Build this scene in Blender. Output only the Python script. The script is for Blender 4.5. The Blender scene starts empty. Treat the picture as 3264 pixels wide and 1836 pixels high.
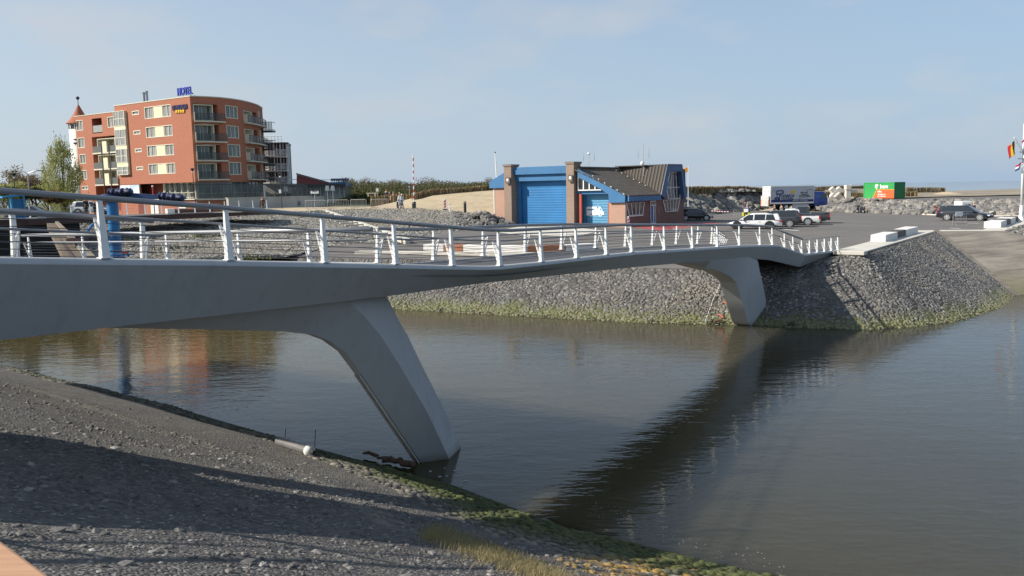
import bpy, bmesh, math, random
from mathutils import Vector, Matrix, geometry
from math import sin, cos, pi, radians
import numpy as np
random.seed(7); NR = np.random.RandomState(7)
SC = bpy.context.scene; COL = SC.collection

# ---------------------------------------------------------------- camera
FPX, PITCH, ROLL, CAMZ = 2600.0, radians(6.9), radians(1.05), 4.0
cp, sp, cr, sr = cos(PITCH), sin(PITCH), cos(ROLL), sin(ROLL)
cam = bpy.data.cameras.new('camera'); cam.sensor_width = 36.0
cam.lens = 36.0 * FPX / 3264.0; cam.clip_start = 0.05; cam.clip_end = 20000
camo = bpy.data.objects.new('camera', cam); COL.objects.link(camo)
Fv = Vector((0, cp, -sp)); R0 = Vector((1, 0, 0)); U0 = Vector((0, sp, cp))
Rv = cr * R0 - sr * U0; Uv = sr * R0 + cr * U0
M = Matrix.Identity(4)
for i in range(3):
    M[i][0], M[i][1], M[i][2] = Rv[i], Uv[i], -Fv[i]
M[2][3] = CAMZ
camo.matrix_world = M
SC.camera = camo

# ---------------------------------------------------------------- sky, sun, exposure
SUN_EL, SUN_AZ = radians(34.5), radians(-9)       # azimuth measured from -X towards +Y
sdir = Vector((-cos(SUN_AZ) * cos(SUN_EL), sin(SUN_AZ) * cos(SUN_EL), sin(SUN_EL)))
W = bpy.data.worlds.new('World'); SC.world = W; W.use_nodes = True
nt = W.node_tree; N = nt.nodes; LK = nt.links
bg = N['Background']; bg.inputs['Strength'].default_value = 0.112
sky = N.new('ShaderNodeTexSky'); sky.sky_type = 'NISHITA'; sky.sun_disc = False
sky.sun_elevation = SUN_EL; sky.sun_rotation = math.atan2(sdir.x, sdir.y)
sky.altitude = 0; sky.air_density = 1.0; sky.dust_density = 0.3; sky.ozone_density = 1.0
tc = N.new('ShaderNodeTexCoord')
def wn(t, ins=None, **kw):
    x = N.new(t)
    for k, v in kw.items(): setattr(x, k, v)
    for k, v in (ins or {}).items():
        if hasattr(v, 'is_output'): LK.new(v, x.inputs[k])
        else: x.inputs[k].default_value = v
    return x
el = wn('ShaderNodeSeparateXYZ', {0: tc.outputs['Generated']})
# sea haze: pale blue-grey air low over the horizon
hz = wn('ShaderNodeMapRange', {'Value': el.outputs[2], 'From Min': 0.0, 'From Max': 0.42, 'To Min': 0.96, 'To Max': 0.30}).outputs[0]
side = wn('ShaderNodeMapRange', {'Value': el.outputs[0], 'From Min': -0.55, 'From Max': 0.55}).outputs[0]
hcol = wn('ShaderNodeMixRGB', {0: side, 1: (3.6, 4.2, 4.85, 1), 2: (2.45, 3.35, 4.5, 1)}).outputs[0]
c1 = wn('ShaderNodeMixRGB', {0: hz, 1: sky.outputs[0], 2: hcol}).outputs[0]
mp = wn('ShaderNodeMapping', {'Vector': tc.outputs['Generated'], 'Scale': (2.4, 2.4, 6.0), 'Location': (.35, 0, .2)})
nz = wn('ShaderNodeTexNoise', {'Vector': mp.outputs[0], 'Scale': 1.7, 'Detail': 6, 'Roughness': .52}).outputs[0]
rp = N.new('ShaderNodeValToRGB'); rp.color_ramp.elements[0].position = 0.5; rp.color_ramp.elements[1].position = 0.8; LK.new(nz, rp.inputs[0])
mul = wn('ShaderNodeMath', {0: rp.outputs[0], 1: 0.8}, operation='MULTIPLY').outputs[0]
c2 = wn('ShaderNodeMixRGB', {0: mul, 1: c1, 2: (4.3, 4.3, 4.4, 1)}).outputs[0]
LK.new(c2, bg.inputs[0])
sl = bpy.data.lights.new('sun', 'SUN'); sl.energy = 5.0; sl.angle = radians(0.5); sl.color = (1.0, 0.93, 0.82)
so = bpy.data.objects.new('sun', sl); COL.objects.link(so)
so.rotation_euler = sdir.to_track_quat('Z', 'Y').to_euler(); so.location = sdir * 300
SC.view_settings.view_transform = 'Standard'; SC.view_settings.look = 'None'
SC.view_settings.exposure = 0.38; SC.view_settings.gamma = 1.0

# ---------------------------------------------------------------- measuring: photo ray -> point on a real plane
def ray(px, py):
    u, v = px - 1632.0, py - 918.0
    u0 = u * cr - v * sr; v0 = u * sr + v * cr
    return Vector((u0, cp * FPX - v0 * sp, -sp * FPX - v0 * cp))
def G(px, py, z=0.0):
    r = ray(px, py); t = (z - CAMZ) / r.z
    return Vector((r.x * t, r.y * t, z))
def D(px, py, Y):
    r = ray(px, py); t = Y / r.y
    return Vector((r.x * t, Y, CAMZ + r.z * t))
def L(px, py, o, d):
    """hit the vertical plane through o along plan direction d -> (distance along d, z)"""
    r = ray(px, py)
    det = -r.x * d[1] + d[0] * r.y
    k = (-o[0] * d[1] + d[0] * o[1]) / det
    return ((r.x * k - o[0]) * d[0] + (r.y * k - o[1]) * d[1], CAMZ + r.z * k)

# ---------------------------------------------------------------- materials
MATS = {}
def mat(name, col, rough=0.7, metal=0.0, var=0.12, scale=3.0, bump=0.0, bscale=30.0, spec=0.5, coat=0.0, alpha=None):
    if name in MATS: return MATS[name]
    m = bpy.data.materials.new(name); m.use_nodes = True; MATS[name] = m
    n, l = m.node_tree.nodes, m.node_tree.links
    b = n['Principled BSDF']
    b.inputs['Roughness'].default_value = rough; b.inputs['Metallic'].default_value = metal
    b.inputs['Specular IOR Level'].default_value = spec; b.inputs['Coat Weight'].default_value = coat
    t = n.new('ShaderNodeTexCoord')
    z = n.new('ShaderNodeTexNoise'); z.inputs['Scale'].default_value = scale; z.inputs['Detail'].default_value = 6
    l.new(t.outputs['Object'], z.inputs[0])
    r = n.new('ShaderNodeValToRGB'); e = r.color_ramp.elements
    e[0].position, e[1].position = 0.3, 0.7
    e[0].color = tuple(c * (1 - var) for c in col) + (1,); e[1].color = tuple(min(1, c * (1 + var)) for c in col) + (1,)
    l.new(z.outputs[0], r.inputs[0]); l.new(r.outputs[0], b.inputs['Base Color'])
    if bump:
        z2 = n.new('ShaderNodeTexNoise'); z2.inputs['Scale'].default_value = bscale; z2.inputs['Detail'].default_value = 4
        l.new(t.outputs['Object'], z2.inputs[0])
        bp = n.new('ShaderNodeBump'); bp.inputs['Strength'].default_value = bump; bp.inputs['Distance'].default_value = 0.02
        l.new(z2.outputs[0], bp.inputs['Height']); l.new(bp.outputs[0], b.inputs['Normal'])
    if alpha is not None: b.inputs['Alpha'].default_value = alpha
    return m
class NB:
    """small node-graph builder"""
    def __init__(s, name):
        s.m = bpy.data.materials.new(name); s.m.use_nodes = True; MATS[name] = s.m
        s.n, s.l = s.m.node_tree.nodes, s.m.node_tree.links; s.b = s.n['Principled BSDF']
    def node(s, t, ins=None, **kw):
        x = s.n.new(t)
        for k, v in kw.items(): setattr(x, k, v)
        for k, v in (ins or {}).items():
            if hasattr(v, 'is_output'): s.l.new(v, x.inputs[k])
            else: x.inputs[k].default_value = v
        return x
    def coord(s, which='Object', scale=(1, 1, 1), rot=(0, 0, 0)):
        t = s.node('ShaderNodeTexCoord')
        return s.node('ShaderNodeMapping', {'Vector': t.outputs[which], 'Scale': scale, 'Rotation': rot}).outputs[0]
    def noise(s, v, scale, detail=5, rough=0.55):
        return s.node('ShaderNodeTexNoise', {'Vector': v, 'Scale': scale, 'Detail': detail, 'Roughness': rough}).outputs[0]
    def ramp(s, f, stops):
        x = s.node('ShaderNodeValToRGB', {'Fac': f}); e = x.color_ramp.elements
        while len(e) < len(stops): e.new(0.5)
        for el, (p, c) in zip(e, stops):
            el.position = p; el.color = (c + (1,)) if isinstance(c, tuple) else (c, c, c, 1)
        return x.outputs[0]
    def mix(s, f, a, b, mode='MIX'):
        def cv(c): return c + (1,) if isinstance(c, tuple) and len(c) == 3 else c
        return s.node('ShaderNodeMixRGB', {0: f, 1: cv(a), 2: cv(b)}, blend_type=mode).outputs[0]
    def math(s, op, a, b=0.0):
        return s.node('ShaderNodeMath', {0: a, 1: b}, operation=op).outputs[0]
    def out(s, col=None, rough=None, bump=None, bstr=0.5, bdist=0.05, **kw):
        if col is not None:
            if isinstance(col, tuple): s.b.inputs['Base Color'].default_value = col + (1,)
            else: s.l.new(col, s.b.inputs['Base Color'])
        if rough is not None:
            if hasattr(rough, 'is_output'): s.l.new(rough, s.b.inputs['Roughness'])
            else: s.b.inputs['Roughness'].default_value = rough
        if bump is not None:
            bp = s.node('ShaderNodeBump', {'Strength': bstr, 'Distance': bdist, 'Height': bump})
            s.l.new(bp.outputs[0], s.b.inputs['Normal'])
        for k, v in kw.items(): s.b.inputs[k.replace('_', ' ')].default_value = v
        return s.m

# ---------------------------------------------------------------- mesh collector
def V3(a, b, c=None): return Vector((a, b, c)) if c is not None else Vector(a)
def chain_inv(o):
    m = o.matrix_basis.copy(); p = o.parent
    while p is not None: m = p.matrix_basis @ m; p = p.parent
    return m.inverted()
class MB:
    def __init__(s): s.v = []; s.f = []; s.mi = []; s.cur = 0
    def add(s, vs, fs):
        o = len(s.v); s.v += [tuple(p) for p in vs]
        for f in fs: s.f.append(tuple(i + o for i in f)); s.mi.append(s.cur)
        return s
    def quad(s, a, b, c, d): return s.add([a, b, c, d], [(0, 1, 2, 3)])
    def hexa(s, p):   # 8 points: bottom ring 0-3, top ring 4-7
        return s.add(p, [(3, 2, 1, 0), (4, 5, 6, 7), (0, 1, 5, 4), (1, 2, 6, 5), (2, 3, 7, 6), (3, 0, 4, 7)])
    def box(s, c, size, rz=0.0, taper=1.0):
        x, y, z = size[0] / 2, size[1] / 2, size[2] / 2
        ca, sa = cos(rz), sin(rz); p = []
        for dz, k in ((-z, 1.0), (z, taper)):
            for dx, dy in ((-x, -y), (x, -y), (x, y), (-x, y)):
                dx *= k; dy *= k
                p.append((c[0] + dx * ca - dy * sa, c[1] + dx * sa + dy * ca, c[2] + dz))
        return s.hexa(p)
    def prism(s, pts, z0, z1):
        n = len(pts)
        return s.add([(p[0], p[1], z0) for p in pts] + [(p[0], p[1], z1) for p in pts],
                     [tuple(range(n))[::-1], tuple(range(n, 2 * n))] + [(i, (i + 1) % n, n + (i + 1) % n, n + i) for i in range(n)])
    def solid(s, pts, ext):   # planar polygon (3D) extruded along a vector
        n = len(pts); e = Vector(ext)
        return s.add([tuple(p) for p in pts] + [tuple(Vector(p) + e) for p in pts],
                     [tuple(range(n)), tuple(range(n, 2 * n))[::-1]] + [(i, n + i, n + (i + 1) % n, (i + 1) % n) for i in range(n)])
    def tube(s, pts, r, n=8, cap=True):
        pts = [Vector(p) for p in pts]; rs = r if isinstance(r, (list, tuple)) else [r] * len(pts)
        vs, fs = [], []; ref = None
        for i, p in enumerate(pts):
            d = (pts[min(i + 1, len(pts) - 1)] - pts[max(i - 1, 0)]).normalized()
            if ref is None: ref = Vector((0, 0, 1)) if abs(d.z) < 0.9 else Vector((1, 0, 0))
            a = d.cross(ref).normalized(); b = a.cross(d); ref = b
            for k in range(n):
                t = 2 * pi * k / n
                vs.append(p + (a * cos(t) + b * sin(t)) * rs[i])
        for i in range(len(pts) - 1):
            for k in range(n):
                fs.append((i * n + k, i * n + (k + 1) % n, (i + 1) * n + (k + 1) % n, (i + 1) * n + k))
        if cap: fs += [tuple(range(n))[::-1], tuple(range((len(pts) - 1) * n, len(pts) * n))]
        return s.add(vs, fs)
    def lathe(s, prof, n=16, c=(0, 0, 0)):
        vs = [(c[0] + r * cos(2 * pi * k / n), c[1] + r * sin(2 * pi * k / n), c[2] + z) for r, z in prof for k in range(n)]
        fs = [(i * n + k, i * n + (k + 1) % n, (i + 1) * n + (k + 1) % n, (i + 1) * n + k) for i in range(len(prof) - 1) for k in range(n)]
        fs += [tuple(range(n))[::-1], tuple(range((len(prof) - 1) * n, len(prof) * n))]
        return s.add(vs, fs)
    def ell(s, c, r, nu=10, nv=7):
        prof = [(max(sin(pi * i / nv), 0.01), -cos(pi * i / nv)) for i in range(nv + 1)]
        vs = [(c[0] + r[0] * a * cos(2 * pi * k / nu), c[1] + r[1] * a * sin(2 * pi * k / nu), c[2] + r[2] * z) for a, z in prof for k in range(nu)]
        fs = [(i * nu + k, i * nu + (k + 1) % nu, (i + 1) * nu + (k + 1) % nu, (i + 1) * nu + k) for i in range(nv) for k in range(nu)]
        return s.add(vs, fs)
    def loft(s, loops, close=True, caps=True):
        n = len(loops[0]); vs = [p for lp in loops for p in lp]; fs = []
        for i in range(len(loops) - 1):
            for k in range(n if close else n - 1):
                fs.append((i * n + k, i * n + (k + 1) % n, (i + 1) * n + (k + 1) % n, (i + 1) * n + k))
        if caps and close: fs += [tuple(range(n))[::-1], tuple(range((len(loops) - 1) * n, len(loops) * n))]
        return s.add(vs, fs)
    def build(s, name, mats, parent=None, smooth=False, world=True, fix=True, uv=None):
        me = bpy.data.meshes.new(name)
        v = s.v
        if parent is not None and world:
            inv = chain_inv(parent); v = [tuple(inv @ Vector(p)) for p in v]
        me.from_pydata(v, [], s.f)
        for m in (mats if isinstance(mats, (list, tuple)) else [mats]): me.materials.append(m)
        me.polygons.foreach_set('material_index', s.mi)
        if uv is not None:
            ul = me.uv_layers.new(name='UVMap')
            ul.data.foreach_set('uv', np.array([uv[lp.vertex_index] for lp in me.loops], dtype=float).ravel())
        if fix:
            bm = bmesh.new(); bm.from_mesh(me); bmesh.ops.recalc_face_normals(bm, faces=bm.faces); bm.to_mesh(me); bm.free()
        if smooth: me.polygons.foreach_set('use_smooth', [True] * len(me.polygons))
        me.update()
        o = bpy.data.objects.new(name, me); COL.objects.link(o)
        if parent is not None: o.parent = parent
        return o
def bevel(o, w=0.02, seg=2):
    m = o.modifiers.new('bevel', 'BEVEL'); m.width = w; m.segments = seg; m.limit_method = 'ANGLE'; m.angle_limit = radians(40); return o
def tag(o, label, cat, group=None):
    o['label'] = label; o['category'] = cat
    if group: o['group'] = group
    return o
def thing(name, label, cat, loc=(0, 0, 0), rz=0.0, group=None):
    o = bpy.data.objects.new(name, None); COL.objects.link(o); o.empty_display_size = 0.3
    o.location = loc; o.rotation_euler = (0, 0, rz)
    o.matrix_basis = Matrix.Translation(loc) @ Matrix.Rotation(rz, 4, 'Z')
    return tag(o, label, cat, group)
def struct(o, kind='structure'): o['kind'] = kind; return o
def dup(o, loc=None, rz=None, label=None, parent=None, scale=None):
    c = o.copy(); COL.objects.link(c)
    if parent is not None: c.parent = parent
    if loc is not None: c.matrix_basis = Matrix.Translation(loc) @ Matrix.Rotation(rz or 0.0, 4, 'Z') @ Matrix.Scale(scale or 1.0, 4)
    if label: c['label'] = label
    for ch in list(o.children): dup(ch, parent=c)
    return c
def text_mesh(body, size, depth=0.02, align='CENTER', shear=0.0, bold=0.0):
    cu = bpy.data.curves.new('lettering', 'FONT'); cu.body = body; cu.size = size; cu.extrude = depth / 2
    cu.align_x = align; cu.align_y = 'CENTER'; cu.shear = shear; cu.offset = bold; cu.resolution_u = 3
    o = bpy.data.objects.new('lettering', cu); COL.objects.link(o)
    dg = bpy.context.evaluated_depsgraph_get(); me = bpy.data.meshes.new_from_object(o.evaluated_get(dg))
    bpy.data.objects.remove(o)
    return me
def text_on(name, body, size, pos, xdir, m, parent, depth=0.03, align='CENTER', shear=0.0, bold=0.0, slope=0.0, wide=1.0):
    """upright lettering standing on a vertical plane; xdir = plan reading direction"""
    me = text_mesh(body, size, depth, align, shear, bold); me.name = name
    x = Vector((xdir[0], xdir[1], slope)).normalized(); z = Vector((0, 0, 1)); nrm = x.cross(z).normalized(); up = nrm.cross(x) * -1
    if up.z < 0: up = -up
    inv = chain_inv(parent) if parent is not None else Matrix.Identity(4)
    for v in me.vertices:
        v.co = inv @ (Vector(pos) + x * v.co.x * wide + up * v.co.y + nrm * v.co.z)
    me.materials.clear(); me.materials.append(m)
    o = bpy.data.objects.new(name, me); COL.objects.link(o)
    if parent is not None: o.parent = parent
    return o
def sheet(name, poly, zf, m, step=3.0, extra=None, uvw=False):
    """ground sheet: a plan polygon triangulated with interior points, height from zf"""
    xs = [p[0] for p in poly]; ys = [p[1] for p in poly]
    pts = [Vector((p[0], p[1])) for p in poly]; n = len(pts)
    # densify boundary
    bp = []
    for i in range(n):
        a, b = pts[i], pts[(i + 1) % n]; k = max(1, int((b - a).length / step))
        bp += [a + (b - a) * (j / k) for j in range(k)]
    n = len(bp); inn = []
    def inside(p):
        c = False; j = n - 1
        for i in range(n):
            if (bp[i].y > p.y) != (bp[j].y > p.y) and p.x < (bp[j].x - bp[i].x) * (p.y - bp[i].y) / (bp[j].y - bp[i].y) + bp[i].x: c = not c
            j = i
        return c
    x = min(xs) + step / 2
    while x < max(xs):
        y = min(ys) + step / 2
        while y < max(ys):
            p = Vector((x + random.uniform(-.2, .2) * step, y + random.uniform(-.2, .2) * step))
            if inside(p): inn.append(p)
            y += step
        x += step
    v, e, f, *_ = geometry.delaunay_2d_cdt(bp + inn, [(i, (i + 1) % n) for i in range(n)], [list(range(n))], 1, 1e-5)
    mb = MB(); mb.add([(p.x, p.y, zf(p.x, p.y)) for p in v], [tuple(t) for t in f])
    o = mb.build(name, m, smooth=True)
    if o.data.polygons and sum(p.normal.z for p in o.data.polygons) < 0: o.data.flip_normals()
    return o
def sstep(a, b, x):
    t = min(1.0, max(0.0, (x - a) / (b - a))); return t * t * (3 - 2 * t)
def hnoise(x, y):   # cheap smooth noise, about -1..1
    return (sin(x * 1.3 + 0.7 * sin(y * 0.9)) + sin(y * 1.7 + 1.3 * sin(x * 0.6)) + sin((x + y) * 0.77 + 2.1)) / 3
def stone(r, seed, flat=0.75):
    """one irregular boulder: faces and verts of a deformed icosahedron"""
    rs = np.random.RandomState(seed); v = ICO[0] * (1 + rs.uniform(-.28, .28, (len(ICO[0]), 1)))
    v = v * np.array([rs.uniform(.8, 1.25), rs.uniform(.8, 1.25), flat]) * r
    a = rs.uniform(0, 2 * pi); ca, sa = cos(a), sin(a)
    return v @ np.array([[ca, sa, 0], [-sa, ca, 0], [0, 0, 1]])
def _ico(sub):
    bm = bmesh.new(); bmesh.ops.create_icosphere(bm, subdivisions=sub, radius=1.0)
    bm.verts.ensure_lookup_table()
    r = (np.array([v.co[:] for v in bm.verts]), np.array([[x.index for x in f.verts] for f in bm.faces])); bm.free(); return r
ICO = _ico(1)
def scatter(name, P, radii, m, flat=0.75, normals=None, smooth=False, variants=14):
    """many stones merged into one uncountable mass"""
    var = [stone(1.0, 100 + k, flat) for k in range(variants)]
    nv = len(ICO[0]); V = np.zeros((len(P) * nv, 3)); F = np.zeros((len(P) * len(ICO[1]), 3), int)
    for i, (p, r) in enumerate(zip(P, radii)):
        s = var[i % variants] * r
        if normals is not None:
            nn = Vector(normals[i]); q = nn.to_track_quat('Z', 'Y').to_matrix(); s = s @ np.array(q).T
        V[i * nv:(i + 1) * nv] = s + np.array(p); F[i * len(ICO[1]):(i + 1) * len(ICO[1])] = ICO[1] + i * nv
    me = bpy.data.meshes.new(name); me.from_pydata(V.tolist(), [], F.tolist()); me.materials.append(m)
    if smooth: me.polygons.foreach_set('use_smooth', [True] * len(me.polygons))
    o = bpy.data.objects.new(name, me); COL.objects.link(o); return o
# ================================================================= SETTING
WZ = -3.5
# ---- water
w = NB('canal_water'); co = w.coord('Object', (1.0, 1.0, 1.0))
cw = w.coord('Object', (0.5, 1.25, 1), (0, 0, radians(14)))
n1 = w.noise(cw, 4.6, 2, .5); n2 = w.noise(cw, 1.1, 2, .5); n3 = w.noise(co, 0.05, 3)
hgt = w.math('ADD', w.math('MULTIPLY', n1, 0.22), w.math('MULTIPLY', n2, 0.42))
hgt = w.math('MULTIPLY', hgt, w.ramp(w.noise(w.coord('Object', (.05, .16, 1), (0, 0, .3)), 1.0, 4), [(.3, .65), (.7, 1.25)]))
mud = w.mix(w.node('ShaderNodeMapRange', {'Value': w.math('ADD', w.node('ShaderNodeSeparateXYZ', {0: co}).outputs[0], w.math('MULTIPLY', n3, 8.0)), 'From Min': -8, 'From Max': 22}).outputs[0], w.ramp(n3, [(.35, (.082, .064, .024)), (.65, (.066, .057, .028))]), w.ramp(n3, [(.35, (.050, .047, .034)), (.65, (.044, .044, .036))]))
w.out(mud, 0.05, hgt, 0.42, 0.08, IOR=1.33, Specular_IOR_Level=0.5, Subsurface_Weight=1.0, Subsurface_Scale=2.2)
w.b.inputs['Subsurface Radius'].default_value = (1, 1, .8); w.b.subsurface_method = 'BURLEY'
wm = MB()
S = 9000
xs = [-S, -400, -60, 60, 400, S]; ys = [-200, 0, 30, 60, 200, S]
wm.add([(x, y, WZ) for y in ys for x in xs], [(j * 6 + i, j * 6 + i + 1, (j + 1) * 6 + i + 1, (j + 1) * 6 + i) for j in range(5) for i in range(5)])
struct(wm.build('water', w.m))

# ---- ground materials
a = NB('asphalt'); c1 = a.coord('Object'); cs = a.coord('Object', (.35, 1.6, 1), (0, 0, .5))
col = a.ramp(a.noise(c1, .16, 6, .6), [(.3, (.105, .096, .087)), (.7, (.150, .138, .126))])
col = a.mix(a.ramp(a.noise(cs, .9, 5, .6), [(.5, 0.0), (.75, .55)]), col, (.21, .185, .155))
col = a.mix(a.ramp(a.noise(c1, 22, 3), [(.3, 0.0), (.8, .22)]), col, (.23, .22, .21))
a.out(col, .9, a.noise(c1, 45, 3), .25, .02)
c = NB('pale_concrete'); c1 = c.coord('Object')
col = c.ramp(c.noise(c1, .5, 6, .65), [(.3, (.50, .47, .40)), (.7, (.63, .60, .53))])
col = c.mix(c.ramp(c.noise(c1, 9, 4), [(.45, 0.0), (.8, .25)]), col, (.36, .33, .28))
c.out(col, .85, c.noise(c1, 30, 3), .15, .02)
s = NB('sand'); c1 = s.coord('Object')
col = s.ramp(s.noise(c1, .25, 7, .65), [(.3, (.40, .31, .20)), (.7, (.55, .45, .30))])
col = s.mix(s.ramp(s.noise(c1, 1.6, 5, .7), [(.55, 0.0), (.8, .5)]), col, (.24, .19, .12))
s.out(col, .95, s.noise(c1, 2.2, 6), .5, .15)
g = NB('dune_grass_ground'); c1 = g.coord('Object')
col = g.ramp(g.noise(c1, .22, 7, .7), [(.3, (.055, .075, .022)), (.5, (.10, .10, .045)), (.72, (.17, .14, .075))])
g.out(col, .95, g.noise(c1, 1.5, 6), .6, .3)
def stone_mat(name, dark, light, cell, moss=True, warm=None):
    q = NB(name); c1 = q.coord('Object')
    vo = q.node('ShaderNodeTexVoronoi', {'Vector': c1, 'Scale': cell}); vd = q.node('ShaderNodeTexVoronoi', {'Vector': c1, 'Scale': cell}, feature='DISTANCE_TO_EDGE')
    bw = q.node('ShaderNodeRGBToBW', {0: vo.outputs['Color']}).outputs[0]
    col = q.ramp(bw, [(.15, dark), (.6, tuple((a + b) / 2 for a, b in zip(dark, light))), (.9, light)])
    col = q.mix(q.ramp(q.noise(c1, .35, 5, .6), [(.45, 0.0), (.75, .55)]), col, warm or (.20, .175, .14))
    col = q.mix(q.ramp(vd.outputs['Distance'], [(.0, .75), (.06, 0.0)]), col, (.035, .032, .028))
    if moss:
        sx = q.node('ShaderNodeSeparateXYZ', {0: q.node('ShaderNodeTexCoord').outputs['Object']}).outputs[2]
        f = q.math('ADD', sx, q.math('MULTIPLY', q.noise(c1, .8, 4), .9))
        col = q.mix(q.ramp(f, [(0, 0), (1, 1)]) if False else q.node('ShaderNodeMapRange', {'Value': f, 'From Min': -2.15, 'From Max': -2.75, 'To Min': 0, 'To Max': .8}).outputs[0], col, (.13, .145, .04))
        col = q.mix(q.node('ShaderNodeMapRange', {'Value': f, 'From Min': -2.9, 'From Max': -3.05, 'To Min': 0, 'To Max': .85}).outputs[0], col, (.022, .02, .012))
    q.out(col, .9, q.math('ADD', q.ramp(vd.outputs['Distance'], [(0, 0.0), (.25, 1.0)]), q.math('MULTIPLY', q.noise(c1, 20, 3), .3)), .8, .12)
    return q.m
M_REV = stone_mat('revetment_stone', (.07, .066, .062), (.20, .185, .165), 2.6)
M_SLOPE = stone_mat('slope_stone', (.15, .143, .128), (.30, .28, .24), 4.0, False, (.30, .265, .205))
M_ROCK = NB('riprap_rock'); c1 = M_ROCK.coord('Object')
gi = M_ROCK.node('ShaderNodeNewGeometry').outputs['Random Per Island']
M_ROCK = M_ROCK.out(M_ROCK.mix(M_ROCK.ramp(M_ROCK.noise(c1, 1.5, 4), [(.35, 0.0), (.7, .5)]), M_ROCK.ramp(gi, [(0, (.10, .10, .105)), (.45, (.17, .165, .16)), (.8, (.26, .245, .22)), (1, (.38, .35, .30))]), (.20, .18, .145)), .9, M_ROCK.noise(c1, 6, 4), .5, .08)
M_COB = NB('revetment_cobble'); q = M_COB; c1 = q.coord('Object'); gi = q.node('ShaderNodeNewGeometry').outputs['Random Per Island']
col = q.ramp(gi, [(0, (.098, .096, .095)), (.5, (.136, .132, .128)), (.85, (.18, .174, .162)), (1, (.31, .30, .27))])
col = q.mix(q.ramp(q.noise(c1, .22, 4, .6), [(.5, 0.0), (.7, .5)]), col, (.27, .235, .175))
sx = q.node('ShaderNodeSeparateXYZ', {0: q.node('ShaderNodeTexCoord').outputs['Object']}).outputs[2]
f = q.math('ADD', sx, q.math('MULTIPLY', q.noise(c1, .5, 5), 1.0))
col = q.mix(q.node('ShaderNodeMapRange', {'Value': f, 'From Min': -2.45, 'From Max': -2.85, 'To Min': 0, 'To Max': .7}).outputs[0], col, (.20, .195, .085))
col = q.mix(q.node('ShaderNodeMapRange', {'Value': f, 'From Min': -2.95, 'From Max': -3.2, 'To Min': 0, 'To Max': .8}).outputs[0], col, (.05, .06, .012))
M_COB = q.out(col, .9, q.noise(c1, 14, 3), .4, .04)

# ---- far side: quay level, sloping a little to the canal on the left
def lotz(x, y):
    return -0.72 * sstep(78, 58, y) * sstep(13, 3, x) if y < 78 else 0.0
def GL(px, py):
    z = 0.0
    for _ in range(6): p = G(px, py, z); z = lotz(p.x, p.y)
    return Vector((p.x, p.y, lotz(p.x, p.y)))
SB = [GL(912, 817), GL(1059, 790), GL(1300, 770), GL(1472, 735), GL(1560, 730)]           # foot of the stone slope
KERB = [Vector((20.6, 47.2)), Vector((34.3, 65.6)), Vector((39.1, 64.5)), Vector((46.6, 74.0)), Vector((64, 92))]
WL = [(-60, 88), (-45, 74), (-25, 58.5), (-7.9, 51.9), (1.2, 47.6), (8, 44.35), (11.4, 43.75), (16.3, 41.6), (18.9, 41.3), (23, 42.5), (27.3, 46.1), (30.1, 49.1), (33.3, 53.5)]
TOP = [(-52, 92, -.7), (-38, 79, -.7), (-19, 63, -.75), (-5.0, 57.0, -.9), (3.6, 52.6, -.95), (10.0, 49.0, -.95), (13.2, 48.0, -.9), (17.6, 47.6, -.5), (20.6, 47.2, 0), (21.8, 48.8, 0), (25.6, 54.0, 0), (30.5, 60.4, 0), (34.3, 65.6, 0)]
lot_poly = [(p[0], p[1]) for p in TOP[2:8]] + [(20.6, 47.2), (34.3, 65.6), (39.1, 64.5), (46.6, 74.0), (64, 92), (75, 104), (58, 108), (46, 118), (39.5, 127), (23, 110), (-2, 96)] + [(p.x, p.y) for p in reversed(SB[:5])]
def lz(x, y):
    z = lotz(x, y)
    # roll off to the crest of the canal bank
    best = None
    for (ax, ay, az), (bx, by, bz) in zip(TOP[:-1], TOP[1:]):
        d = Vector((bx - ax, by - ay)); t = max(0, min(1, ((x - ax) * d.x + (y - ay) * d.y) / d.length_squared))
        q = Vector((ax + d.x * t - x, ay + d.y * t - y)).length; zz = az + (bz - az) * t
        if best is None or q < best[0]: best = (q, zz)
    k = 1 - sstep(0, 3.5, best[0])
    return z * (1 - k) + best[1] * k
struct(sheet('parking_lot', lot_poly, lz, MATS['asphalt'], 2.0))
# canal revetment: slope surface + individual stones lying in it
def strip(name, A, B, m, nu=6, nv=6, under=0.9, jit=0.0):
    mb = MB(); rows = []
    for i in range(len(A) - 1):
        for u in range(nu + (1 if i == len(A) - 2 else 0)):
            t = u / nu
            a = Vector(A[i]).lerp(Vector(A[i + 1]), t); b = Vector(B[i]).lerp(Vector(B[i + 1]), t)
            d = (b - a); rows.append([a - d * under / max(d.length, .1) * .8] + [a + d * (k / nv) + Vector((0, 0, jit * hnoise(a.x * 3 + k, a.y * 3))) * (0 < k < nv) for k in range(nv + 1)])
    mb.loft(rows, close=False, caps=False)
    return mb.build(name, m, smooth=True), rows
def chaikin(P_, n=2):
    P_ = [Vector(p) for p in P_]
    for _ in range(n):
        q = [P_[0]]
        for a, b in zip(P_[:-1], P_[1:]): q += [a.lerp(b, .25), a.lerp(b, .75)]
        P_ = q + [P_[-1]]
    return P_
bank_a = chaikin([(p[0], p[1], WZ) for p in WL]); bank_b = chaikin(TOP)
def seg_n(i):
    i = max(0, min(len(bank_a) - 2, i)); v = (bank_a[i + 1] - bank_a[i]).cross(bank_b[i] - bank_a[i]); v = v if v.z > 0 else -v; return v.normalized()
o, far_rows = strip('far_bank', bank_a, bank_b, M_REV, 2, 8, 1.6, .05); struct(o)
P, Rr, Nn = [], [], []
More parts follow.
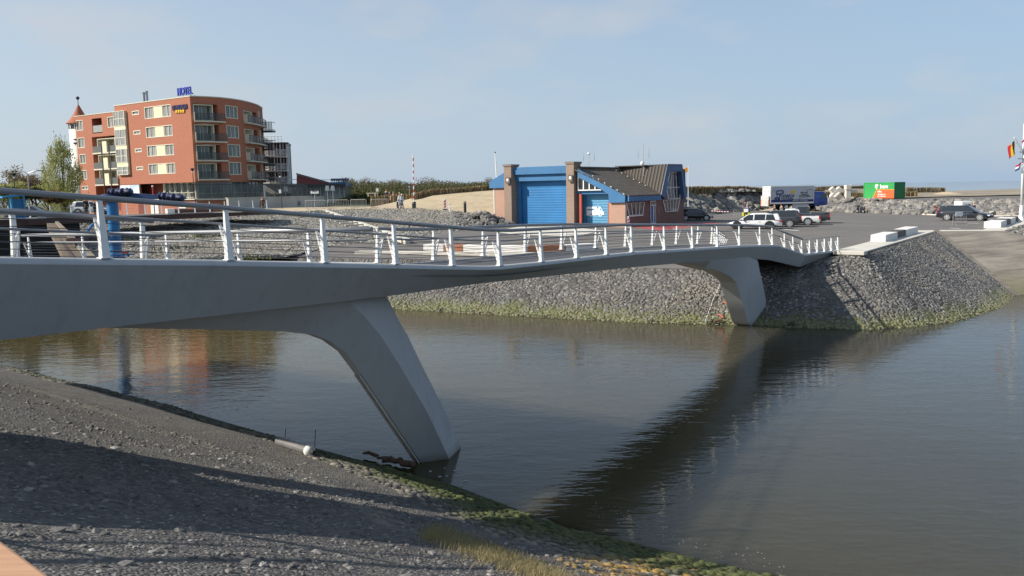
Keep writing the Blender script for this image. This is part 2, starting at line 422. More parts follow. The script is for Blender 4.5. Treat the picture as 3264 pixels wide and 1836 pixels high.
for i in range(1, len(bank_a) - 1):
    a0, a1, b0, b1 = map(Vector, (bank_a[i], bank_a[i + 1], bank_b[i], bank_b[i + 1]))
    area = ((a1 - a0).length + (b1 - b0).length) / 2 * ((b0 - a0).length + (b1 - a1).length) / 2
    nrm = ((a1 - a0).cross(b0 - a0)).normalized(); nrm = nrm if nrm.z > 0 else -nrm
    if i < 8: continue
    n_a, n_b = (seg_n(i - 1) + seg_n(i)).normalized(), (seg_n(i) + seg_n(i + 1)).normalized()
    for k in range(int(area * 55.0)):
        u, v = random.random(), random.uniform(-.12, .97)
        p = a0.lerp(a1, u).lerp(b0.lerp(b1, u), v)
        if v > .86 and p.x < 17 and random.random() < .75: continue
        P.append(p - nrm * .012); Rr.append(random.uniform(.06, .108)); Nn.append(n_a.lerp(n_b, u))
struct(scatter('revetment_stones', P, Rr, M_COB, .42, Nn, smooth=True), 'stuff')
# boat ramp
rm = NB('ramp_concrete'); c1 = rm.coord('Object'); cs = rm.coord('Object', (.25, 1.2, 1), (0, 0, -.75))
col = rm.ramp(rm.noise(cs, 1.3, 7, .7), [(.36, (.125, .112, .095)), (.64, (.25, .225, .185))])
col = rm.mix(rm.ramp(rm.noise(c1, .4, 5), [(.55, 0.0), (.75, .6)]), col, (.30, .27, .22))
sx = rm.node('ShaderNodeSeparateXYZ', {0: rm.node('ShaderNodeTexCoord').outputs['Object']}).outputs[2]
col = rm.mix(rm.node('ShaderNodeMapRange', {'Value': sx, 'From Min': -2.2, 'From Max': -3.3, 'To Min': 0, 'To Max': .7}).outputs[0], col, (.12, .12, .05))
rm.out(col, .85, rm.noise(c1, 12, 4), .2, .03)
RA, RB, RC, RD = Vector((34.3, 65.6, 0)), Vector((39.1, 64.5, 0)), Vector((33.3, 53.5, WZ)), Vector((47, 50.5, WZ))
mb = MB(); rows = []
for k in range(9):
    t = k / 8 * 1.15; rows.append([(RA + (RC - RA) * t).lerp(RB + (RD - RB) * t, j / 6) + Vector((0, 0, .03)) for j in range(7)])
mb.loft(rows, close=False, caps=False); struct(mb.build('boat_ramp', rm.m, smooth=True))
mb = MB(); mb.loft([[RA + (RC - RA) * t + Vector((-.28, .1, -.1)), RA + (RC - RA) * t + Vector((-.28, .1, .14)), RA + (RC - RA) * t + Vector((.1, 0, .14)), RA + (RC - RA) * t + Vector((.1, 0, -.1))] for t in (0, .25, .5, .75, 1.1)]); struct(mb.build('ramp_edge', mat('ramp_edge', (.16, .14, .115), .85, 0, .3, 2)))
# bank right of the ramp
o, _ = strip('right_bank', [(47, 50.5, WZ), (56, 60, WZ), (70, 76, WZ), (110, 110, WZ)], [(39.1, 64.5, 0), (46.6, 74, 0), (64, 92, 0), (100, 125, 0)], M_REV, 6, 6, 1.5, .04); struct(o)
P, Rr, Nn = [], [], []
for k in range(900):
    u, v = random.random(), random.random(); p = Vector((47, 50.5, WZ)).lerp(Vector((56, 60, WZ)), u).lerp(Vector((39.1, 64.5, 0)).lerp(Vector((46.6, 74, 0)), u), v); P.append(p); Rr.append(random.uniform(.13, .25)); Nn.append((.55, -.45, .8))
struct(scatter('revetment_stones', P, Rr, M_COB, .55, Nn, smooth=True), 'stuff')
# pale concrete kerb strip along the quay edge
mb = MB()
def strip_poly(pts, wid, z0, z1):
    n = len(pts); outp = []
    for i in range(n):
        d = (pts[min(i + 1, n - 1)] - pts[max(i - 1, 0)]).normalized(); outp.append(pts[i] + Vector((-d.y, d.x)) * wid)
    lo = [[Vector((a.x, a.y, z0)), Vector((a.x, a.y, z1)), Vector((b.x, b.y, z1)), Vector((b.x, b.y, z0))] for a, b in zip(pts, outp)]
    return lo
mb.loft(strip_poly([Vector((20.35, 46.9)), Vector((34.2, 65.7)), Vector((39.15, 64.65)), Vector((46.7, 74.0)), Vector((64, 92))], 1.75, -.16, .06))
struct(bevel(mb.build('quay_kerb', MATS['pale_concrete']), .03))
# dashes of paint on the lot
mp_ = mat('road_paint', (.75, .75, .72), .7, 0, .12, 6)
mb = MB()
for (x0, y0, x1, y1) in [(3028, 727.5, 3062, 729), (3087, 711, 3120, 712), (3170, 690, 3199, 691), (3135, 698, 3168, 699.5), (2322, 737, 2344, 739), (2496, 731, 2546, 735.5), (2220, 711, 2255, 715), (2130, 729, 2160, 731), (2090, 722, 2140, 727), (3205, 695, 3235, 696)]:
    a, b = G(x0, y0), G(x1, y1); d = (b - a).normalized(); q = Vector((-d.y, d.x, 0)) * .14; z = Vector((0, 0, .006))
    mb.quad(a - q + z, b - q + z, b + q + z, a + q + z)
struct(mb.build('road_markings', mp_))
mb = MB(); z = Vector((0, 0, .006))
mb.quad(*[G(*p) + z for p in [(2010, 724), (2100, 735), (2300, 712), (2190, 709)]])
struct(mb.build('red_paving', mat('red_paint', (.34, .07, .07), .8, 0, .35, 1.2)))
struct(sheet('station_apron', [(p.x, p.y) for p in (GL(1560, 738), GL(1640, 750), GL(1840, 757), GL(1925, 736), G(1800, 722), G(1650, 724))], lambda x, y: lz(x, y) + .02, MATS['pale_concrete'], 1.5))

# ---- stone slope up to the dune road on the left
SLT = [Vector((-31.5, 82.0, 1.95)), G(1000, 664, 2.0), G(1193, 663, 2.0), G(1317, 666, 2.0), G(1442, 672, 1.85), Vector((-4.2, 90.5, 1.2))]
SLT = [Vector((-44, 80, 1.7)), Vector((-30, 86, 1.9)), Vector((-21.5, 96, 2.0)), Vector((-16.3, 98, 2.0)), Vector((-11.3, 95.5, 2.0)), Vector((-6.4, 91, 1.75)), Vector((-2.5, 91.5, 1.2))]
SLB = [Vector((-33, 63, -1.2)), Vector((-25, 60.2, -.9)), SB[0], SB[1], SB[2], SB[3] , SB[4] + Vector((1, 5, 0))]
o, slope_rows = strip('stone_slope', SLB, SLT, M_SLOPE, 8, 9, .4, .10); struct(o)
P, Rr, Nn = [], [], []
for i in range(len(SLB) - 1):
    a0, a1, b0, b1 = SLB[i], SLB[i + 1], SLT[i], SLT[i + 1]
    area = ((a1 - a0).length + (b1 - b0).length) / 2 * ((b0 - a0).length + (b1 - a1).length) / 2
    for k in range(int(area * 11)):
        u, v = random.random(), random.uniform(0, 1); p = a0.lerp(a1, u).lerp(b0.lerp(b1, u), v)
        P.append(p); Rr.append(random.uniform(.07, .17)); Nn.append((.1, -.12, 1))
M_SL2 = NB('slope_rubble'); q = M_SL2; c1 = q.coord('Object'); gi = q.node('ShaderNodeNewGeometry').outputs['Random Per Island']
M_SL2 = q.out(q.mix(q.ramp(q.noise(c1, .1, 4), [(.45, 0.0), (.65, .6)]), q.ramp(gi, [(0, (.17, .165, .15)), (.6, (.27, .255, .225)), (1, (.42, .39, .33))]), (.31, .265, .19)), .9, q.noise(c1, 8, 3), .4, .05)
struct(scatter('slope_stones', P, Rr, M_SL2, .6, Nn), 'stuff')
mb = MB()
for px, py, r in [(640, 765, .7), (690, 758, .6), (560, 775, .8), (760, 795, .5), (830, 790, .7), (730, 812, .6), (720, 740, 1.0), (650, 738, .9), (590, 800, .5), (380, 770, 1.0), (330, 755, .8), (430, 790, .7)]:
    best = min((p for r_ in slope_rows for p in r_), key=lambda p: (Vector(((p.x), p.y)) - Vector((G(px, py, .1).x, G(px, py, .1).y))).length)
    for k in range(70):
        q = best + Vector((random.gauss(0, r), random.gauss(0, r), 0)); h = random.uniform(.08, .3)
        a = random.uniform(0, pi); d = Vector((cos(a), sin(a), 0)) * .09
        mb.add([q - d, q + d, q + Vector((random.uniform(-.1, .1), random.uniform(-.1, .1), h))], [(0, 1, 2)])
struct(mb.build('moss_tufts', mat('moss', (.085, .10, .03), .9, 0, .35, 2)), 'stuff')
# ---- dune ground behind: one height field to the horizon
def duneZ(x, y):
    # crest line of slope and quay
    z = 1.0
    z = z + 1.0 * sstep(-48, -34, x) * sstep(84, 96, y)
    k = sstep(-19, -10, x) * sstep(96, 118, y) * (1 - sstep(28, 40, x) * 0)
    z += 2.1 * k
    z += 2.2 * sstep(185, 240, y) * sstep(-90, -40, x) * (1 - sstep(0, 30, x))
    z += hnoise(x * .12, y * .12) * .35 * sstep(100, 125, y)
    return z
gp = [(-45, 80.5), (-30, 86.2), (-21.5, 96.2), (-16.3, 98.2), (-11.3, 95.7), (-6.4, 91.2), (-2.5, 91.7), (6, 97), (14, 104), (20.8, 110.6), (27.8, 120.5), (37.5, 128.8), (44, 133.5), (52, 141), (62, 150), (70, 165), (60, 240), (30, 420), (-420, 420), (-420, 60), (-130, 40), (-62, 86)]
def gz(x, y):
    z = duneZ(x, y)
    if x > 14: z = z * (1 - sstep(10, 20, x)) + 2.95 * sstep(10, 20, x) - 1.4 * sstep(40, 56, x)
    # meet the slope crest
    d = min((Vector((x - p.x, y - p.y)).length, p.z) for p in SLT)
    k = 1 - sstep(0, 5, d[0]); z = z * (1 - k) + d[1] * k
    return z
gm = NB('dune_mixed'); c1 = gm.coord('Object')
geo = gm.node('ShaderNodeSeparateXYZ', {0: gm.node('ShaderNodeTexCoord').outputs['Object']})
sandc = gm.ramp(gm.noise(c1, .5, 7, .65), [(.3, (.38, .30, .19)), (.7, (.53, .43, .28))])
sandc = gm.mix(gm.ramp(gm.noise(c1, 2.0, 5, .7), [(.58, 0.0), (.8, .55)]), sandc, (.20, .16, .09))
grass = gm.ramp(gm.noise(c1, .22, 7, .7), [(.3, (.05, .07, .02)), (.5, (.09, .095, .04)), (.72, (.16, .135, .07))])
fx = gm.node('ShaderNodeMapRange', {'Value': gm.math('ADD', geo.outputs[1], gm.math('MULTIPLY', gm.noise(c1, .2, 4), 10.0)), 'From Min': 123, 'From Max': 131}).outputs[0]
fl = gm.node('ShaderNodeMapRange', {'Value': gm.math('ADD', geo.outputs[0], gm.math('MULTIPLY', gm.noise(c1, .2, 4), 8.0)), 'From Min': -24, 'From Max': -32}).outputs[0]
gm.out(gm.mix(gm.math('MAXIMUM', fx, fl), sandc, grass), .95, gm.noise(c1, 1.6, 6), .5, .2)
struct(sheet('dunes', gp, gz, gm.m, 4.0))
# raised road and sand platform on the right
def platz(x, y): return 1.25 + .15 * sstep(100, 140, y) + hnoise(x * .15, y * .15) * .08
PE = [(52, 141), (44.5, 133), (40.6, 128.5), (45, 122), (52, 112.5), (57, 107), (63, 99.5), (72, 104), (90, 122), (150, 180), (150, 210), (90, 172), (66, 158)]
def gp2(x, y):
    return .0 + 1.3 * sstep(125, 118, y) if False else platz(x, y)
RKB = [G(2632, 662, .2), G(2660, 658, .4), G(2700, 653, .65), G(2760, 646, 1.0), G(2810, 640, 1.25)]
RKT = [G(2625, 633, 1.5), G(2660, 633.5, 1.5), G(2700, 634.5, 1.5), G(2760, 636.5, 1.45), G(2815, 638, 1.4)]
roadz = lambda x, y: .12 + 1.2 * sstep(42, 57, x) + hnoise(x * .15, y * .15) * .03
struct(sheet('raised_road', [(46, 117.6), (45.6, 121.2), (52.3, 112.8), (57.4, 107.3), (63.5, 100.1), (72, 104), (92, 122), (160, 185), (150, 190), (88, 142), (72, 138), (60, 133.5)] + [(p.x, p.y + .6) for p in reversed(RKB)] + [(40.5, 127.5)], roadz, MATS['asphalt'], 2.5))
struct(sheet('sand_platform', [(p.x, p.y - .4) for p in RKT] + [(60, 133.4), (72, 137.8), (88, 141.8), (150, 190), (160, 230), (100, 190), (70, 165), (62, 150), (52, 141)], lambda x, y: max(1.42, platz(x, y)) + .06 + .3 * sstep(140, 155, y), mat('dull_sand', (.27, .23, .17), .95, 0, .3, .15), 3.0))
struct(sheet('ground', [(16, 100), (64, 98), (100, 120), (200, 215), (170, 235), (95, 190), (60, 165), (40, 135), (20, 108)], lambda x, y: -.12 + 1.0 * sstep(116, 132, y - max(0, 50 - x) * .5), MATS['sand'], 6.0))
# ---- near bank
NW = [(-60, 66), (-40, 50), (-23.2, 36.3), (-13.1, 29.2), (-6.2, 23.65), (-1.55, 20.1), (1.1, 17.4), (4.7, 15.1), (12, 10.6), (26, 3)]
NWv = [Vector(p) for p in NW]
def near_dir(i):
    d = (NWv[min(i + 1, len(NW) - 1)] - NWv[max(i - 1, 0)]).normalized(); return Vector((d.y, -d.x)) * 1.0
def nearz(t):   # height against distance from the waterline
    if t < 0: return WZ + t * .5
    return WZ + .26 * t if t < 2.4 else (WZ + .624 + .405 * (t - 2.4) if t < 14.2 else WZ + .624 + .405 * 11.8 + .05 * (t - 14.2))
mb = MB(); rows = []; uvs = []
al = 0.0; T = [-2.0, -.6, 0, .35, .8, 1.4, 2.2, 3.2, 4.4, 5.8, 7.4, 9.0, 10.6, 12.2, 13.6, 14.6, 16, 19, 24]
pts2 = []; dd = []
for i in range(len(NW) - 1):
    for u in range(10):
        t = u / 10; pts2.append(NWv[i].lerp(NWv[i + 1], t)); dd.append(near_dir(i).lerp(near_dir(i + 1), t).normalized())
for p, d in zip(pts2, dd):
    row = []
    d = (d + Vector((-.62, -.79)) * 1.5).normalized()
    for t in T:
        q = p + d * t; row.append((q.x, q.y, nearz(t) + .05 * hnoise(q.x * 1.1, q.y * 1.1) * (t > 0))); uvs.append((al, t))
    rows.append(row); al += .5
mb.loft(rows, close=False, caps=False)
nb = NB('bank_grit'); c1 = nb.coord('Object'); uvn = nb.node('ShaderNodeTexCoord').outputs['UV']
tt = nb.node('ShaderNodeSeparateXYZ', {0: uvn}).outputs[1]
vo = nb.node('ShaderNodeTexVoronoi', {'Vector': c1, 'Scale': 14.0}); vd = nb.node('ShaderNodeTexVoronoi', {'Vector': c1, 'Scale': 14.0}, feature='DISTANCE_TO_EDGE')
bw = nb.node('ShaderNodeRGBToBW', {0: vo.outputs['Color']}).outputs[0]
col = nb.ramp(bw, [(.15, (.07, .067, .064)), (.6, (.132, .124, .115)), (.88, (.19, .18, .168)), (.97, (.40, .38, .35))])
col = nb.mix(nb.ramp(nb.noise(c1, .55, 6, .7), [(.48, 0.0), (.68, .6)]), col, (.20, .185, .155))
colL = nb.ramp(nb.noise(c1, 3.5, 5), [(.35, (.085, .08, .075)), (.65, (.17, .155, .13))])          # set stones by the water
tn = nb.math('ADD', nb.math('ADD', tt, nb.math('MULTIPLY', nb.noise(c1, .9, 5), 1.6)), nb.node('ShaderNodeMapRange', {'Value': nb.node('ShaderNodeSeparateXYZ', {0: c1}).outputs[0], 'From Min': -2.0, 'From Max': -6.0, 'To Max': 1.0}).outputs[0])
col = nb.mix(nb.node('ShaderNodeMapRange', {'Value': tn, 'From Min': 3.6, 'From Max': 2.4}).outputs[0], col, colL)
col = nb.mix(nb.node('ShaderNodeMapRange', {'Value': tn, 'From Min': 2.3, 'From Max': 1.7, 'To Max': .92}).outputs[0], col, nb.ramp(nb.noise(c1, 4, 4), [(.35, (.032, .042, .008)), (.7, (.085, .10, .022))]))
col = nb.mix(nb.node('ShaderNodeMapRange', {'Value': tn, 'From Min': .6, 'From Max': .4, 'To Max': .95}).outputs[0], col, (.018, .017, .01))
# pale trampled band
bnd = nb.math('ABSOLUTE', nb.math('SUBTRACT', tn, 5.6))
col = nb.mix(nb.math('MULTIPLY', nb.node('ShaderNodeMapRange', {'Value': bnd, 'From Min': .5, 'From Max': .1, 'To Max': .6}).outputs[0], nb.ramp(nb.noise(c1, 2.5, 4), [(.4, 0.0), (.6, 1.0)])), col, (.34, .31, .25))
# yellow lichen patch
px_ = nb.node('ShaderNodeSeparateXYZ', {0: c1})
dx = nb.math('SUBTRACT', px_.outputs[0], 2.5); dy = nb.math('SUBTRACT', px_.outputs[1], 13.6)
dist = nb.math('SQRT', nb.math('ADD', nb.math('MULTIPLY', dx, dx), nb.math('MULTIPLY', dy, dy)))
col = nb.mix(nb.math('MULTIPLY', nb.node('ShaderNodeMapRange', {'Value': dist, 'From Min': 2.2, 'From Max': .8, 'To Max': .9}).outputs[0], nb.ramp(nb.noise(c1, 3.0, 5), [(.46, 0.0), (.56, 1.0)])), col, (.42, .25, .055))
nb.out(col, .92, nb.math('ADD', nb.ramp(vd.outputs['Distance'], [(0, 0.0), (.3, 1.0)]), nb.math('MULTIPLY', nb.noise(c1, 60, 3), .5)), .9, .035)
o = mb.build('near_bank', nb.m, smooth=True, uv=uvs); struct(o)
def near_pt(u, t):   # u along polyline in index units
    i = int(u); f_ = u - i; p = NWv[i].lerp(NWv[i + 1], f_); d = near_dir(i).lerp(near_dir(i + 1), f_).normalized(); d = (d + Vector((-.62, -.79)) * 1.5).normalized()
    q = p + d * t; return Vector((q.x, q.y, nearz(t) + .05 * hnoise(q.x * 1.1, q.y * 1.1)))
P, Rr = [], []
LICH = []
for k in range(900):
    q = near_pt(random.uniform(6.2, 7.6), random.uniform(1.9, 4.2))
    if (q - Vector((2.5, 13.6, q.z))).length < random.uniform(.8, 2.0): LICH.append(q)
for k in range(9500):
    q = near_pt(random.uniform(2.6, 8.2), random.uniform(3.0, 14.5)); P.append(q); Rr.append(random.uniform(.015, .038) * (1.7 if random.random() < .05 else 1))
M_GR = NB('grit_stone'); q = M_GR; gi = q.node('ShaderNodeNewGeometry').outputs['Random Per Island']
M_GR = q.out(q.ramp(gi, [(0, (.085, .08, .076)), (.6, (.155, .145, .134)), (.93, (.22, .205, .188)), (1, (.36, .34, .31))]), .9)
for k in range(420):
    q = near_pt(random.uniform(3.0, 8.0), random.uniform(1.5, 14)); P.append(q + Vector((0, 0, -.01))); Rr.append(random.uniform(.04, .085))
struct(scatter('gravel', P, Rr, M_GR, .7), 'stuff')
P, Rr, Nn = [], [], []
for k in range(5200):
    u_ = random.uniform(1.5, 8.6); t = random.uniform(.05, .7 + 1.8 * sstep(3.6, 5.6, u_)); P.append(near_pt(u_, t) + Vector((0, 0, -.02))); Rr.append(random.uniform(.07, .15)); Nn.append((.3, .35, 1))
q = NB('bank_cobble'); gi = q.node('ShaderNodeNewGeometry').outputs['Random Per Island']; c1 = q.coord('Object')
zz = q.node('ShaderNodeSeparateXYZ', {0: q.node('ShaderNodeTexCoord').outputs['Object']}).outputs[2]
f = q.math('ADD', q.math('ADD', zz, q.math('MULTIPLY', q.noise(c1, .9, 5), .55)), q.node('ShaderNodeMapRange', {'Value': q.node('ShaderNodeSeparateXYZ', {0: c1}).outputs[0], 'From Min': -2.0, 'From Max': -6.0, 'To Max': .34}).outputs[0])
col = q.ramp(gi, [(0, (.07, .067, .062)), (.6, (.13, .12, .105)), (1, (.26, .235, .185))])
dx = q.math('SUBTRACT', q.node('ShaderNodeSeparateXYZ', {0: c1}).outputs[0], 2.5); dy = q.math('SUBTRACT', q.node('ShaderNodeSeparateXYZ', {0: c1}).outputs[1], 13.6)
dist = q.math('SQRT', q.math('ADD', q.math('MULTIPLY', dx, dx), q.math('MULTIPLY', dy, dy)))
col = q.mix(q.math('MULTIPLY', q.node('ShaderNodeMapRange', {'Value': dist, 'From Min': 2.2, 'From Max': 1.0, 'To Max': .9}).outputs[0], q.ramp(q.noise(c1, 3.0, 5), [(.44, 0.0), (.54, 1.0)])), col, (.42, .25, .055))
col = q.mix(q.node('ShaderNodeMapRange', {'Value': f, 'From Min': -2.62, 'From Max': -2.9, 'To Max': .92}).outputs[0], col, q.ramp(q.noise(c1, 5, 4), [(.35, (.03, .042, .008)), (.7, (.095, .11, .026))]))
col = q.mix(q.node('ShaderNodeMapRange', {'Value': f, 'From Min': -3.24, 'From Max': -3.36, 'To Max': .92}).outputs[0], col, (.02, .018, .01))
q.out(col, .9, q.noise(c1, 25, 3), .4, .03)
struct(scatter('bank_stones', P, Rr, q.m, .5, Nn, smooth=True), 'stuff')
struct(scatter('lichen_stones', LICH, [random.uniform(.03, .06) for _ in LICH], mat('yellow_lichen', (.27, .185, .07), .95, 0, .6, 14), .35), 'stuff')
# land on the camera's side, to the horizon behind
mb = MB(); mb.quad((-9000, -9000, 1.5), (9000, -9000, 1.5), (9000, -22, 1.5), (-9000, 25, 1.5)); struct(mb.build('dike', MATS['dune_grass_ground']))
# ================================================================= FOOTBRIDGE
M_BR = NB('bridge_paint'); c1 = M_BR.coord('Object')
cst = M_BR.coord('Object', (1.6, 1.6, .12)); lz_ = M_BR.node('ShaderNodeSeparateXYZ', {0: M_BR.node('ShaderNodeTexCoord').outputs['Object']}).outputs[2]
cb_c = M_BR.mix(M_BR.ramp(M_BR.noise(c1, 1.2, 7, .7), [(.3, 0.0), (.8, .5)]), (.44, .455, .46), (.36, .37, .37))
cb_c = M_BR.mix(M_BR.ramp(M_BR.noise(cst, 2.2, 6, .6), [(.52, 0.0), (.78, .38)]), cb_c, (.27, .27, .255))
cb_c = M_BR.mix(M_BR.node('ShaderNodeMapRange', {'Value': M_BR.math('ADD', lz_, M_BR.math('MULTIPLY', M_BR.noise(c1, 3, 4), .25)), 'From Min': .42, 'From Max': .12, 'To Max': .6}).outputs[0], cb_c, (.13, .13, .09))
M_BR = M_BR.out(cb_c, .55, M_BR.noise(c1, 60, 3), .08, .01)
M_WHITE = mat('white_steel', (.80, .80, .78), .4, 0, .05, 5)
M_RAILT = mat('rail_steel', (.27, .275, .285), .45, .25, .08, 6)
M_CABLE = mat('cable_steel', (.10, .10, .11), .45, .6, .05)
M_DECK = mat('deck_surface', (.075, .077, .085), .9, 0, .2, 4, .2, 60)
E0 = Vector((-6.6, 13.5)); ED = Vector((.5599, .8286)); EN = Vector((.8286, -.5599))     # edge origin, along, outward
def BP(t, o=0.0, z=0.0): q = E0 + ED * t - EN * o; return Vector((q.x, q.y, z))
def interp(x, xs, ys):
    return float(np.interp(x, xs, ys))
ZT_T, ZT_Z = [-6, -1.74, 1.65, 4.8, 10.4, 11.8, 19.3, 33.08, 38.6], [3.57, 3.14, 2.83, 2.51, 1.94, 1.84, 1.66, 1.02, .66]
ZB_T, ZB_Z = [-6, -1.7, .07, 6.9, 10.7, 20.0, 25.7, 34.2, 38.6], [2.0, 1.87, 1.79, 1.50, 1.40, 1.02, .73, .24, -.25]
zt = lambda t: interp(t, ZT_T, ZT_Z)
zb = lambda t: interp(t, ZB_T, ZB_Z)
DW = 3.2
BRG = thing('footbridge', 'pale grey steel footbridge with leaning legs and white railings crossing the canal', 'bridge', (BP(10, 1.6, -3.5)))
def beam_loop(top, nrm, z1, z0, inset, inner=.16):
    """edge beam section: rounded nose, face leaning back under the deck"""
    t = Vector((top.x, top.y)); n = nrm
    pts = [(-inner, z1 - .10), (-inner, z1), (-.10, z1)]
    for k in range(1, 6):
        a = k / 5 * radians(80); r = .13
        pts.append((-.10 + r * sin(a), z1 - r * (1 - cos(a))))
    pts += [(-inset, z0), (-inset - .35, z0 + .03), (-inset - .35, z0 + .12)]
    return [Vector((t.x + n.x * o, t.y + n.y * o, z)) for o, z in pts]
def edge_beam(path, name='edge_beam'):
    mb = MB(); loops = []
    for i, (p, z1, z0, ins) in enumerate(path):
        a = path[max(i - 1, 0)][0]; b = path[min(i + 1, len(path) - 1)][0]
        d = Vector((b.x - a.x, b.y - a.y)).normalized(); n = Vector((d.y, -d.x))
        if 0 < i < len(path) - 1:
            d0 = Vector((p.x - a.x, p.y - a.y)).normalized(); k = 1 / max(.6, d0.dot(d))
        loops.append(beam_loop(p, n, z1, z0, ins))
    mb.loft(loops)
    o = mb.build(name, M_BR, BRG, smooth=True); sm = o.modifiers.new('edges', 'EDGE_SPLIT'); sm.split_angle = radians(13); return o
K2 = Vector((16.72, 46.25, 0)); E2 = Vector((19.75, 48.7, 0))
zbn = lambda t: interp(t, [-6, -1.57, .23, 7.2, 11.1, 20.0, 25.7, 34.2, 38.6], [1.97, 1.83, 1.74, 1.45, 1.36, 1.01, .73, .24, -.25])
insn = lambda t: interp(t, [11, 22], [.62, .35])
near_path = [(BP(t, o), zt(t), zbn(t), .62) for t, o in ((-9, -2.6), (-6.2, -1.3), (-3.2, -.05))] + [(BP(t), zt(t), zbn(t), insn(t)) for t in (0, 2, 5, 7.5, 10.2, 10.7, 11.3, 14, 17, 20, 23, 26, 29, 32, 35, 38.2)]  # flared start out of view, added to widen the shadow on the bank
near_path += [(K2, .05, -.72, .35), (E2, .06, -.14, .2)]
edge_beam(near_path)
# far edge, walked the other way so that its outside is outside
FE = [BP(t, DW + .8 * (t < 4)) for t in (-6, 0, 3, 5, 10, 14, 18, 22, 26, 30, 34, 36.5)]  # near end widened to broaden the bridge's cast shadow
FT = (-6, 0, 3, 5, 10, 14, 18, 22, 26, 30, 34, 36.5)
FF = Vector((13.2, 51.0, 0))
far_path = [(FF, .05, -.5, .3)] + [(p, zt(t + 1), zb(t + 1), .3) for p, t in list(zip(FE, FT))[::-1]]
edge_beam(far_path)
# branch deck that leaves to the left bank
FB0 = BP(9.6, DW); FBd = (Vector((-20.5, 35.0)) - Vector((FB0.x, FB0.y))).normalized()
def FBp(s, o=0.0, z=0.0):
    n = Vector((FBd.y, -FBd.x)); q = Vector((FB0.x, FB0.y)) + FBd * s - n * o * 1; return Vector((q.x, q.y, z))
zbr = lambda s: 1.92 - .026 * s
# deck slabs
mb = MB(); rows = []
for t in (-3.2, 0, 3, 6, 9, 10.5, 12, 15, 20, 25, 30, 34, 36.5, 38.2):
    rows.append([BP(t, .15 + (DW - .3) * k / 4, zt(t + k * .0) - .07 + .03 * sin(pi * k / 4)) for k in range(5)])
rows.append([K2.lerp(FF, (.03 + .94 * k / 4)) + Vector((0, 0, .0)) for k in range(5)])
rows.append([(E2 + Vector((.0, .5, 0))).lerp(FF + Vector((1.2, 1.2, 0)), k / 4) + Vector((0, 0, .02)) for k in range(5)])
mb.loft(rows, close=False, caps=False)
mb2 = MB(); rows2 = [[p - Vector((0, 0, .22)) for p in r] for r in rows]; mb.loft(rows2, close=False, caps=False)
mb.solid([BP(-3.2, .1, 3.2), BP(-6.2, -1.2, 3.5), BP(-9, -2.5, 3.8), BP(-9, 4.0, 3.8), BP(-3.2, 4.0, 3.2)], (0, 0, -.25)); mb.build('deck', M_DECK, BRG)  # slab of the unseen flare, put in for the shadow's width
mb = MB()
crotch = BP(2.6, DW + .02, 1.95)
rows = []
for s in range(0, 9):
    u = s / 8; a = FBp(u * 21, .12, zbr(u * 21)); b = crotch.lerp(Vector((-24, 30.5, 1.4)), u); rows.append([a, b])
mb.loft(rows, close=False, caps=False); mb.loft([[p - Vector((0, 0, .35)) for p in r] for r in rows], close=False, caps=False)
mb.loft([[r[1], r[1] - Vector((0, 0, .35))] for r in rows], close=False, caps=False)
mb.build('branch_deck', M_DECK, BRG)
edge_beam([(FBp(s), zbr(s) + .06, zbr(s) - .5, .25) for s in (21, 15, 10, 5, 0.1)], 'branch_beam')

# ---- legs
def leg(st, offs, cc, base):
    """st: list of (underside px, front ridge px, rear chamfer px)"""
    oU, oF, oC = offs
    loops = []
    for U, F, C in st:
        U_ = L(U[0], U[1], E0 - EN * oU, ED); F_ = L(F[0], F[1], E0 - EN * oF, ED)
        C_ = L(C[0], C[1], E0 - EN * oC, ED)
        loops.append((U_, F_, C_))
    # push the foot below the water along the leg
    def ext(a, b, dz): k = (a[1] - dz) / max(b[1] - a[1], .1); return (a[0] - (b[0] - a[0]) * k, dz)
    foot = tuple(ext(loops[0][i], loops[1][i], base) for i in range(3))
    loops = [foot] + loops
    out = []
    for U_, F_, C_ in loops:
        out.append([BP(U_[0], oU, U_[1]), BP(F_[0], oF, F_[1]), BP(C_[0], oC, C_[1]),
                    BP(C_[0], 2 * cc - oC, C_[1]), BP(F_[0], 2 * cc - oF, F_[1]), BP(U_[0], 2 * cc - oU, U_[1])])
    mb = MB(); mb.loft(out)
    o = mb.build('leg', M_BR, BRG, smooth=True); sm = o.modifiers.new('edges', 'EDGE_SPLIT'); sm.split_angle = radians(22)
    mb = MB()   # service conduit under the leg
    return o
leg([((1345, 1478), (1430, 1459), (1480, 1448)), ((1248, 1334), (1360, 1310), (1418, 1310)), ((1152, 1192), (1271, 1160), (1340, 1155)), ((1100, 1122), (1215, 1072), (1302, 1075)),
     ((1050, 1086), (1166, 1012), (1265, 1010)), ((1000, 1067), (1110, 958), (1230, 938)), ((900, 1056), (1000, 968), (1120, 945)), ((640, 1050), (700, 1000), (800, 980)), ((355, 1045), (380, 1036), (420, 1030))],
    (1.42, .95, 1.30), 1.55, -4.6)
zc = lambda x, y: (2000 + x * .3106, 660 + y * .3106)
leg([(zc(1285, 1248), zc(1445, 1170), zc(1450, 1120)), (zc(1235, 1180), zc(1420, 1010), zc(1425, 980)), (zc(1170, 950), zc(1375, 800), zc(1390, 790)), (zc(1115, 770), zc(1320, 650), zc(1355, 640)),
     (zc(1050, 710), zc(1240, 510), zc(1330, 510)), (zc(950, 660), zc(1060, 530), zc(1150, 520)), (zc(800, 625), zc(850, 550), zc(900, 540)), (zc(600, 572), zc(620, 566), zc(640, 560))],
    (.52, .28, .50), .95, -4.6)
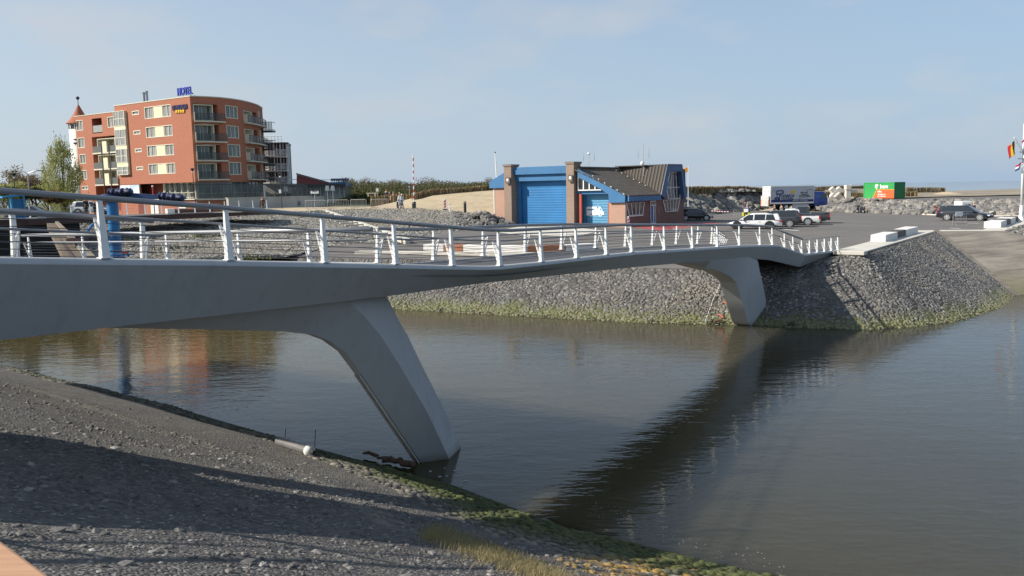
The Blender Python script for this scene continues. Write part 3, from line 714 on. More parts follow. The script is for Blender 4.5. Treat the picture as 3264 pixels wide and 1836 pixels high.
# pale conduit strips running down the underside of the near leg
mb = MB()
for o1 in (1.46, 1.62):
    pts = []
    for px, py in [(1152, 1194), (1200, 1264), (1248, 1336), (1300, 1412), (1344, 1478)]:
        t, z = L(px, py, E0 - EN * 1.42, ED); pts.append(BP(t - .03, o1, z - .02))
    mb.tube(pts, .022, 6)
mb.build('conduit', mat('conduit', (.55, .54, .5), .5), BRG)
# abutment wall closing the space under the far end
mb = MB(); q = [(16.9, 48.3), (12.3, 51.0)]; mb.solid([(q[0][0], q[0][1], -.15), (q[1][0], q[1][1], -.15), (q[1][0], q[1][1], -1.6), (q[0][0], q[0][1], -1.6)], (.3, .5, 0)); mb.build('abutment', MATS['pale_concrete'], BRG)
mb = MB()
a, b = G(2693, 800, .02), G(2680, 835, -.75); mb.solid([E2 + Vector((.1, .2, .05)), E2 + Vector((.55, .1, .05)), E2 + Vector((.1, -1.3, -.62)), E2 + Vector((-.35, -1.2, -.62))], (0, 0, -.3)); mb.build('wing_wall', MATS['pale_concrete'], BRG)

# ---- railing posts: one tapered post with a slanting branch that carries the lower rail
PH = .96
def make_post():
    mb = MB()   # local: x inward, y along, z up
    mb.hexa([(-.055, -.07, 0), (.055, -.07, 0), (.055, .07, 0), (-.055, .07, 0), (.01, -.04, PH), (.055, -.04, PH), (.055, .04, PH), (.01, .04, PH)])
    mb.box((.0, 0, .01), (.15, .2, .02))
    me = mb.build('post', M_WHITE)
    mb = MB()
    mb.tube([(.06, 0, .12), (.17, 0, .46), (.235, 0, .68)], [.032, .025, .02], 6); mb.tube([(.235, 0, .67), (.05, 0, .52)], .018, 5)
    st = mb.build('branch', M_WHITE, me, world=False); return me
POST = make_post()
used = [False]
def place_post(p, inward, h=1.0):
    rz = math.atan2(inward.y, inward.x); inv = BRG.matrix_basis.inverted()
    if not used[0]: o = POST; used[0] = True
    else:
        o = POST.copy(); COL.objects.link(o)
        for ch in POST.children: c = ch.copy(); COL.objects.link(c); c.parent = o
    o.parent = BRG; o.matrix_basis = inv @ Matrix.Translation(p) @ Matrix.Rotation(rz, 4, 'Z') @ Matrix.Diagonal((1, 1, h, 1))
def rail_run(pts, ins, posts_h=1.0, wires=5, cap=.05, low=.024):
    """pts: deck points; ins: inward plan vectors"""
    top = [p + n * .035 + Vector((0, 0, PH * posts_h + .03)) for p, n in zip(pts, ins)]
    lw = [p + n * .235 + Vector((0, 0, .69 * posts_h)) for p, n in zip(pts, ins)]
    mb = MB(); mb.tube(top, cap, 10); mb.build('handrail', M_RAILT, BRG, smooth=True)
    mb = MB(); mb.tube(lw, low, 8); mb.build('lower_rail', M_RAILT, BRG, smooth=True)
    for k in range(wires):
        h = (.12 + .115 * k) * posts_h; mb = MB(); mb.tube([p + n * .045 + Vector((0, 0, h)) for p, n in zip(pts, ins)], .0065, 5, cap=False); mb.build('cable', M_CABLE, BRG)
inN = Vector((-EN.x, -EN.y, 0)); inF = Vector((EN.x, EN.y, 0))
TN = [-2.5, -.1, 2.33, 4.75, 6.99, 9.16, 11.31, 13.54, 15.71, 17.82, 19.83, 22.81, 25.78, 28.83, 31.92, 35.2]
for t in TN: place_post(BP(t, .08, zt(t)), inN)
ks = [BP(37.4, .08, zt(37.4))] + [BP(38.2, .08, .66).lerp(K2 + Vector((-.1, .1, .05)), u) for u in (.3, .62, .95)]
for p in ks: place_post(p, inN, .82 if p is not ks[0] else .95)
d2 = (E2 - K2).normalized(); in2 = Vector((-d2.y, d2.x, 0))
ks2 = [K2.lerp(E2, u) + in2 * .1 + Vector((0, 0, .05)) for u in (.16, .37, .57, .76, .95)]
for p in ks2: place_post(p, in2, .82)
# rails must follow the grade break, so sample densely
ts = [-3.2, -2, 0, 2, 4, 6, 8, 9.5, 10.2, 10.8, 11.4, 12, 13, 15, 17, 19, 21, 24, 27, 30, 33, 36, 37.4]
pl = [BP(t, .08, zt(t)) for t in ts]; il = [inN] * len(ts)
pl = [BP(-9, -2.5, 3.87), BP(-6.2, -1.2, 3.58)] + pl; il = [inN] * len(pl)  # rail and posts carried along the unseen shadow-widening flare
for q_ in (BP(-7.6, -1.85, 3.72), BP(-5.2, -.75, 3.45)): place_post(q_, inN)
rail_run(pl + [BP(38.1, .08, .60)], il + [inN])
rail_run([BP(38.1, .08, .70), K2 + Vector((-.15, .05, .03))] , [inN, (inN + in2).normalized()], .86)
rail_run([K2 + Vector((-.15, .05, .05)), E2 + in2 * .1 + Vector((0, 0, .05))], [in2, in2], .8, 5, .02, .018)
# inner rail of the near arm
TI = [-5.2, -2.85, -.1, 2.45]
def zin(t): return zt(t + .9) - .22
for t in TI: place_post(BP(t, DW - .1, zin(t)), inF, 1.08)
rail_run([BP(t, DW - .1, zin(t)) for t in (-6, -3, 0, 2.7)], [inF] * 4, 1.08, 5, .06)
# far rail
TF = [FT_ for FT_ in (9.6, 12.1, 14.7, 17.3, 19.9, 22.7, 25.5, 28.4, 31.3, 34.2, 36.3)]
def zf_(t): return zt(t + .6) + .04
for t in TF: place_post(BP(t, DW - .08, zf_(t)), inF, .98)
rail_run([BP(t, DW - .08, zf_(t)) for t in (9.6, 10.6, 11.5, 14, 17, 20, 23, 26, 29, 32, 34.5, 36.4)], [inF] * 12, .98)
p0 = BP(36.4, DW - .08, zf_(36.4)); p1 = FF + Vector((.1, 0, .05)); dd_ = (p1 - p0); inE = Vector((dd_.y, -dd_.x, 0)).normalized()
for k in range(1, 8): place_post(p0.lerp(p1, k / 7), inE, .98 - .012 * k)
rail_run([p0, p1], [inE, inE], .94, 5, .03)
nB = Vector((FBd.y, -FBd.x)); inB = Vector((-nB.x, -nB.y, 0)); inB = inB if inB.y < 0 else -inB
for s in (2.7, 6.1, 10.2, 16.0, 20.5): place_post(FBp(s, .08, zbr(s) + .06), inB, .98)
rail_run([FBp(s, .08, zbr(s) + .06) for s in (0, 5, 10, 15, 21)], [inB] * 5, .98, 5, .07, .032)

# ================================================================= wooden rail where the photographer stands
a, b = G(0, 1718, 3.32), G(163, 1836, 3.32); d = (b - a).normalized(); n = Vector((-d.y, d.x, 0)); n = n if n.y < 0 or n.x < 0 else -n
n = Vector((d.y, -d.x, 0)) if Vector((d.y, -d.x, 0)).dot(Vector((0, -1, 0))) > 0 else Vector((-d.y, d.x, 0))
WRL = thing('wooden_railing', 'sunlit wooden handrail of the viewing deck in the bottom left corner', 'railing', (a.x, a.y, 2.0))
wd = NB('rail_wood'); c1 = wd.coord('Object', (1, 1, 1)); cg = wd.coord('Object', (3, 40, 40), (0, 0, -math.atan2(d.y, d.x)))
wd.out(wd.mix(wd.ramp(wd.noise(cg, 1.5, 5), [(.35, 0.0), (.7, .6)]), (.50, .29, .17), (.36, .19, .10)), .7, wd.noise(cg, 3, 3), .15, .01)
mb = MB(); q = [a - d * 3, b + d * 3, b + d * 3 + n * .16, a - d * 3 + n * .16]; mb.solid(q, (0, 0, -.05)); bevel(mb.build('top_board', wd.m, WRL), .008)
mb = MB(); mb.solid([p + n * .05 * s + Vector((0, 0, -.5)) for p, s in ((a - d * 3, 1), (b + d * 3, 1), (b + d * 3, 2), (a - d * 3, 2))], (0, 0, -.12)); mb.build('rail_board', wd.m, WRL)
for k in (-2.6, -.9, .9, 2.6):
    mb = MB(); c = a.lerp(b, .5) + d * k + n * .085; mb.box((c.x, c.y, (3.27 + .4) / 2), (.08, .08, 3.27 - .4), math.atan2(d.y, d.x)); mb.build('post', wd.m, WRL)
# ================================================================= ROCKS, REED SCREENS, SHRUBS
def rock_band(A, B, dens, r0, r1, name='riprap', under=True):
    P, Rr, Nn = [], [], []
    for i in range(len(A) - 1):
        a0, a1, b0, b1 = map(Vector, (A[i], A[i + 1], B[i], B[i + 1]))
        area = ((a1 - a0).length + (b1 - b0).length) / 2 * ((b0 - a0).length + (b1 - a1).length) / 2
        for k in range(int(area * dens)):
            u, v = random.random(), random.random(); r = random.uniform(r0, r1)
            P.append(a0.lerp(a1, u).lerp(b0.lerp(b1, u), v) + Vector((0, 0, random.uniform(-.1, .25) * r))); Rr.append(r); Nn.append((random.uniform(-.6, .6), random.uniform(-.8, .2), 1))
    struct(scatter(name, P, Rr, M_ROCK, .8, Nn, variants=30), 'stuff')
    mb = MB(); mb.loft([[Vector(a) - Vector((0, 0, .1)), Vector(b)] for a, b in zip(A, B)], close=False, caps=False); struct(mb.build('rock_slope', MATS['slope_stone']))
rock_band([(20.5, 104.5, 0), (23.6, 108.4, 0), (30.5, 117.6, 0), (39, 127, 0), (44.6, 131, .2)], [(16.5, 106.5, 2.9), (20.6, 110.8, 2.95), (27.6, 120.6, 2.95), (36.8, 131, 2.9), (43.6, 134, 2.6)], 3.6, .34, .72)
rock_band([(44.6, 115.8, .0), (47.7, 107.5, 0), (48.6, 103, 0), (51.2, 96.6, 0), (56.7, 90.2, 0), (66, 82, 0)], [(45.5, 122, .3), (52.0, 113, 1.15), (54.4, 110.4, 1.25), (57.2, 107.5, 1.3), (63.6, 100.4, 1.35), (74, 91, 1.35)], 4.2, .28, .6)
rock_band(RKB, RKT, 5, .28, .5)
# loose heap beside the station
c = Vector((-3.2, 88.5, 0)); P, Rr = [], []
for k in range(150):
    u = random.random(); a = random.uniform(0, 2 * pi); q = Vector((c.x + 3.0 * math.sqrt(u) * cos(a) * 1.15, c.y + 2.2 * math.sqrt(u) * sin(a), max(0, 1.55 * (1 - math.sqrt(u)) + .1 + .35 * (q_ := 0)))); P.append(q); Rr.append(random.uniform(.28, .5))
struct(scatter('rock_heap', P, Rr, M_ROCK, .8, variants=30), 'stuff')

M_REED = NB('reed_straw'); c1 = M_REED.coord('Object'); gi = M_REED.node('ShaderNodeNewGeometry').outputs['Random Per Island']
M_REED = M_REED.out(M_REED.mix(M_REED.ramp(M_REED.noise(c1, .35, 4), [(.4, 0.0), (.65, .75)]), M_REED.ramp(gi, [(0, (.17, .12, .065)), (.5, (.24, .175, .10)), (1, (.33, .26, .155))]), (.20, .155, .06)), .9)
def reed_fence(pts, h, dens, label, lean=.06, top=None):
    """row of upright brushwood bundles"""
    mb = MB()
    for i in range(len(pts) - 1):
        a, b = Vector(pts[i]), Vector(pts[i + 1]); d = b - a; n = max(1, int(d.length * dens))
        for k in range(n):
            for row in (0, .12, -.12):
                p = a + d * ((k + random.random()) / n) + Vector((-d.y, d.x, 0)).normalized() * row
                hh = h * random.uniform(.9, 1.05) * (1 + .08 * hnoise(p.x * .9, p.y * .9)); w_ = random.uniform(.04, .08); t = random.uniform(0, pi)
                q = p + Vector((random.uniform(-lean, lean), random.uniform(-lean, lean), hh)); dx = Vector((cos(t), sin(t), 0)) * w_
                mb.add([p - dx - Vector((0, 0, .25)), p + dx - Vector((0, 0, .25)), q + dx * .6, q - dx * .6], [(0, 1, 2, 3)])
    return tag(mb.build('reed_fence', M_REED), label, 'fence', 'brushwood fences in the dunes')
def gzp(x, y, dz=0): return (x, y, gz(x, y) + dz)
gq = lambda px, py, Y: D(px, py, Y)
FPATH = [gq(1316, 638, 108), gq(1370, 627, 110), gq(1430, 623, 112), gq(1500, 616, 114), gq(1560, 611, 116), gq(1640, 606, 118)]
reed_fence(FPATH, .95, 16, 'brown brushwood fence curving up the sand dune behind the raised barrier')
reed_fence([gq(1180, 657, 112), gq(1250, 656, 112), gq(1313, 652, 111)], 1.45, 14, 'tall straw fence on level sand left of the raised barrier', .1)
reed_fence([gq(2150, 613, 115), gq(2260, 613, 119), (30.5, 124, 3.0), (37.3, 133, 3.0), gq(2480, 617, 138)], .85, 16, 'long straw fence along the top of the rock slope beside the station')
reed_fence([gq(2560, 612, 150), gq(2620, 607, 150), gq(2680, 604, 150), gq(2765, 604, 152)], .72, 16, 'straw fence on the crest behind the concrete sculptures')
reed_fence([gq(2622, 626, 142), gq(2690, 627, 142), gq(2760, 629, 142)], .8, 16, 'lower straw fence between the concrete sculptures and the green container')
reed_fence([gq(2870, 631, 142), gq(2915, 627, 142), gq(2922, 626, 141)], 1.0, 16, 'dark brushwood fence standing right of the green container')
reed_fence([gq(2885, 612, 158), gq(2950, 611, 158), gq(3012, 611, 158)], .85, 14, 'ragged brushwood fence on the crest nearest the sea', .14)
# crest of sand under the far fences and along the platform edge
def berm(pts, w, h, m=MATS['sand']):
    mb = MB(); rows = []
    for i, p in enumerate(pts):
        a, b = Vector(pts[max(i - 1, 0)]), Vector(pts[min(i + 1, len(pts) - 1)]); d = (b - a).normalized(); n = Vector((-d.y, d.x, 0))
        rows.append([Vector((p[0], p[1], p[2])) + n * w * t - Vector((0, 0, h * t * t)) for t in (-1, -.7, -.4, -.15, .15, .4, .7, 1)])
    mb.loft(rows, close=False, caps=False); return struct(mb.build('sand_ridge', m, smooth=True))
berm([gq(2560, 612, 152), gq(2620, 603, 152), gq(2680, 600, 152), gq(2765, 600, 154), gq(2870, 614, 158), gq(2950, 612, 159), gq(3020, 612, 159), gq(3080, 616, 158)], 12, 2.6, MATS['dull_sand'])
berm([gq(2600, 622, 143), gq(2690, 624, 143), gq(2760, 629, 143), gq(2880, 630, 143), gq(2940, 628, 143), gq(3000, 626, 144), gq(3060, 624, 146)], 5, 1.3)
berm([gq(2960, 622, 150), gq(3010, 611, 150), gq(3040, 613, 150), gq(3090, 622, 150)], 6, 1.8)
# leaf clumps
def leaf_mass(pts, n, size, m, name, label=None, cat=None, parent=None, squash=1.0, blade=False):
    """pts: list of (centre, radii) blobs filled with leaf faces"""
    mb = MB(); tot = sum(r[0] * r[1] * r[2] for _, r in pts)
    for c, r in pts:
        k = max(6, int(n * r[0] * r[1] * r[2] / tot))
        for _ in range(k):
            while True:
                d = NR.uniform(-1, 1, 3)
                l = np.linalg.norm(d)
                if .35 < l < 1: break
            d = d * (NR.uniform(.75, 1.0) if random.random() < .7 else 1)
            p = Vector((c[0] + d[0] * r[0], c[1] + d[1] * r[1], c[2] + d[2] * r[2]))
            a = Vector(NR.normal(0, 1, 3)).normalized(); b = a.cross(Vector(NR.normal(0, 1, 3))).normalized(); s_ = size * random.uniform(.6, 1.3)
            mb.add([p - a * s_, p + b * s_ * .45, p + a * s_, p - b * s_ * .45], [(0, 1, 2, 3)])
    return mb
def leaf_mat(name, c0, c1, c2):
    q = NB(name); co = q.coord('Object'); gi = q.node('ShaderNodeNewGeometry').outputs['Random Per Island']
    q.out(q.mix(q.ramp(q.noise(co, .12, 4), [(.4, 0.0), (.6, .55)]), q.ramp(gi, [(0, c0), (1, c1)]), c2), .8, Specular_IOR_Level=.2)
    tr = q.node('ShaderNodeBsdfTranslucent'); q.l.new(q.b.inputs['Base Color'].links[0].from_socket, tr.inputs[0]); ms = q.node('ShaderNodeMixShader', {0: .4, 1: q.b.outputs[0], 2: tr.outputs[0]}); q.l.new(ms.outputs[0], q.n['Material Output'].inputs[0])
    return q.m
M_SCRUB = leaf_mat('scrub_leaves', (.085, .082, .042), (.17, .15, .088), (.10, .115, .04))
M_HEDGE = leaf_mat('hedge_leaves', (.02, .03, .012), (.055, .07, .025), (.03, .04, .014))
M_WILL = leaf_mat('willow_leaves', (.28, .29, .085), (.44, .44, .19), (.34, .34, .12))
M_BROWN = leaf_mat('bare_twigs', (.16, .125, .09), (.26, .21, .15), (.17, .15, .08))
M_BARK = mat('bark', (.10, .08, .06), .9, 0, .3, 5, .4, 20)
# far-off scrub on the dunes: one mass
blobs = []
for px in range(1085, 1600, 9):
    for row in range(4):
        Y = 165 + row * 22 + random.uniform(-8, 8); yb = 588 + random.uniform(-4, 3) - (4 - row) * -3.5
        top = 583 - row * 1.6 + 5 * hnoise(px * .03, row) - (3 if px < 1180 else 0)
        a, b = D(px + random.uniform(-5, 5), top, Y), D(px, 622, Y)
        h = max(1.2, (a.z - 1.5) / 2); blobs.append(((a.x, Y, a.z - h * .9), (random.uniform(1.6, 3.0), 2.5, h)))
mb = leaf_mass(blobs, 42000, .22, None, ''); struct(mb.build('dune_scrub', M_SCRUB, fix=False), 'stuff')
blobs = []
for px in range(870, 1190, 8):
    Y = 146 + random.uniform(-4, 4); a = D(px, 629 + random.uniform(-3, 4) + (0 if px > 990 else -4), Y); blobs.append(((a.x, Y, a.z - .5), (1.2, 1.5, .9)))
mb = leaf_mass(blobs, 6500, .22, None, ''); struct(mb.build('dark_hedge_scrub', M_HEDGE, fix=False), 'stuff')
blobs = []
for px in range(1090, 1240, 7):
    for py, Y in ((612, 170), (622, 150), (632, 138)):
        a = D(px + random.uniform(-4, 4), py + random.uniform(-3, 3), Y); blobs.append(((a.x, Y, a.z - .5), (1.2, 2, .7)))
for px in range(2180, 2480, 12):
    a = D(px, 598, 150); blobs.append(((a.x, 150, a.z - .9), (1.4, 2, .8)))
mb = leaf_mass(blobs, 6000, .22, None, ''); struct(mb.build('dune_grass', leaf_mat('marram', (.07, .085, .025), (.15, .15, .055), (.13, .125, .045)), fix=False), 'stuff')
def bush(px, py, Y, r, n, m, label, cat='bush', group=None, sz=.2):
    c = D(px, py, Y); t = thing('shrub', label, cat, (c.x, c.y, c.z - r[2]), 0, group)
    bl = [((c.x + random.uniform(-.5, .5) * r[0], c.y + random.uniform(-.4, .4) * r[1], c.z + random.uniform(-.3, .3) * r[2]), (r[0] * .62, r[1] * .62, r[2] * .62)) for _ in range(6)]
    leaf_mass(bl, n, sz, None, '').build('foliage', m, t, fix=False)
    mb = MB()
    for k in range(5):
        a = random.uniform(0, 2 * pi); mb.tube([(c.x, c.y, c.z - r[2] * 1.6), (c.x + cos(a) * r[0] * .3, c.y + sin(a) * r[1] * .3, c.z)], [.06, .02], 4)
    mb.build('stems', M_BARK, t)
for px, py, Y, r, lb in [(1358, 577, 190, (3.2, 2, 2.0), 'windswept bare shrub on the dune skyline right of the raised barrier pole'), (1255, 578, 195, (2.6, 2, 1.3), 'low bare shrub on the skyline just left of the raised barrier pole'), (1555, 575, 190, (2.4, 2, 1.5), 'bare shrub on the skyline beside the blue eave of the station'),
                         (1105, 574, 190, (3.5, 2, 1.7), 'brown twiggy shrub on the skyline beside the pavilion terrace'), (1170, 574, 192, (3, 2, 1.5), 'brown twiggy shrub further right on the skyline from the pavilion')]:
    bush(px, py + 2, Y, (r[0] * .85, r[1], r[2] * .8), 420, M_BROWN, lb, 'shrub', 'bare shrubs on the dune skyline', .13)
# trees at the left
def tree(px0, pxtop, py_top, Y, zg, spread, leaves, m, label, name='tree', sz=.15, group=None, leafy=1.0, seed=1):
    rs = random.Random(seed); base = D(px0, 600, Y); base.z = zg; top = D(pxtop, py_top, Y); H = top.z - zg
    t = thing(name, label, 'tree', base, 0, group); mb = MB(); ends = []
    def limb(p, d, ln, r, lev):
        pts = [p]; q = p
        for k in range(3):
            d = (d + Vector((rs.uniform(-.22, .22), rs.uniform(-.22, .22), rs.uniform(-.02, .18)))).normalized(); q = q + d * ln / 3; pts.append(q)
        mb.tube(pts, [r, r * .85, r * .7, r * .5], 5 if lev else 8, cap=False)
        if lev >= 3 or r < .012: ends.append((pts[-1], pts[1])); return
        for k in range(4 if lev else 5):
            u = rs.uniform(.35, 1.0); o_ = pts[min(3, int(u * 3))]; a = rs.uniform(0, 2 * pi)
            nd = (d * rs.uniform(.5, 1.0) + Vector((cos(a), sin(a), rs.uniform(.0, .5))) * spread).normalized(); limb(o_, nd, ln * rs.uniform(.55, .75), r * .5, lev + 1)
        ends.append((pts[-1], pts[2]))
    limb(base, Vector((0, 0, 1)), H * .42, H * .014, 0)
    zt_ = max(e[0].z for e in ends); k = H / max(.1, zt_ - zg) * .97
    gr_ = lambda q: base + (Vector(q) - base) * k
    mb.v = [tuple(gr_(q)) for q in mb.v]; ends = [(gr_(a), gr_(b)) for a, b in ends]
    mb.build('trunk', M_BARK, t)
    lm = MB()
    for e, b in ends:
        for _ in range(max(1, int(leaves / len(ends)))):
            p = b.lerp(e, rs.uniform(.2, 1.15)) + Vector((rs.gauss(0, .32), rs.gauss(0, .32), rs.gauss(0, .3)))
            a = Vector((rs.gauss(0, 1), rs.gauss(0, 1), rs.gauss(0, 1))).normalized(); b2 = a.cross(Vector((rs.gauss(0, 1), rs.gauss(0, 1), rs.gauss(0, 1)))).normalized(); s_ = sz * rs.uniform(.6, 1.3)
            lm.add([p - a * s_, p + b2 * s_ * .4, p + a * s_, p - b2 * s_ * .4], [(0, 1, 2, 3)])
    lm.build('crown', m, t, fix=False)
def willow(px0, px1, py_top, py_bot, Y, zg, n, label, seed):
    rs = np.random.RandomState(seed); R = random.Random(seed); l, r_ = D(px0, 560, Y), D(px1, 560, Y); cx = (l.x + r_.x) / 2; Rx = (r_.x - l.x) / 2; zt_ = D(px0, py_top, Y).z
    t = thing('willow_tree', label, 'tree', (cx, Y, zg)); mb = MB()
    prof = lambda u: Rx * max(.08, (1 - max(0, (u - .38) / .62) ** 2.4)) * (.72 + .28 * min(1, u / .38))
    for k in range(26):
        u = R.uniform(.45, 1.0); a = R.uniform(0, 2 * pi); rr = prof(u) * R.uniform(.2, .95); e = Vector((cx + cos(a) * rr, Y + sin(a) * rr * .8, zg + (zt_ - zg) * u)); m = Vector((cx + cos(a) * rr * .4, Y + sin(a) * rr * .3, zg + (e.z - zg) * .45))
        mb.tube([(cx + R.uniform(-.2, .2), Y, zg - .3), m, e], [.10, .05, .012], 5, cap=False)
    mb.build('trunk', M_BARK, t)
    lm = MB(); cl = []
    for k in range(150):
        u = R.uniform(.06, .97); a = R.uniform(0, 2 * pi); rr = prof(u) * math.sqrt(R.uniform(.05, 1)); cl.append((cx + cos(a) * rr, Y + sin(a) * rr * .8, zg + (zt_ - zg) * u, R.uniform(.35, .8)))
    for k in range(n):
        c = cl[R.randrange(len(cl))]; p = Vector((c[0] + rs.normal(0, .42) * c[3], c[1] + rs.normal(0, .42) * c[3], c[2] + rs.normal(0, .75) * c[3]))
        up_ = Vector((rs.normal(0, .35), rs.normal(0, .35), 1)).normalized(); sd = up_.cross(Vector(rs.normal(0, 1, 3))).normalized(); s_ = R.uniform(.08, .19)
        lm.add([p - up_ * s_, p + sd * s_ * .32, p + up_ * s_, p - sd * s_ * .32], [(0, 1, 2, 3)])
    lm.build('crown', M_WILL, t, fix=False)
willow(132, 264, 452, 640, 108, .8, 10500, 'pale green willow in fresh leaf standing before the white tower', 4)
tree(150, 152, 556, 112, .8, .8, 3500, M_WILL, 'smaller light green willow just left of the big one', seed=9, sz=.13)
tree(8, 5, 528, 120, .8, 1.1, 5000, M_BROWN, 'brown bare tree at the left edge of the photo', seed=12, sz=.16)
tree(70, 72, 552, 150, .8, 1.2, 3000, M_BROWN, 'distant grey-brown tree behind the double street lamp', seed=15, sz=.17)
tree(115, 118, 552, 150, .8, 1.2, 3000, M_BROWN, 'distant grey-brown tree right of the double street lamp', seed=21, sz=.17)
tree(40, 30, 575, 108, .8, 1.2, 3500, M_WILL, 'low yellow-green tree at the far left above the blue frame', seed=25, sz=.16)
for px, py, Y, r, m, lb in [(38, 612, 96, (1.7, 1.4, .75), M_HEDGE, 'round dark evergreen bush left of the lamp column foot'), (100, 618, 96, (1.9, 1.4, .8), M_HEDGE, 'dark evergreen bush right of the lamp column foot'), (150, 628, 100, (2.2, 1.5, 1.0), leaf_mat('rust_leaves', (.12, .06, .03), (.22, .13, .06), (.14, .12, .04)), 'rust coloured bush under the willow'), (205, 628, 102, (2.6, 1.5, .9), M_WILL, 'yellow-green undergrowth at the foot of the willow'), (5, 610, 98, (1.5, 1.4, 1.0), M_WILL, 'yellow-green bush at the left photo edge')]:
    bush(px, py, Y, r, 1300, m, lb)
# dry grass on the near bank
mb = MB()
for k in range(6500):
    u = random.random(); px, py = 1385 + u * 420 + random.gauss(0, 26), 1702 + u * 165 + random.gauss(0, 15)
    if random.random() < .12: px, py = 1380 + random.gauss(0, 16), 1712 + random.gauss(0, 8)
    p = G(px, py, -1.0)
    # drop onto the bank: march along the ray
    r = ray(px, py); kk = 6.0 / r.y; best = None
    for st in range(60):
        y = 7.0 + st * .15; q = r * (y / r.y) + Vector((0, 0, CAMZ)); d2_ = min(((Vector((q.x, q.y)) - NWv[i].lerp(NWv[i + 1], tt_)).length for i in range(4, 8) for tt_ in (0, .2, .4, .6, .8)))
        if q.z <= nearz(d2_): best = q; break
    if best is None: continue
    h = random.uniform(.05, .17) * (1.2 if u < .1 else 1); a = random.uniform(0, 2 * pi); w_ = .004; l = Vector((random.gauss(.03, .05), random.gauss(0, .05), h)); dx = Vector((cos(a), sin(a), 0)) * w_
    mb.add([best - dx - Vector((0, 0, .03)), best + dx - Vector((0, 0, .03)), best + l * .6 + dx * .7, best + l], [(0, 1, 2, 3)])
struct(mb.build('dry_grass', leaf_mat('dry_grass', (.30, .25, .13), (.52, .44, .26), (.32, .28, .12)), fix=False), 'stuff')
# ================================================================= STATION BUILDING
SO = Vector((11.5, 82.0)); SU = Vector((-.8, .6)); SV = Vector((.6, .8))        # corner, along front (to the left), along the side wall
def SP(u, v, z): q = SO + SU * u + SV * v; return Vector((q.x, q.y, z))
z4 = lambda x, y: (1540 + x * .26398, 460 + y * .26398)
def SF(x, y, v=0.0): return L(*z4(x, y), SO + SV * v, SU)
def SS(x, y, u=0.0): return L(*z4(x, y), SO + SU * u, SV)
def brick_mat(name, c1_, c2_, mortar, ux, scale=1.0, var=.2):
    q = NB(name); co = q.node('ShaderNodeTexCoord').outputs['Object']; s_ = q.node('ShaderNodeSeparateXYZ', {0: co})
    al = q.math('ADD', q.math('MULTIPLY', s_.outputs[0], ux[0]), q.math('MULTIPLY', s_.outputs[1], ux[1]))
    v = q.node('ShaderNodeCombineXYZ', {0: al, 1: s_.outputs[2]}).outputs[0]
    b = q.node('ShaderNodeTexBrick', {'Vector': v, 'Color1': c1_ + (1,), 'Color2': c2_ + (1,), 'Mortar': mortar + (1,), 'Scale': scale, 'Mortar Size': .008, 'Brick Width': .22, 'Row Height': .065})
    col = q.mix(q.ramp(q.noise(co, .35, 6, .65), [(.35, 0.0), (.75, var)]), b.outputs[0], tuple(c * .62 for c in c1_))
    col = q.mix(q.ramp(q.noise(co, 3.5, 5), [(.5, 0.0), (.8, .18)]), col, tuple(min(1, c * 1.35) for c in c1_))
    q.out(col, .88, b.outputs['Fac'], .25, .01); return q.m
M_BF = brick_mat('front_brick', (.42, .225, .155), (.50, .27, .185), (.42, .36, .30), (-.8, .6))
M_BS = brick_mat('side_brick_shaded', (.20, .085, .07), (.25, .11, .085), (.22, .18, .15), (.6, .8))  # darker copy of the front brick; the side's shade is in its colour
M_PIL = brick_mat('pillar_brick', (.26, .185, .14), (.32, .225, .17), (.27, .22, .18), (-.8, .6))
M_BLUE = mat('blue_cladding', (.038, .155, .325), .55, 0, .10, .8)
M_BLUED = mat('blue_roller', (.024, .165, .39), .45, 0, .12, .6)
M_LBLUE = mat('light_blue_door', (.075, .27, .45), .5, 0, .10, .8)
M_RED = mat('red_paint_post', (.42, .07, .045), .5, 0, .1)
M_WPAINT = mat('white_paint', (.78, .77, .74), .5, 0, .06, 2)
gl = NB('window_glass'); c1 = gl.coord('Object')
gl.out(gl.ramp(gl.noise(c1, .5, 3), [(.35, (.02, .024, .028)), (.7, (.055, .06, .065))]), .06, Specular_IOR_Level=.8); M_GLASS = gl.m
M_CAP = mat('dark_coping', (.12, .10, .09), .7, 0, .15)
tl = NB('roof_tiles'); co = tl.node('ShaderNodeTexCoord').outputs['Object']; s_ = tl.node('ShaderNodeSeparateXYZ', {0: co})
al = tl.math('ADD', tl.math('MULTIPLY', s_.outputs[0], .6), tl.math('MULTIPLY', s_.outputs[1], .8)); up = tl.math('ADD', tl.math('MULTIPLY', s_.outputs[0], -.8), tl.math('MULTIPLY', s_.outputs[1], .6))
vv = tl.node('ShaderNodeCombineXYZ', {0: al, 1: up}).outputs[0]
br_ = tl.node('ShaderNodeTexBrick', {'Vector': vv, 'Color1': (.085, .072, .06, 1), 'Color2': (.13, .11, .09, 1), 'Mortar': (.035, .03, .026, 1), 'Scale': 1.0, 'Mortar Size': .022, 'Brick Width': .3, 'Row Height': .34})
tl.out(tl.mix(tl.ramp(tl.noise(co, .6, 6, .7), [(.45, 0.0), (.75, .5)]), br_.outputs[0], (.115, .10, .08)), .85, br_.outputs['Fac'], .5, .03); M_TILE = tl.m
ST = thing('lifeboat_station', 'brick and blue lifeboat station with roller doors and a dark tiled roof', 'station building', (SO.x, SO.y, 0))
def sb(mb, u0, u1, v0, v1, z0, z1):
    return mb.hexa([SP(u0, v0, z0), SP(u1, v0, z0), SP(u1, v1, z0), SP(u0, v1, z0), SP(u0, v0, z1), SP(u1, v0, z1), SP(u1, v1, z1), SP(u0, v1, z1)])
p1a, p1z = SF(272, 268); p1b = SF(358, 268)[0]; p2a, p2z = SF(1022, 236); p2b = SF(1115, 236)[0]
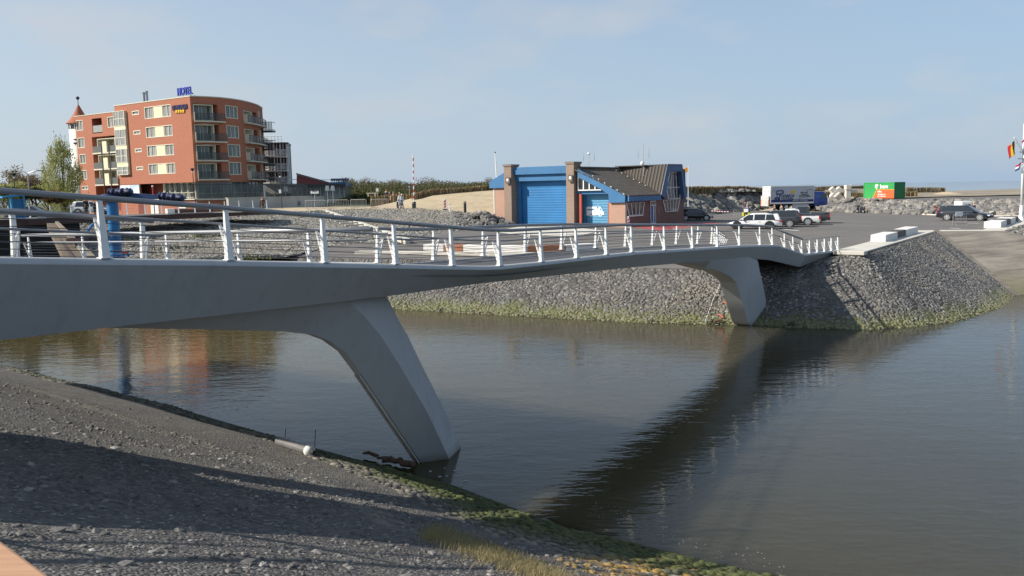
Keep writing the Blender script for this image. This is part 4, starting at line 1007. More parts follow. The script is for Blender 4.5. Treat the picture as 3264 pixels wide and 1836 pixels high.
u_d0, u_d1 = SF(480, 700, 1.0)[0], SF(1030, 700, 1.0)[0]
UL_ = SF(130, 700)[0]                                  # left end of the wing
DEP = 14.2
# pillars
for a, b, zt_, in ((p1a, p1b, p1z), (p2a, p2b, p2z)):
    mb = MB(); sb(mb, b, a, -.35, 1.0, -.1, zt_); sb(mb, b - .09, a + .09, -.44, 1.1, zt_, zt_ + .14); o = mb.build('pillar', M_PIL, ST)
    mb = MB(); sb(mb, b - .1, a + .1, -.45, 1.11, zt_ + .141, zt_ + .2); mb.build('coping', M_CAP, o)
# floodlights on the pillars
for x, y, b in ((302, 436, p1b), (1058, 410, p2b)):
    u, z = SF(x, y, -.5); lamp = MB(); sb(lamp, u - .28, u + .28, -.62, -.44, z - .33, z + .33)
    o = lamp.build('floodlight', M_CAP, ST); mb = MB(); sb(mb, u - .13, u + .13, -.64, -.622, z - .1, z + .2); mb.build('lens', mat('lamp_lens', (.75, .77, .78), .15, 0, .05), o)
    mb = MB(); mb.tube([SP(u - .1, -.44, z - .1), SP(u - .1, -.35, z - .2)], .05, 6); mb.build('bracket', M_CAP, o)
# big door bay
ztop = SF(700, 268, 0)[1]; zf0 = SF(700, 358, 0)[1]; zl1, zl0 = SF(700, 393, .5)[1], SF(700, 440, .5)[1]; zd = SF(700, 468, 1.0)[1]
mb = MB(); sb(mb, p2a + .01, p1b - .01, .02, .35, zf0, ztop); mb.build('fascia', M_BLUE, ST)
mb = MB(); sb(mb, p2a + .012, p1b - .012, .36, .9, zl0 + .02, zf0 + .4); sb(mb, p2a + .012, p1b - .5, .28, .36, zl0, zl1); mb.build('lintel', M_BLUE, ST)
mb = MB(); sb(mb, u_d0 + .02, p1b - .012, .6, .9, 0, zl0); mb.build('door_jamb', M_BLUE, ST)
mb = MB(); rows = []
n = 17
for i in range(n * 2 + 1):
    z = zd * i / (n * 2); rows.append([SP(u_d1 - .3, .93 - (.012 if i % 2 else 0), z), SP(u_d0 + .03, .93 - (.012 if i % 2 else 0), z)])
mb.loft(rows, close=False, caps=False); sb(mb, u_d1 - .3, u_d0 + .03, .96, 1.05, 0, zd + .5); mb.build('roller_door', M_BLUED, ST)
# flat roof over the bay
mb = MB(); sb(mb, p2b, p1a, .36, DEP, ztop - .25, ztop - .12); mb.build('flat_roof', M_CAP, ST)
# left wing
e0 = SF(80, 455); e1 = SF(270, 335); e2 = SF(270, 525); e3 = SF(85, 530)
mb = MB(); mb.solid([SP(e0[0], -.12, e0[1]), SP(p1a + .01, -.12, e1[1]), SP(p1a + .01, -.12, e2[1]), SP(e3[0], -.12, e3[1])], SV.to_3d() * .25); mb.build('gable_fascia', M_BLUE, ST)
mb = MB(); mb.solid([SP(e0[0], .13, e0[1] - .05), SP(p1a, .13, e1[1] - .05), SP(p1a, .13, e1[1] - .25), SP(e0[0], .13, e0[1] - .25)], SV.to_3d() * (DEP - .2)); mb.build('wing_roof', M_TILE, ST)
zw = SF(145, 885)[1]
mb = MB(); sb(mb, p1a + .01, UL_, .14, DEP - .2, zw, e2[1] + .02); mb.build('wing_wall', M_BF, ST)
dw = NB('stained_plinth'); c1 = dw.coord('Object', (2, 2, .35)); dw.out(dw.ramp(dw.noise(c1, 3.5, 4), [(.4, (.055, .05, .045)), (.62, (.15, .135, .12)), (.7, (.32, .31, .29))]), .9)
mb = MB(); sb(mb, p1a + .01, UL_ - .03, .12, DEP - .2, -.1, zw); mb.build('plinth', dw.m, ST)
mb = MB(); sb(mb, UL_ + .005, UL_ + .1, .1, .3, 0, e3[1]); mb.build('corner_post', M_WPAINT, ST)
# right part: sloping verge, triangle window, small door
pf = lambda x, y, v: (lambda t: SP(t[0], v, t[1]))(SF(x, y, v))
vg = [(1140, 300), (1715, 622), (1712, 702), (1518, 706), (1512, 606), (1425, 545), (1140, 393)]
mb = MB(); mb.solid([pf(x, y, -.25) for x, y in vg], SV.to_3d() * .22); mb.build('verge_board', M_BLUE, ST)
mb = MB(); mb.solid([pf(x, y, -.02) for x, y in [(1140, 395), (1150, 395), (1150, 548), (1425, 543), (1425, 556), (1140, 562)]], SV.to_3d() * .14); 
for x in (1210, 1280, 1350): mb.solid([pf(x - 6, 420, -.015), pf(x + 6, 420, -.015), pf(x + 6, 548, -.015), pf(x - 6, 548, -.015)], SV.to_3d() * .1)
o = mb.build('gable_window', M_WPAINT, ST); mb = MB(); mb.solid([pf(x, y, .06) for x, y in [(1143, 380), (1143, 560), (1440, 556), (1440, 530)]], SV.to_3d() * .05); mb.build('pane', M_GLASS, o)
rb0, rb1 = SF(1685, 800, 0)[0], SF(1517, 800, 0)[0]
zr = SF(1600, 700)[1]
mb = MB(); sb(mb, 0.0, rb1, 0.0, .3, -.1, zr + .6); mb.build('front_wall', M_BF, ST)
mb = MB(); sb(mb, rb1 + .005, rb1 + .1, -.01, .6, 0, zr); mb.build('corner_post', M_RED, ST)
q0, q1 = SF(1505, 585, .3), SF(1195, 585, .3); zq1, zq0 = SF(1350, 560, .3)[1], SF(1350, 600, .3)[1]
mb = MB(); sb(mb, rb1 + .11, p2b - .02, .25, .5, zq0, zq1); sb(mb, rb1 + .11, p2b - .02, .5, .9, zq0 - .1, zq1 + .3); mb.build('lintel', M_BLUE, ST)
rp0, rp1 = SF(1190, 800, .1)[0], SF(1162, 800, .1)[0]
mb = MB(); sb(mb, rp0, rp1, .05, .25, 0, zq0 + .02); mb.build('red_jamb', M_RED, ST)
mb = MB(); sb(mb, SF(1250, 800, .9)[0], p2b - .02, .6, .95, 0, zq0 - .1); mb.build('door_jamb', mat('shaded_door_blue', (.05, .17, .28), .55), ST)  # darker door blue paints the shadow on the recess's left side
d0, d1 = rb1 + .12, SF(1250, 800, .9)[0] - .01; zdd = SF(1380, 640, .9)[1]
mb = MB(); rows = []
for i in range(23):
    z = zdd * i / 22; rows.append([SP(d0, .92 - (.02 if i % 2 else 0), z), SP(d1, .92 - (.02 if i % 2 else 0), z)])
mb.loft(rows, close=False, caps=False); sb(mb, d0, d1, .94, 1.0, 0, zq0); DOOR2 = mb.build('garage_door', M_LBLUE, ST)
# white truck emblem painted on the small door
def em(pts, dv=.885): return [pf(x, y, dv) for x, y in pts]
mb = MB(); y_ = SV.to_3d() * .012
mb.solid(em([(1245, 755), (1372, 752), (1372, 790), (1345, 790), (1345, 778), (1258, 782), (1258, 800), (1245, 800)]), y_)
mb.solid(em([(1245, 802), (1372, 792), (1395, 760), (1408, 750), (1418, 760), (1446, 808), (1460, 822), (1460, 848), (1436, 852), (1424, 836), (1406, 836), (1394, 854), (1326, 858), (1316, 842), (1294, 842), (1284, 860), (1245, 860)]), y_)
for cx in (1303, 1414): 
    c = pf(cx, 850, .885); mb.tube([c, c + y_ * 1.2], .19, 18)
mb.solid(em([(1386, 725), (1390, 725), (1390, 760), (1386, 760)]), y_); mb.build('emblem', mat('white_decal', (.82, .83, .84), .5), DOOR2)
for cx in (1303, 1414): c = pf(cx, 850, .872); mb = MB(); mb.tube([c, c + y_ * .8], .08, 12); mb.build('emblem_hub', M_LBLUE, DOOR2)
mb = MB(); mb.solid(em([(1410, 772), (1418, 772), (1430, 798), (1408, 798)], .875), y_ * .5); mb.build('emblem_window', M_LBLUE, DOOR2)
# side wall
sl_ = lambda x, y, u=0.0: (lambda t: SP(u, t[0], t[1]))(SS(x, y, u))
vR = SS(2425, 800)[0]; ze = 3.0
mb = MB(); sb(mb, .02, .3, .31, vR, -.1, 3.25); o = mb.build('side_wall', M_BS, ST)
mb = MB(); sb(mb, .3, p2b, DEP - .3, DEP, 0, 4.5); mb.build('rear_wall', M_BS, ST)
mb = MB(); t_ = SS(1692, 800)[0]; mb.tube([SP(-.06, .12, 0), SP(-.06, .12, 3.1)], .05, 8); mb.build('downpipe', mat('zinc', (.30, .31, .32), .5, .5), ST)
UE = -.55      # eave line
ea, eb, ec, ed_ = SS(1715, 625, UE), SS(2150, 602, UE), SS(2150, 668, UE), SS(1715, 697, UE)
zE1, zE0 = (ea[1] + eb[1]) / 2, (ec[1] + ed_[1]) / 2
vG0 = eb[0]
mb = MB(); sb(mb, UE, UE + .15, -.26, vG0, zE0, zE1); sb(mb, UE + .16, .02, -.0, vG0, zE0 + .02, zE0 + .08); mb.build('eave_fascia', M_BLUE, ST)
# windows and door in the side wall
def side_win(pts, n, parent, name='window', u=0.0, thick=.07):
    P_ = [sl_(x, y, u - .03) for x, y in pts]; nrm = SU.to_3d()
    mb = MB(); mb.solid(P_, nrm * .04); mb.cur = 0
    o = MB()
    c = sum(P_, Vector()) / len(P_); inn = [p + (c - p).normalized() * .11 for p in P_]
    k = len(P_)
    fr = MB()
    for i in range(k):
        j = (i + 1) % k; fr.solid([P_[i], P_[j], inn[j], inn[i]], -nrm * thick)
    a0, a1, b0, b1 = inn[0], inn[1], inn[-1], inn[2]
    for i in range(1, n):
        t = i / n; p, q = a0.lerp(a1, t), b0.lerp(b1, t); d = SV.to_3d() * .03; fr.solid([p - d, p + d, q + d, q - d], -nrm * thick * .9)
    w_ = fr.build(name, M_WPAINT, parent); mb.build('pane', M_GLASS, w_); return w_
side_win([(1725, 712), (1945, 695), (1925, 850), (1757, 862)], 4, ST)
mb = MB(); P_ = [sl_(x, y, -.03) for x, y in [(1757, 864), (1925, 852), (1925, 862), (1757, 875)]]; mb.solid(P_, -SU.to_3d() * .1); mb.build('sill', M_WPAINT, ST)
w2 = side_win([(2165, 676), (2375, 656), (2345, 808), (2200, 820)], 5, ST)
mb = MB(); fr = [sl_(x, y, -.02) for x, y in [(2013, 683), (2082, 678), (2080, 957), (2022, 960)]]; mb.solid(fr, SU.to_3d() * .03); dr = mb.build('door', mat('door_blue', (.04, .12, .30), .4), ST)
mb = MB()
for i in range(4):
    a, b = fr[i], fr[(i + 1) % 4]; c = sum(fr, Vector()) / 4; mb.solid([a, b, b + (c - b).normalized() * .12, a + (c - a).normalized() * .12], -SU.to_3d() * .06)
mb.solid([sl_(x, y, -.03) for x, y in [(2015, 732), (2080, 728), (2080, 738), (2015, 742)]], -SU.to_3d() * .05); mb.solid([sl_(x, y, -.03) for x, y in [(2052, 735), (2060, 735), (2060, 955), (2052, 955)]], -SU.to_3d() * .05)
mb.build('door_frame', M_WPAINT, dr)
mb = MB(); mb.solid([sl_(x, y, -.035) for x, y in [(2022, 688), (2076, 684), (2076, 728), (2022, 732)]], -SU.to_3d() * .01); mb.solid([sl_(x, y, -.035) for x, y in [(2060, 745), (2076, 745), (2072, 940), (2060, 945)]], -SU.to_3d() * .01); mb.build('door_glass', M_GLASS, dr)
mb = MB(); mb.solid([sl_(x, y, -.03) for x, y in [(2100, 768), (2122, 766), (2120, 838), (2100, 842)]], -SU.to_3d() * .03); mb.build('notice_board', mat('grey_board', (.22, .14, .13), .6), ST)
# cross gable: dark blue trapezoid frame with a tall window set back in it
go = [(2222, 240), (2405, 243), (2472, 640), (2425, 652), (2150, 607)]
gi_ = [(2240, 330), (2390, 328), (2425, 640), (2378, 660), (2205, 660)]
gP = [sl_(x, y, UE) for x, y in go]
mb = MB()
gin = [sl_(x, y, UE) for x, y in [(2245, 328), (2395, 326), (2430, 640), (2385, 655), (2205, 660)]]
for i, j in ((0, 1), (1, 2), (4, 0)): mb.solid([gP[i], gP[j], gin[j], gin[i]], SU.to_3d() * .6)
mb.build('gable_frame', mat('navy_cladding', (.055, .12, .24), .55, 0, .1, .8), ST)
mb = MB(); mb.solid([sl_(x, y, .05) for x, y in [(2205, 300), (2440, 300), (2450, 690), (2180, 690)]], SU.to_3d() * .1); mb.build('gable_wall', mat('navy_recess', (.02, .055, .14), .6), ST)
side_win([(2247, 330), (2350, 332), (2378, 518), (2205, 522)], 4, ST, 'gable_glazing', 0.02)
side_win([(2205, 526), (2378, 522), (2376, 655), (2228, 660)], 4, ST, 'gable_glazing', 0.02)
mb = MB(); mb.tube([sl_(2224, 238, UE - .02), sl_(2148, 608, UE - .02)], .045, 6); mb.tube([sl_(2224, 238, UE - .02), sl_(2405, 241, UE - .02)], .03, 6); mb.build('gable_edge_trim', M_WPAINT, ST)
# tiled roofs
slope = lambda u: zE1 + (u - UE) * (SF(1150, 300, -.25)[1] - zE1) / (p2b - UE)
rL = [SP(p2b - .02, v, slope(p2b) + .03) for v in (-.3, DEP)]; eL = [SP(UE - .02, v, zE1 + .03) for v in (-.3, DEP)]
def on_ridge(px, py):
    best = None
    for k in range(400):
        v = -.3 + k * .05; p = SP(p2b - .02, v, slope(p2b) + .03); r = ray(px, py); sx = r.x / r.y
        e = abs(p.x / p.y - sx)
        if best is None or e < best[0]: best = (e, v)
    return best[1]
vK = on_ridge(*z4(1640, 265))
e_pt = SP(UE - .02, vG0, zE1 + .03)
mb = MB(); mb.solid([rL[0], eL[0], e_pt, SP(p2b - .02, vK, slope(p2b) + .03)], (0, 0, -.12)); mb.build('roof', M_TILE, ST)
gt0 = sl_(2222, 240, UE); gt1 = sl_(2405, 243, UE)
rib = NB('ribbed_tiles'); co = rib.node('ShaderNodeTexCoord').outputs['Object']; s_ = rib.node('ShaderNodeSeparateXYZ', {0: co}); up = rib.math('ADD', rib.math('MULTIPLY', s_.outputs[0], -.8), rib.math('MULTIPLY', s_.outputs[1], .6))
wv = rib.math('SINE', rib.math('MULTIPLY', up, 2 * pi / .42)); rib.out(rib.mix(rib.ramp(wv, [(.0, 0.0), (.9, 1.0)]), (.06, .053, .045), (.118, .105, .085)), .85, wv, 1.0, .08)
kp = SP(p2b - .02, vK, slope(p2b) + .03); kz = gt0.z
kp2 = SP(p2b - .02, vK, kz)
mb = MB(); mb.solid([gt0 + Vector((0, 0, .02)), kp2, kp, e_pt + Vector((0, 0, .03))], SV.to_3d() * -.1); mb.build('gable_roof', rib.m, ST)
mb = MB(); mb.solid([gt0, gt1, gt1 + SU.to_3d() * (p2b - UE), gt0 + SU.to_3d() * (p2b - UE)], (0, 0, -.1)); mb.build('gable_roof_top', M_TILE, ST)
gr = sl_(2472, 640, UE)
mb = MB(); mb.solid([gt1, gr, gr + SU.to_3d() * (p2b - UE), gt1 + SU.to_3d() * (p2b - UE)], SV.to_3d() * -.1); mb.build('gable_roof_rear', M_TILE, ST)
mb = MB()
for (x, y) in [(1605, 318), (1675, 350), (1745, 388), (1820, 425), (1890, 465), (1960, 500), (1550, 280), (1325, 385), (1395, 425), (1468, 470), (1545, 515), (1620, 555), (1700, 605)]:
    r = ray(*z4(x, y)); best = None
    for k in range(300):
        yy = 78 + k * .07; p = r * (yy / r.y) + Vector((0, 0, CAMZ)); q = Vector((p.x, p.y)) - SO; u = q.dot(SU)
        if p.z <= slope(u) + .06: best = p; break
    if best is not None: mb.ell(best + Vector((0, 0, .02)), (.07, .07, .07), 6, 4)
mb.build('roof_hooks', M_WPAINT, ST)
# aerials on the roof
def aerial(x, ytop, ybase, arms, label, v):
    p = SP(p2b * .55, v, 0); pb = None
    u0, zb_ = L(*z4(x, ybase), SO + SV * v, SU); zt_ = L(*z4(x, ytop), SO + SV * v, SU)[1]
    b = SP(u0, v, zb_); t = thing('aerial_mast', label, 'antenna', b)
    mb = MB(); mb.tube([b - Vector((0, 0, 1.2)), SP(u0, v, zt_)], [.045, .03], 6); mb.build('mast', mat('mast_grey', (.45, .46, .47), .5, .4), t)
    for xa, y0, y1, ya in arms:
        ua, z0 = L(*z4(xa, y0), SO + SV * v, SU); z1 = L(*z4(xa, y1), SO + SV * v, SU)[1]; za = L(*z4(x, ya), SO + SV * v, SU)[1]
        mb = MB(); mb.tube([SP(u0, v, za), SP(ua, v, za), SP(ua, v, z1)], .022, 5); mb.build('whip', MATS['mast_grey'], t)
        mb = MB(); mb.tube([SP(ua, v, z0), SP(ua, v, z0 + (z1 - z0) * .5)], .035, 5); mb.build('whip_base', MATS['mast_grey'], t)
    return t, SP(u0, v, zt_)
t, tp = aerial(1276, 118, 255, [(1212, 195, 92, 195), (1342, 190, 100, 195)], 'aerial mast with white ball on the station roof near the right pillar', 6.0)
mb = MB(); mb.ell(tp + Vector((0, 0, .05)), (.16, .16, .14)); mb.build('radome', M_WPAINT, t)
t, tp = aerial(1934, -5, 245, [(1870, 160, 40, 165), (2002, 160, 40, 165), (2008, 235, 215, 215)], 'taller three-armed aerial mast on the station roof near the gable', 8.0)
mb = MB(); p = SP(L(*z4(1926, 232), SO + SV * 8, SU)[0], 7.9, L(*z4(1926, 232), SO + SV * 8, SU)[1]); mb.ell(p, (.2, .2, .25)); mb.build('radome', M_WPAINT, t)
# ================================================================= HOTEL
z1 = lambda x, y: (x * .31746, 240 + y * .31746)
z2 = lambda x, y: (560 + x * .31746, 240 + y * .31746)
HC = Vector((-48.17, 126.0)); HL = Vector((-.83, .5577))      # corner, along the sunlit wall
ZTOP = 18.8
M_HB = brick_mat('hotel_brick', (.37, .122, .070), (.44, .152, .086), (.42, .20, .13), (-.83, .5577), .8, .12)
M_HBR = brick_mat('hotel_brick_curved', (.37, .122, .070), (.44, .152, .086), (.42, .20, .13), (.4, .9), .8, .12)
M_CREAM = mat('cream_panel', (.74, .68, .47), .6, 0, .05, 1)
M_CREAMW = mat('cream_frame', (.78, .74, .60), .5, 0, .05, 1)
cu_ = NB('curtained_glass'); co = cu_.coord('Object', (9, 9, .2)); cu_.out(cu_.ramp(cu_.noise(co, 1.2, 3), [(.38, (.10, .11, .12)), (.5, (.30, .30, .29)), (.7, (.52, .50, .46))]), .12, Specular_IOR_Level=.7); M_CURT = cu_.m
M_TEAL = NB('tinted_glass'); co = M_TEAL.coord('Object', (1, 1, .6)); M_TEAL = M_TEAL.out(M_TEAL.ramp(M_TEAL.noise(co, .5, 4), [(.35, (.05, .075, .085)), (.65, (.13, .175, .18))]), .08, Specular_IOR_Level=.8)
M_RAILG = NB('balcony_glass'); M_RAILG = M_RAILG.out((.07, .09, .095), .1, Alpha=.3)
M_SLAB = mat('pale_slab', (.62, .58, .48), .7, 0, .08, 2)
M_DKMET = mat('dark_metal', (.05, .055, .06), .5, .4, .1)
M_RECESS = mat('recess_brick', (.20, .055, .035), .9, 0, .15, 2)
class Path:
    """plan polyline with arc length, outward normal on the left-to-right side facing the viewer"""
    def __init__(s, pts):
        s.p = [Vector(q) for q in pts]; s.s = [0.0]
        for a, b in zip(s.p[:-1], s.p[1:]): s.s.append(s.s[-1] + (b - a).length)
    def at(s, t, out=0.0, z=0.0):
        i = 0
        while i < len(s.s) - 2 and t > s.s[i + 1]: i += 1
        a, b = s.p[i], s.p[i + 1]; d = (b - a).normalized(); q = a + d * (t - s.s[i])
        # smoothed normal
        n = Vector((d.y, -d.x))
        if n.dot(Vector((0, 0)) - q) < 0: n = -n
        return Vector((q.x + n.x * out, q.y + n.y * out, z))
    def hit(s, px, py):
        best = None
        for i in range(len(s.p) - 1):
            d = (s.p[i + 1] - s.p[i]); ln = d.length; d = d / ln; t, z = L(px, py, s.p[i], d)
            lo = -1e9 if i == 0 else -.02; hi = 1e9 if i == len(s.p) - 2 else ln + .02
            if lo <= t <= hi: return (s.s[i] + t, z)
        return (s.s[-1], z)
def patch(mb, P_, t0, t1, z0, z1, o0, o1, n=None):
    """a slab that follows the wall path: from offset o0 to o1"""
    n = n or max(1, int(abs(t1 - t0) / 1.2)); loops = []
    for i in range(n + 1):
        t = t0 + (t1 - t0) * i / n; loops.append([P_.at(t, o0, z0), P_.at(t, o1, z0), P_.at(t, o1, z1), P_.at(t, o0, z1)])
    return mb.loft(loops)
def wall_holes(mb, P_, t0, t1, z0, z1, holes):
    """wall face with real openings and reveals; holes: (t0,t1,z0,z1,depth)"""
    ts = sorted(set([t0, t1] + [h[i] for h in holes for i in (0, 1) if t0 < h[i] < t1] + [s_ for s_ in P_.s if t0 < s_ < t1])); zs = sorted(set([z0, z1] + [h[i] for h in holes for i in (2, 3) if z0 < h[i] < z1]))
    for a, b in zip(ts[:-1], ts[1:]):
        for c, d in zip(zs[:-1], zs[1:]):
            m, k = (a + b) / 2, (c + d) / 2
            if any(h[0] < m < h[1] and h[2] < k < h[3] for h in holes): continue
            mb.quad(P_.at(a, 0, c), P_.at(b, 0, c), P_.at(b, 0, d), P_.at(a, 0, d))
    for a, b, c, d, dep in holes:
        for (x0, y0), (x1, y1) in (((a, c), (b, c)), ((b, c), (b, d)), ((b, d), (a, d)), ((a, d), (a, c))):
            mb.quad(P_.at(x0, 0, y0), P_.at(x1, 0, y1), P_.at(x1, -dep, y1), P_.at(x0, -dep, y0))
def rect(P_, zf, x0, y0, x1, y1):
    a, b = P_.hit(*zf(x0, y0)), P_.hit(*zf(x1, y1)); return (min(a[0], b[0]), max(a[0], b[0]), min(a[1], b[1]), max(a[1], b[1]))
HT = thing('hotel', 'five storey red brick hotel with a curved shaded side and glass balconies', 'hotel', (HC.x, HC.y, 1.0))
PL = Path([HC, HC + HL * 40]); 
tr = [G(px, py, ZTOP) for px, py in [(603, 307), (645, 308.8), (687, 311), (715, 313.4), (738, 316), (768, 320.8), (795, 327), (820, 335), (836, 345)]]
PR = Path([(HC.x, HC.y)] + [(p.x, p.y) for p in tr[1:]])
def window(P_, r, mull, name='window', pane=M_CURT, dep=.14, solidm=None, fw=.09, frame=M_CREAMW, hor=None):
    t0, t1, a, b = r; fr = MB()
    for q in ((t0, t0 + fw, a, b), (t1 - fw, t1, a, b), (t0 + fw, t1 - fw, a, a + fw), (t0 + fw, t1 - fw, b - fw, b)): patch(fr, P_, q[0], q[1], q[2], q[3], -dep, .03)
    for u in mull:
        m = t0 + (t1 - t0) * u; patch(fr, P_, m - .035, m + .035, a + fw, b - fw, -dep, -dep + .09)
    if hor: patch(fr, P_, t0 + fw, t1 - fw, a + (b - a) * hor - .03, a + (b - a) * hor + .03, -dep, -dep + .08)
    w_ = fr.build(name, frame, HT); mb = MB(); patch(mb, P_, t0 + .02, t1 - .02, a + .02, b - .02, -dep - .06, -dep); mb.build('pane', pane, w_)
    if solidm:
        m0, m1 = t0 + (t1 - t0) * solidm[0], t0 + (t1 - t0) * solidm[1]; mb = MB(); patch(mb, P_, m0, m1, a + fw * .5, b - fw * .5, -dep, -.02); mb.build('panel', M_CREAM, w_)
    return w_
holesL = []
for x0, y0, x1, y1 in [(1448, 322, 1720, 412), (1463, 522, 1736, 608), (1477, 708, 1750, 800), (1491, 892, 1764, 985)]:
    r = rect(PL, z1, x0, y0, x1, y1); holesL.append(r + (.2,)); window(PL, r, (.15, .3, .7, .85), solidm=(.33, .66))
for x0, y0, x1, y1 in [(1325, 360, 1397, 394), (1340, 557, 1412, 592), (1355, 737, 1425, 770), (1370, 918, 1440, 950)]:
    r = rect(PL, z1, x0, y0, x1, y1); holesL.append(r + (.2,)); window(PL, r, (), 'vent_window', fw=.12)
tA = PL.hit(*z1(1145, 300))[0]; zB = PL.hit(*z1(1960, 1070))[1] - .05
for x0, y0, x1, y1 in [(762, 456, 838, 552), (780, 630, 855, 727), (800, 795, 865, 886), (815, 955, 878, 1046), (826, 1112, 888, 1150), (1076, 420, 1155, 520)]:
    r = rect(PL, z1, x0, y0, x1, y1); holesL.append(r + (.2,)); window(PL, r, (.5,))
zl = PL.hit(*z1(950, 393))[1]; tE = PL.hit(*z1(755, 560))[0]
lg = rect(PL, z1, 920, 437, 1030, 576); holesL.append(lg + (1.6,))
bigr = (PL.hit(*z1(1178, 800))[0], PL.hit(*z1(935, 800))[0], 1.6, PL.hit(*z1(1000, 615))[1]); holesL.append(bigr + (2.2,))
bay = (PL.hit(*z1(1300, 800))[0], PL.hit(*z1(1172, 600))[0], PL.hit(*z1(1255, 998))[1], PL.hit(*z1(1210, 362))[1]); 
mb = MB(); wall_holes(mb, PL, 0, tA, zB, ZTOP, [h for h in holesL if h[1] <= tA + .5]); wall_holes(mb, PL, tA, tE, 1.0, zl, [h for h in holesL if h[0] >= tA - .3])
mb.quad(PL.at(tA, 0, zl), PL.at(tA, -8, zl), PL.at(tA, -8, ZTOP), PL.at(tA, 0, ZTOP)); mb.quad(PL.at(tE, 0, 0), PL.at(tE, -10, 0), PL.at(tE, -10, zl), PL.at(tE, 0, zl))
mb.quad(PL.at(tA, -.01, zl), PL.at(tE, 0, zl), PL.at(tE, -10, zl), PL.at(tA, -10, zl))
mb.build('wall', M_HB, HT)
mb = MB(); patch(mb, PL, -.05, tA + .03, ZTOP, ZTOP + .14, -.3, .06, 1); patch(mb, PL, tA + .03, tE + .05, zl, zl + .12, -.3, .06, 1); mb.build('roof_edge', M_SLAB, HT)
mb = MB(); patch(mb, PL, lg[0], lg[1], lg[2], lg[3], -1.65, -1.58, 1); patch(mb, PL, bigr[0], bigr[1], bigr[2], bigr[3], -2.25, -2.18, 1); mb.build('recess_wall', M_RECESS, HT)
mb = MB(); patch(mb, PL, lg[0] + .1, lg[1] - .1, lg[2] + .15, lg[2] + 1.3, -.1, -.06, 1); o = mb.build('balcony_screen', mat('grey_screen', (.33, .34, .33), .4), HT)
for k, (ya, yb) in enumerate([(765, 783), (930, 945), (1088, 1103)]):
    zs = PL.hit(*z1(1060, (ya + yb) / 2 + 5))[1]
    if k < 3:
        mb = MB(); patch(mb, PL, bigr[0] + .02, bigr[1] - .3, zs - .12, zs + .12, -2.15, .25, 1); bl = mb.build('balcony', M_SLAB, HT)
        mb = MB(); patch(mb, PL, bigr[0] + .05, bigr[1] - .4, zs + .2, zs + 1.15, .16, .2, 1); mb.build('balcony_screen', mat('dark_screen', (.12, .125, .12), .4), bl)
        mb = MB(); m = (bigr[0] + bigr[1]) / 2 - .35; patch(mb, PL, m - .75, m + .55, zs + .1, zs + 1.9, .21, .26, 1); mb.build('privacy_panel', M_CREAM, bl)
    window(PL, (bigr[0] + .4, bigr[1] - 1.6, zs + .1, zs + 2.4), (.25, .5, .75), dep=2.1)
for u in (.26, .56):
    mb = MB(); m = bigr[0] + (bigr[1] - bigr[0]) * u; a = PL.at(m, .32, 1.5); mb.tube([a, PL.at(m, .32, PL.hit(*z1(1070, 690))[1])], .07, 6); mb.build('balcony_post', mat('brown_post', (.12, .07, .045), .6), HT)
# cream bay strip
mb = MB(); patch(mb, PL, bay[0], bay[1], bay[2], bay[3], .02, .35, 1); by = mb.build('bay', M_CREAM, HT)
for x0, y0, x1, y1 in [(1163, 368, 1262, 505), (1178, 552, 1280, 700), (1196, 745, 1296, 873), (1210, 920, 1306, 996)]:
    r = rect(PL, z1, x0, y0, x1, y1); r = (bay[0] + .12, bay[1] - .12, r[2], r[3]); mb = MB(); patch(mb, PL, r[0], r[1], r[2], r[3], .36, .37, 1); w_ = mb.build('window', M_CURT, by)
    fr = MB()
    for u in (0, .5, 1): m = r[0] + (r[1] - r[0]) * u; patch(fr, PL, m - .05, m + .05, r[2], r[3], .372, .42, 1)
    for u in (0, .48, 1): m = r[2] + (r[3] - r[2]) * u; patch(fr, PL, r[0] + .06, r[1] - .06, m - .04, m + .04, .374, .41, 1)
    fr.build('window_frame', M_CREAMW, by)
# ground floor of the sunlit side: mural, entrance recess, glazed front with cream columns
r = rect(PL, z1, 1205, 1100, 1408, 1200); 
mu = NB('sea_mural'); c1 = mu.coord('Object'); mu.out(mu.ramp(mu.noise(c1, .45, 4), [(.35, (.33, .50, .68)), (.55, (.62, .72, .78)), (.7, (.80, .82, .80))]), .5)
mb = MB(); patch(mb, PL, r[0], tA, 1.0, zB, -.25, -.05, 1); mb.build('ground_wall', M_HB, HT); mb = MB(); patch(mb, PL, r[0] + .1, r[1], 3.1, zB - .12, -.04, .05, 1); mb.build('mural', mu.m, HT)
t_r0, t_r1 = .25, r[0]
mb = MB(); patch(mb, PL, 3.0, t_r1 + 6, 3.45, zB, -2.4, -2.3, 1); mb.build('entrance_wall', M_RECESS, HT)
mb = MB(); patch(mb, PL, .1, t_r1 - 4.6, 3.45, zB, -1.6, -1.5, 1); mb.build('shop_glazing', mat('shop_glass', (.14, .14, .13), .08, 0, .6, .9, spec=.8), HT)
for px in (501, 520, 536, 557, 577, 600, 617):
    t = PL.hit(px, 612)[0]; mb = MB(); patch(mb, PL, t - .13, t + .13, 3.45, zB, -1.49, -1.2, 1); mb.build('column', M_CREAMW, HT)
mb = MB(); 
for zz in (3.6, 4.35): patch(mb, PL, .15, 9.5, zz, zz + .13, -.2, -.1, 1)
for u in range(7): patch(mb, PL, .15 + u * 1.5, .27 + u * 1.5, 3.45, 4.4, -.21, -.09, 1)
mb.build('terrace_rail', M_CREAMW, HT)
mb = MB(); patch(mb, PL, -.05, tA, 3.28, 3.44, -3, .25, 1); mb.build('terrace_slab', M_SLAB, HT)
mb = MB(); patch(mb, PL, .0, tA, .2, 3.27, -3, -.02, 1); bw_ = mb.build('basement_wall', M_HB, HT)
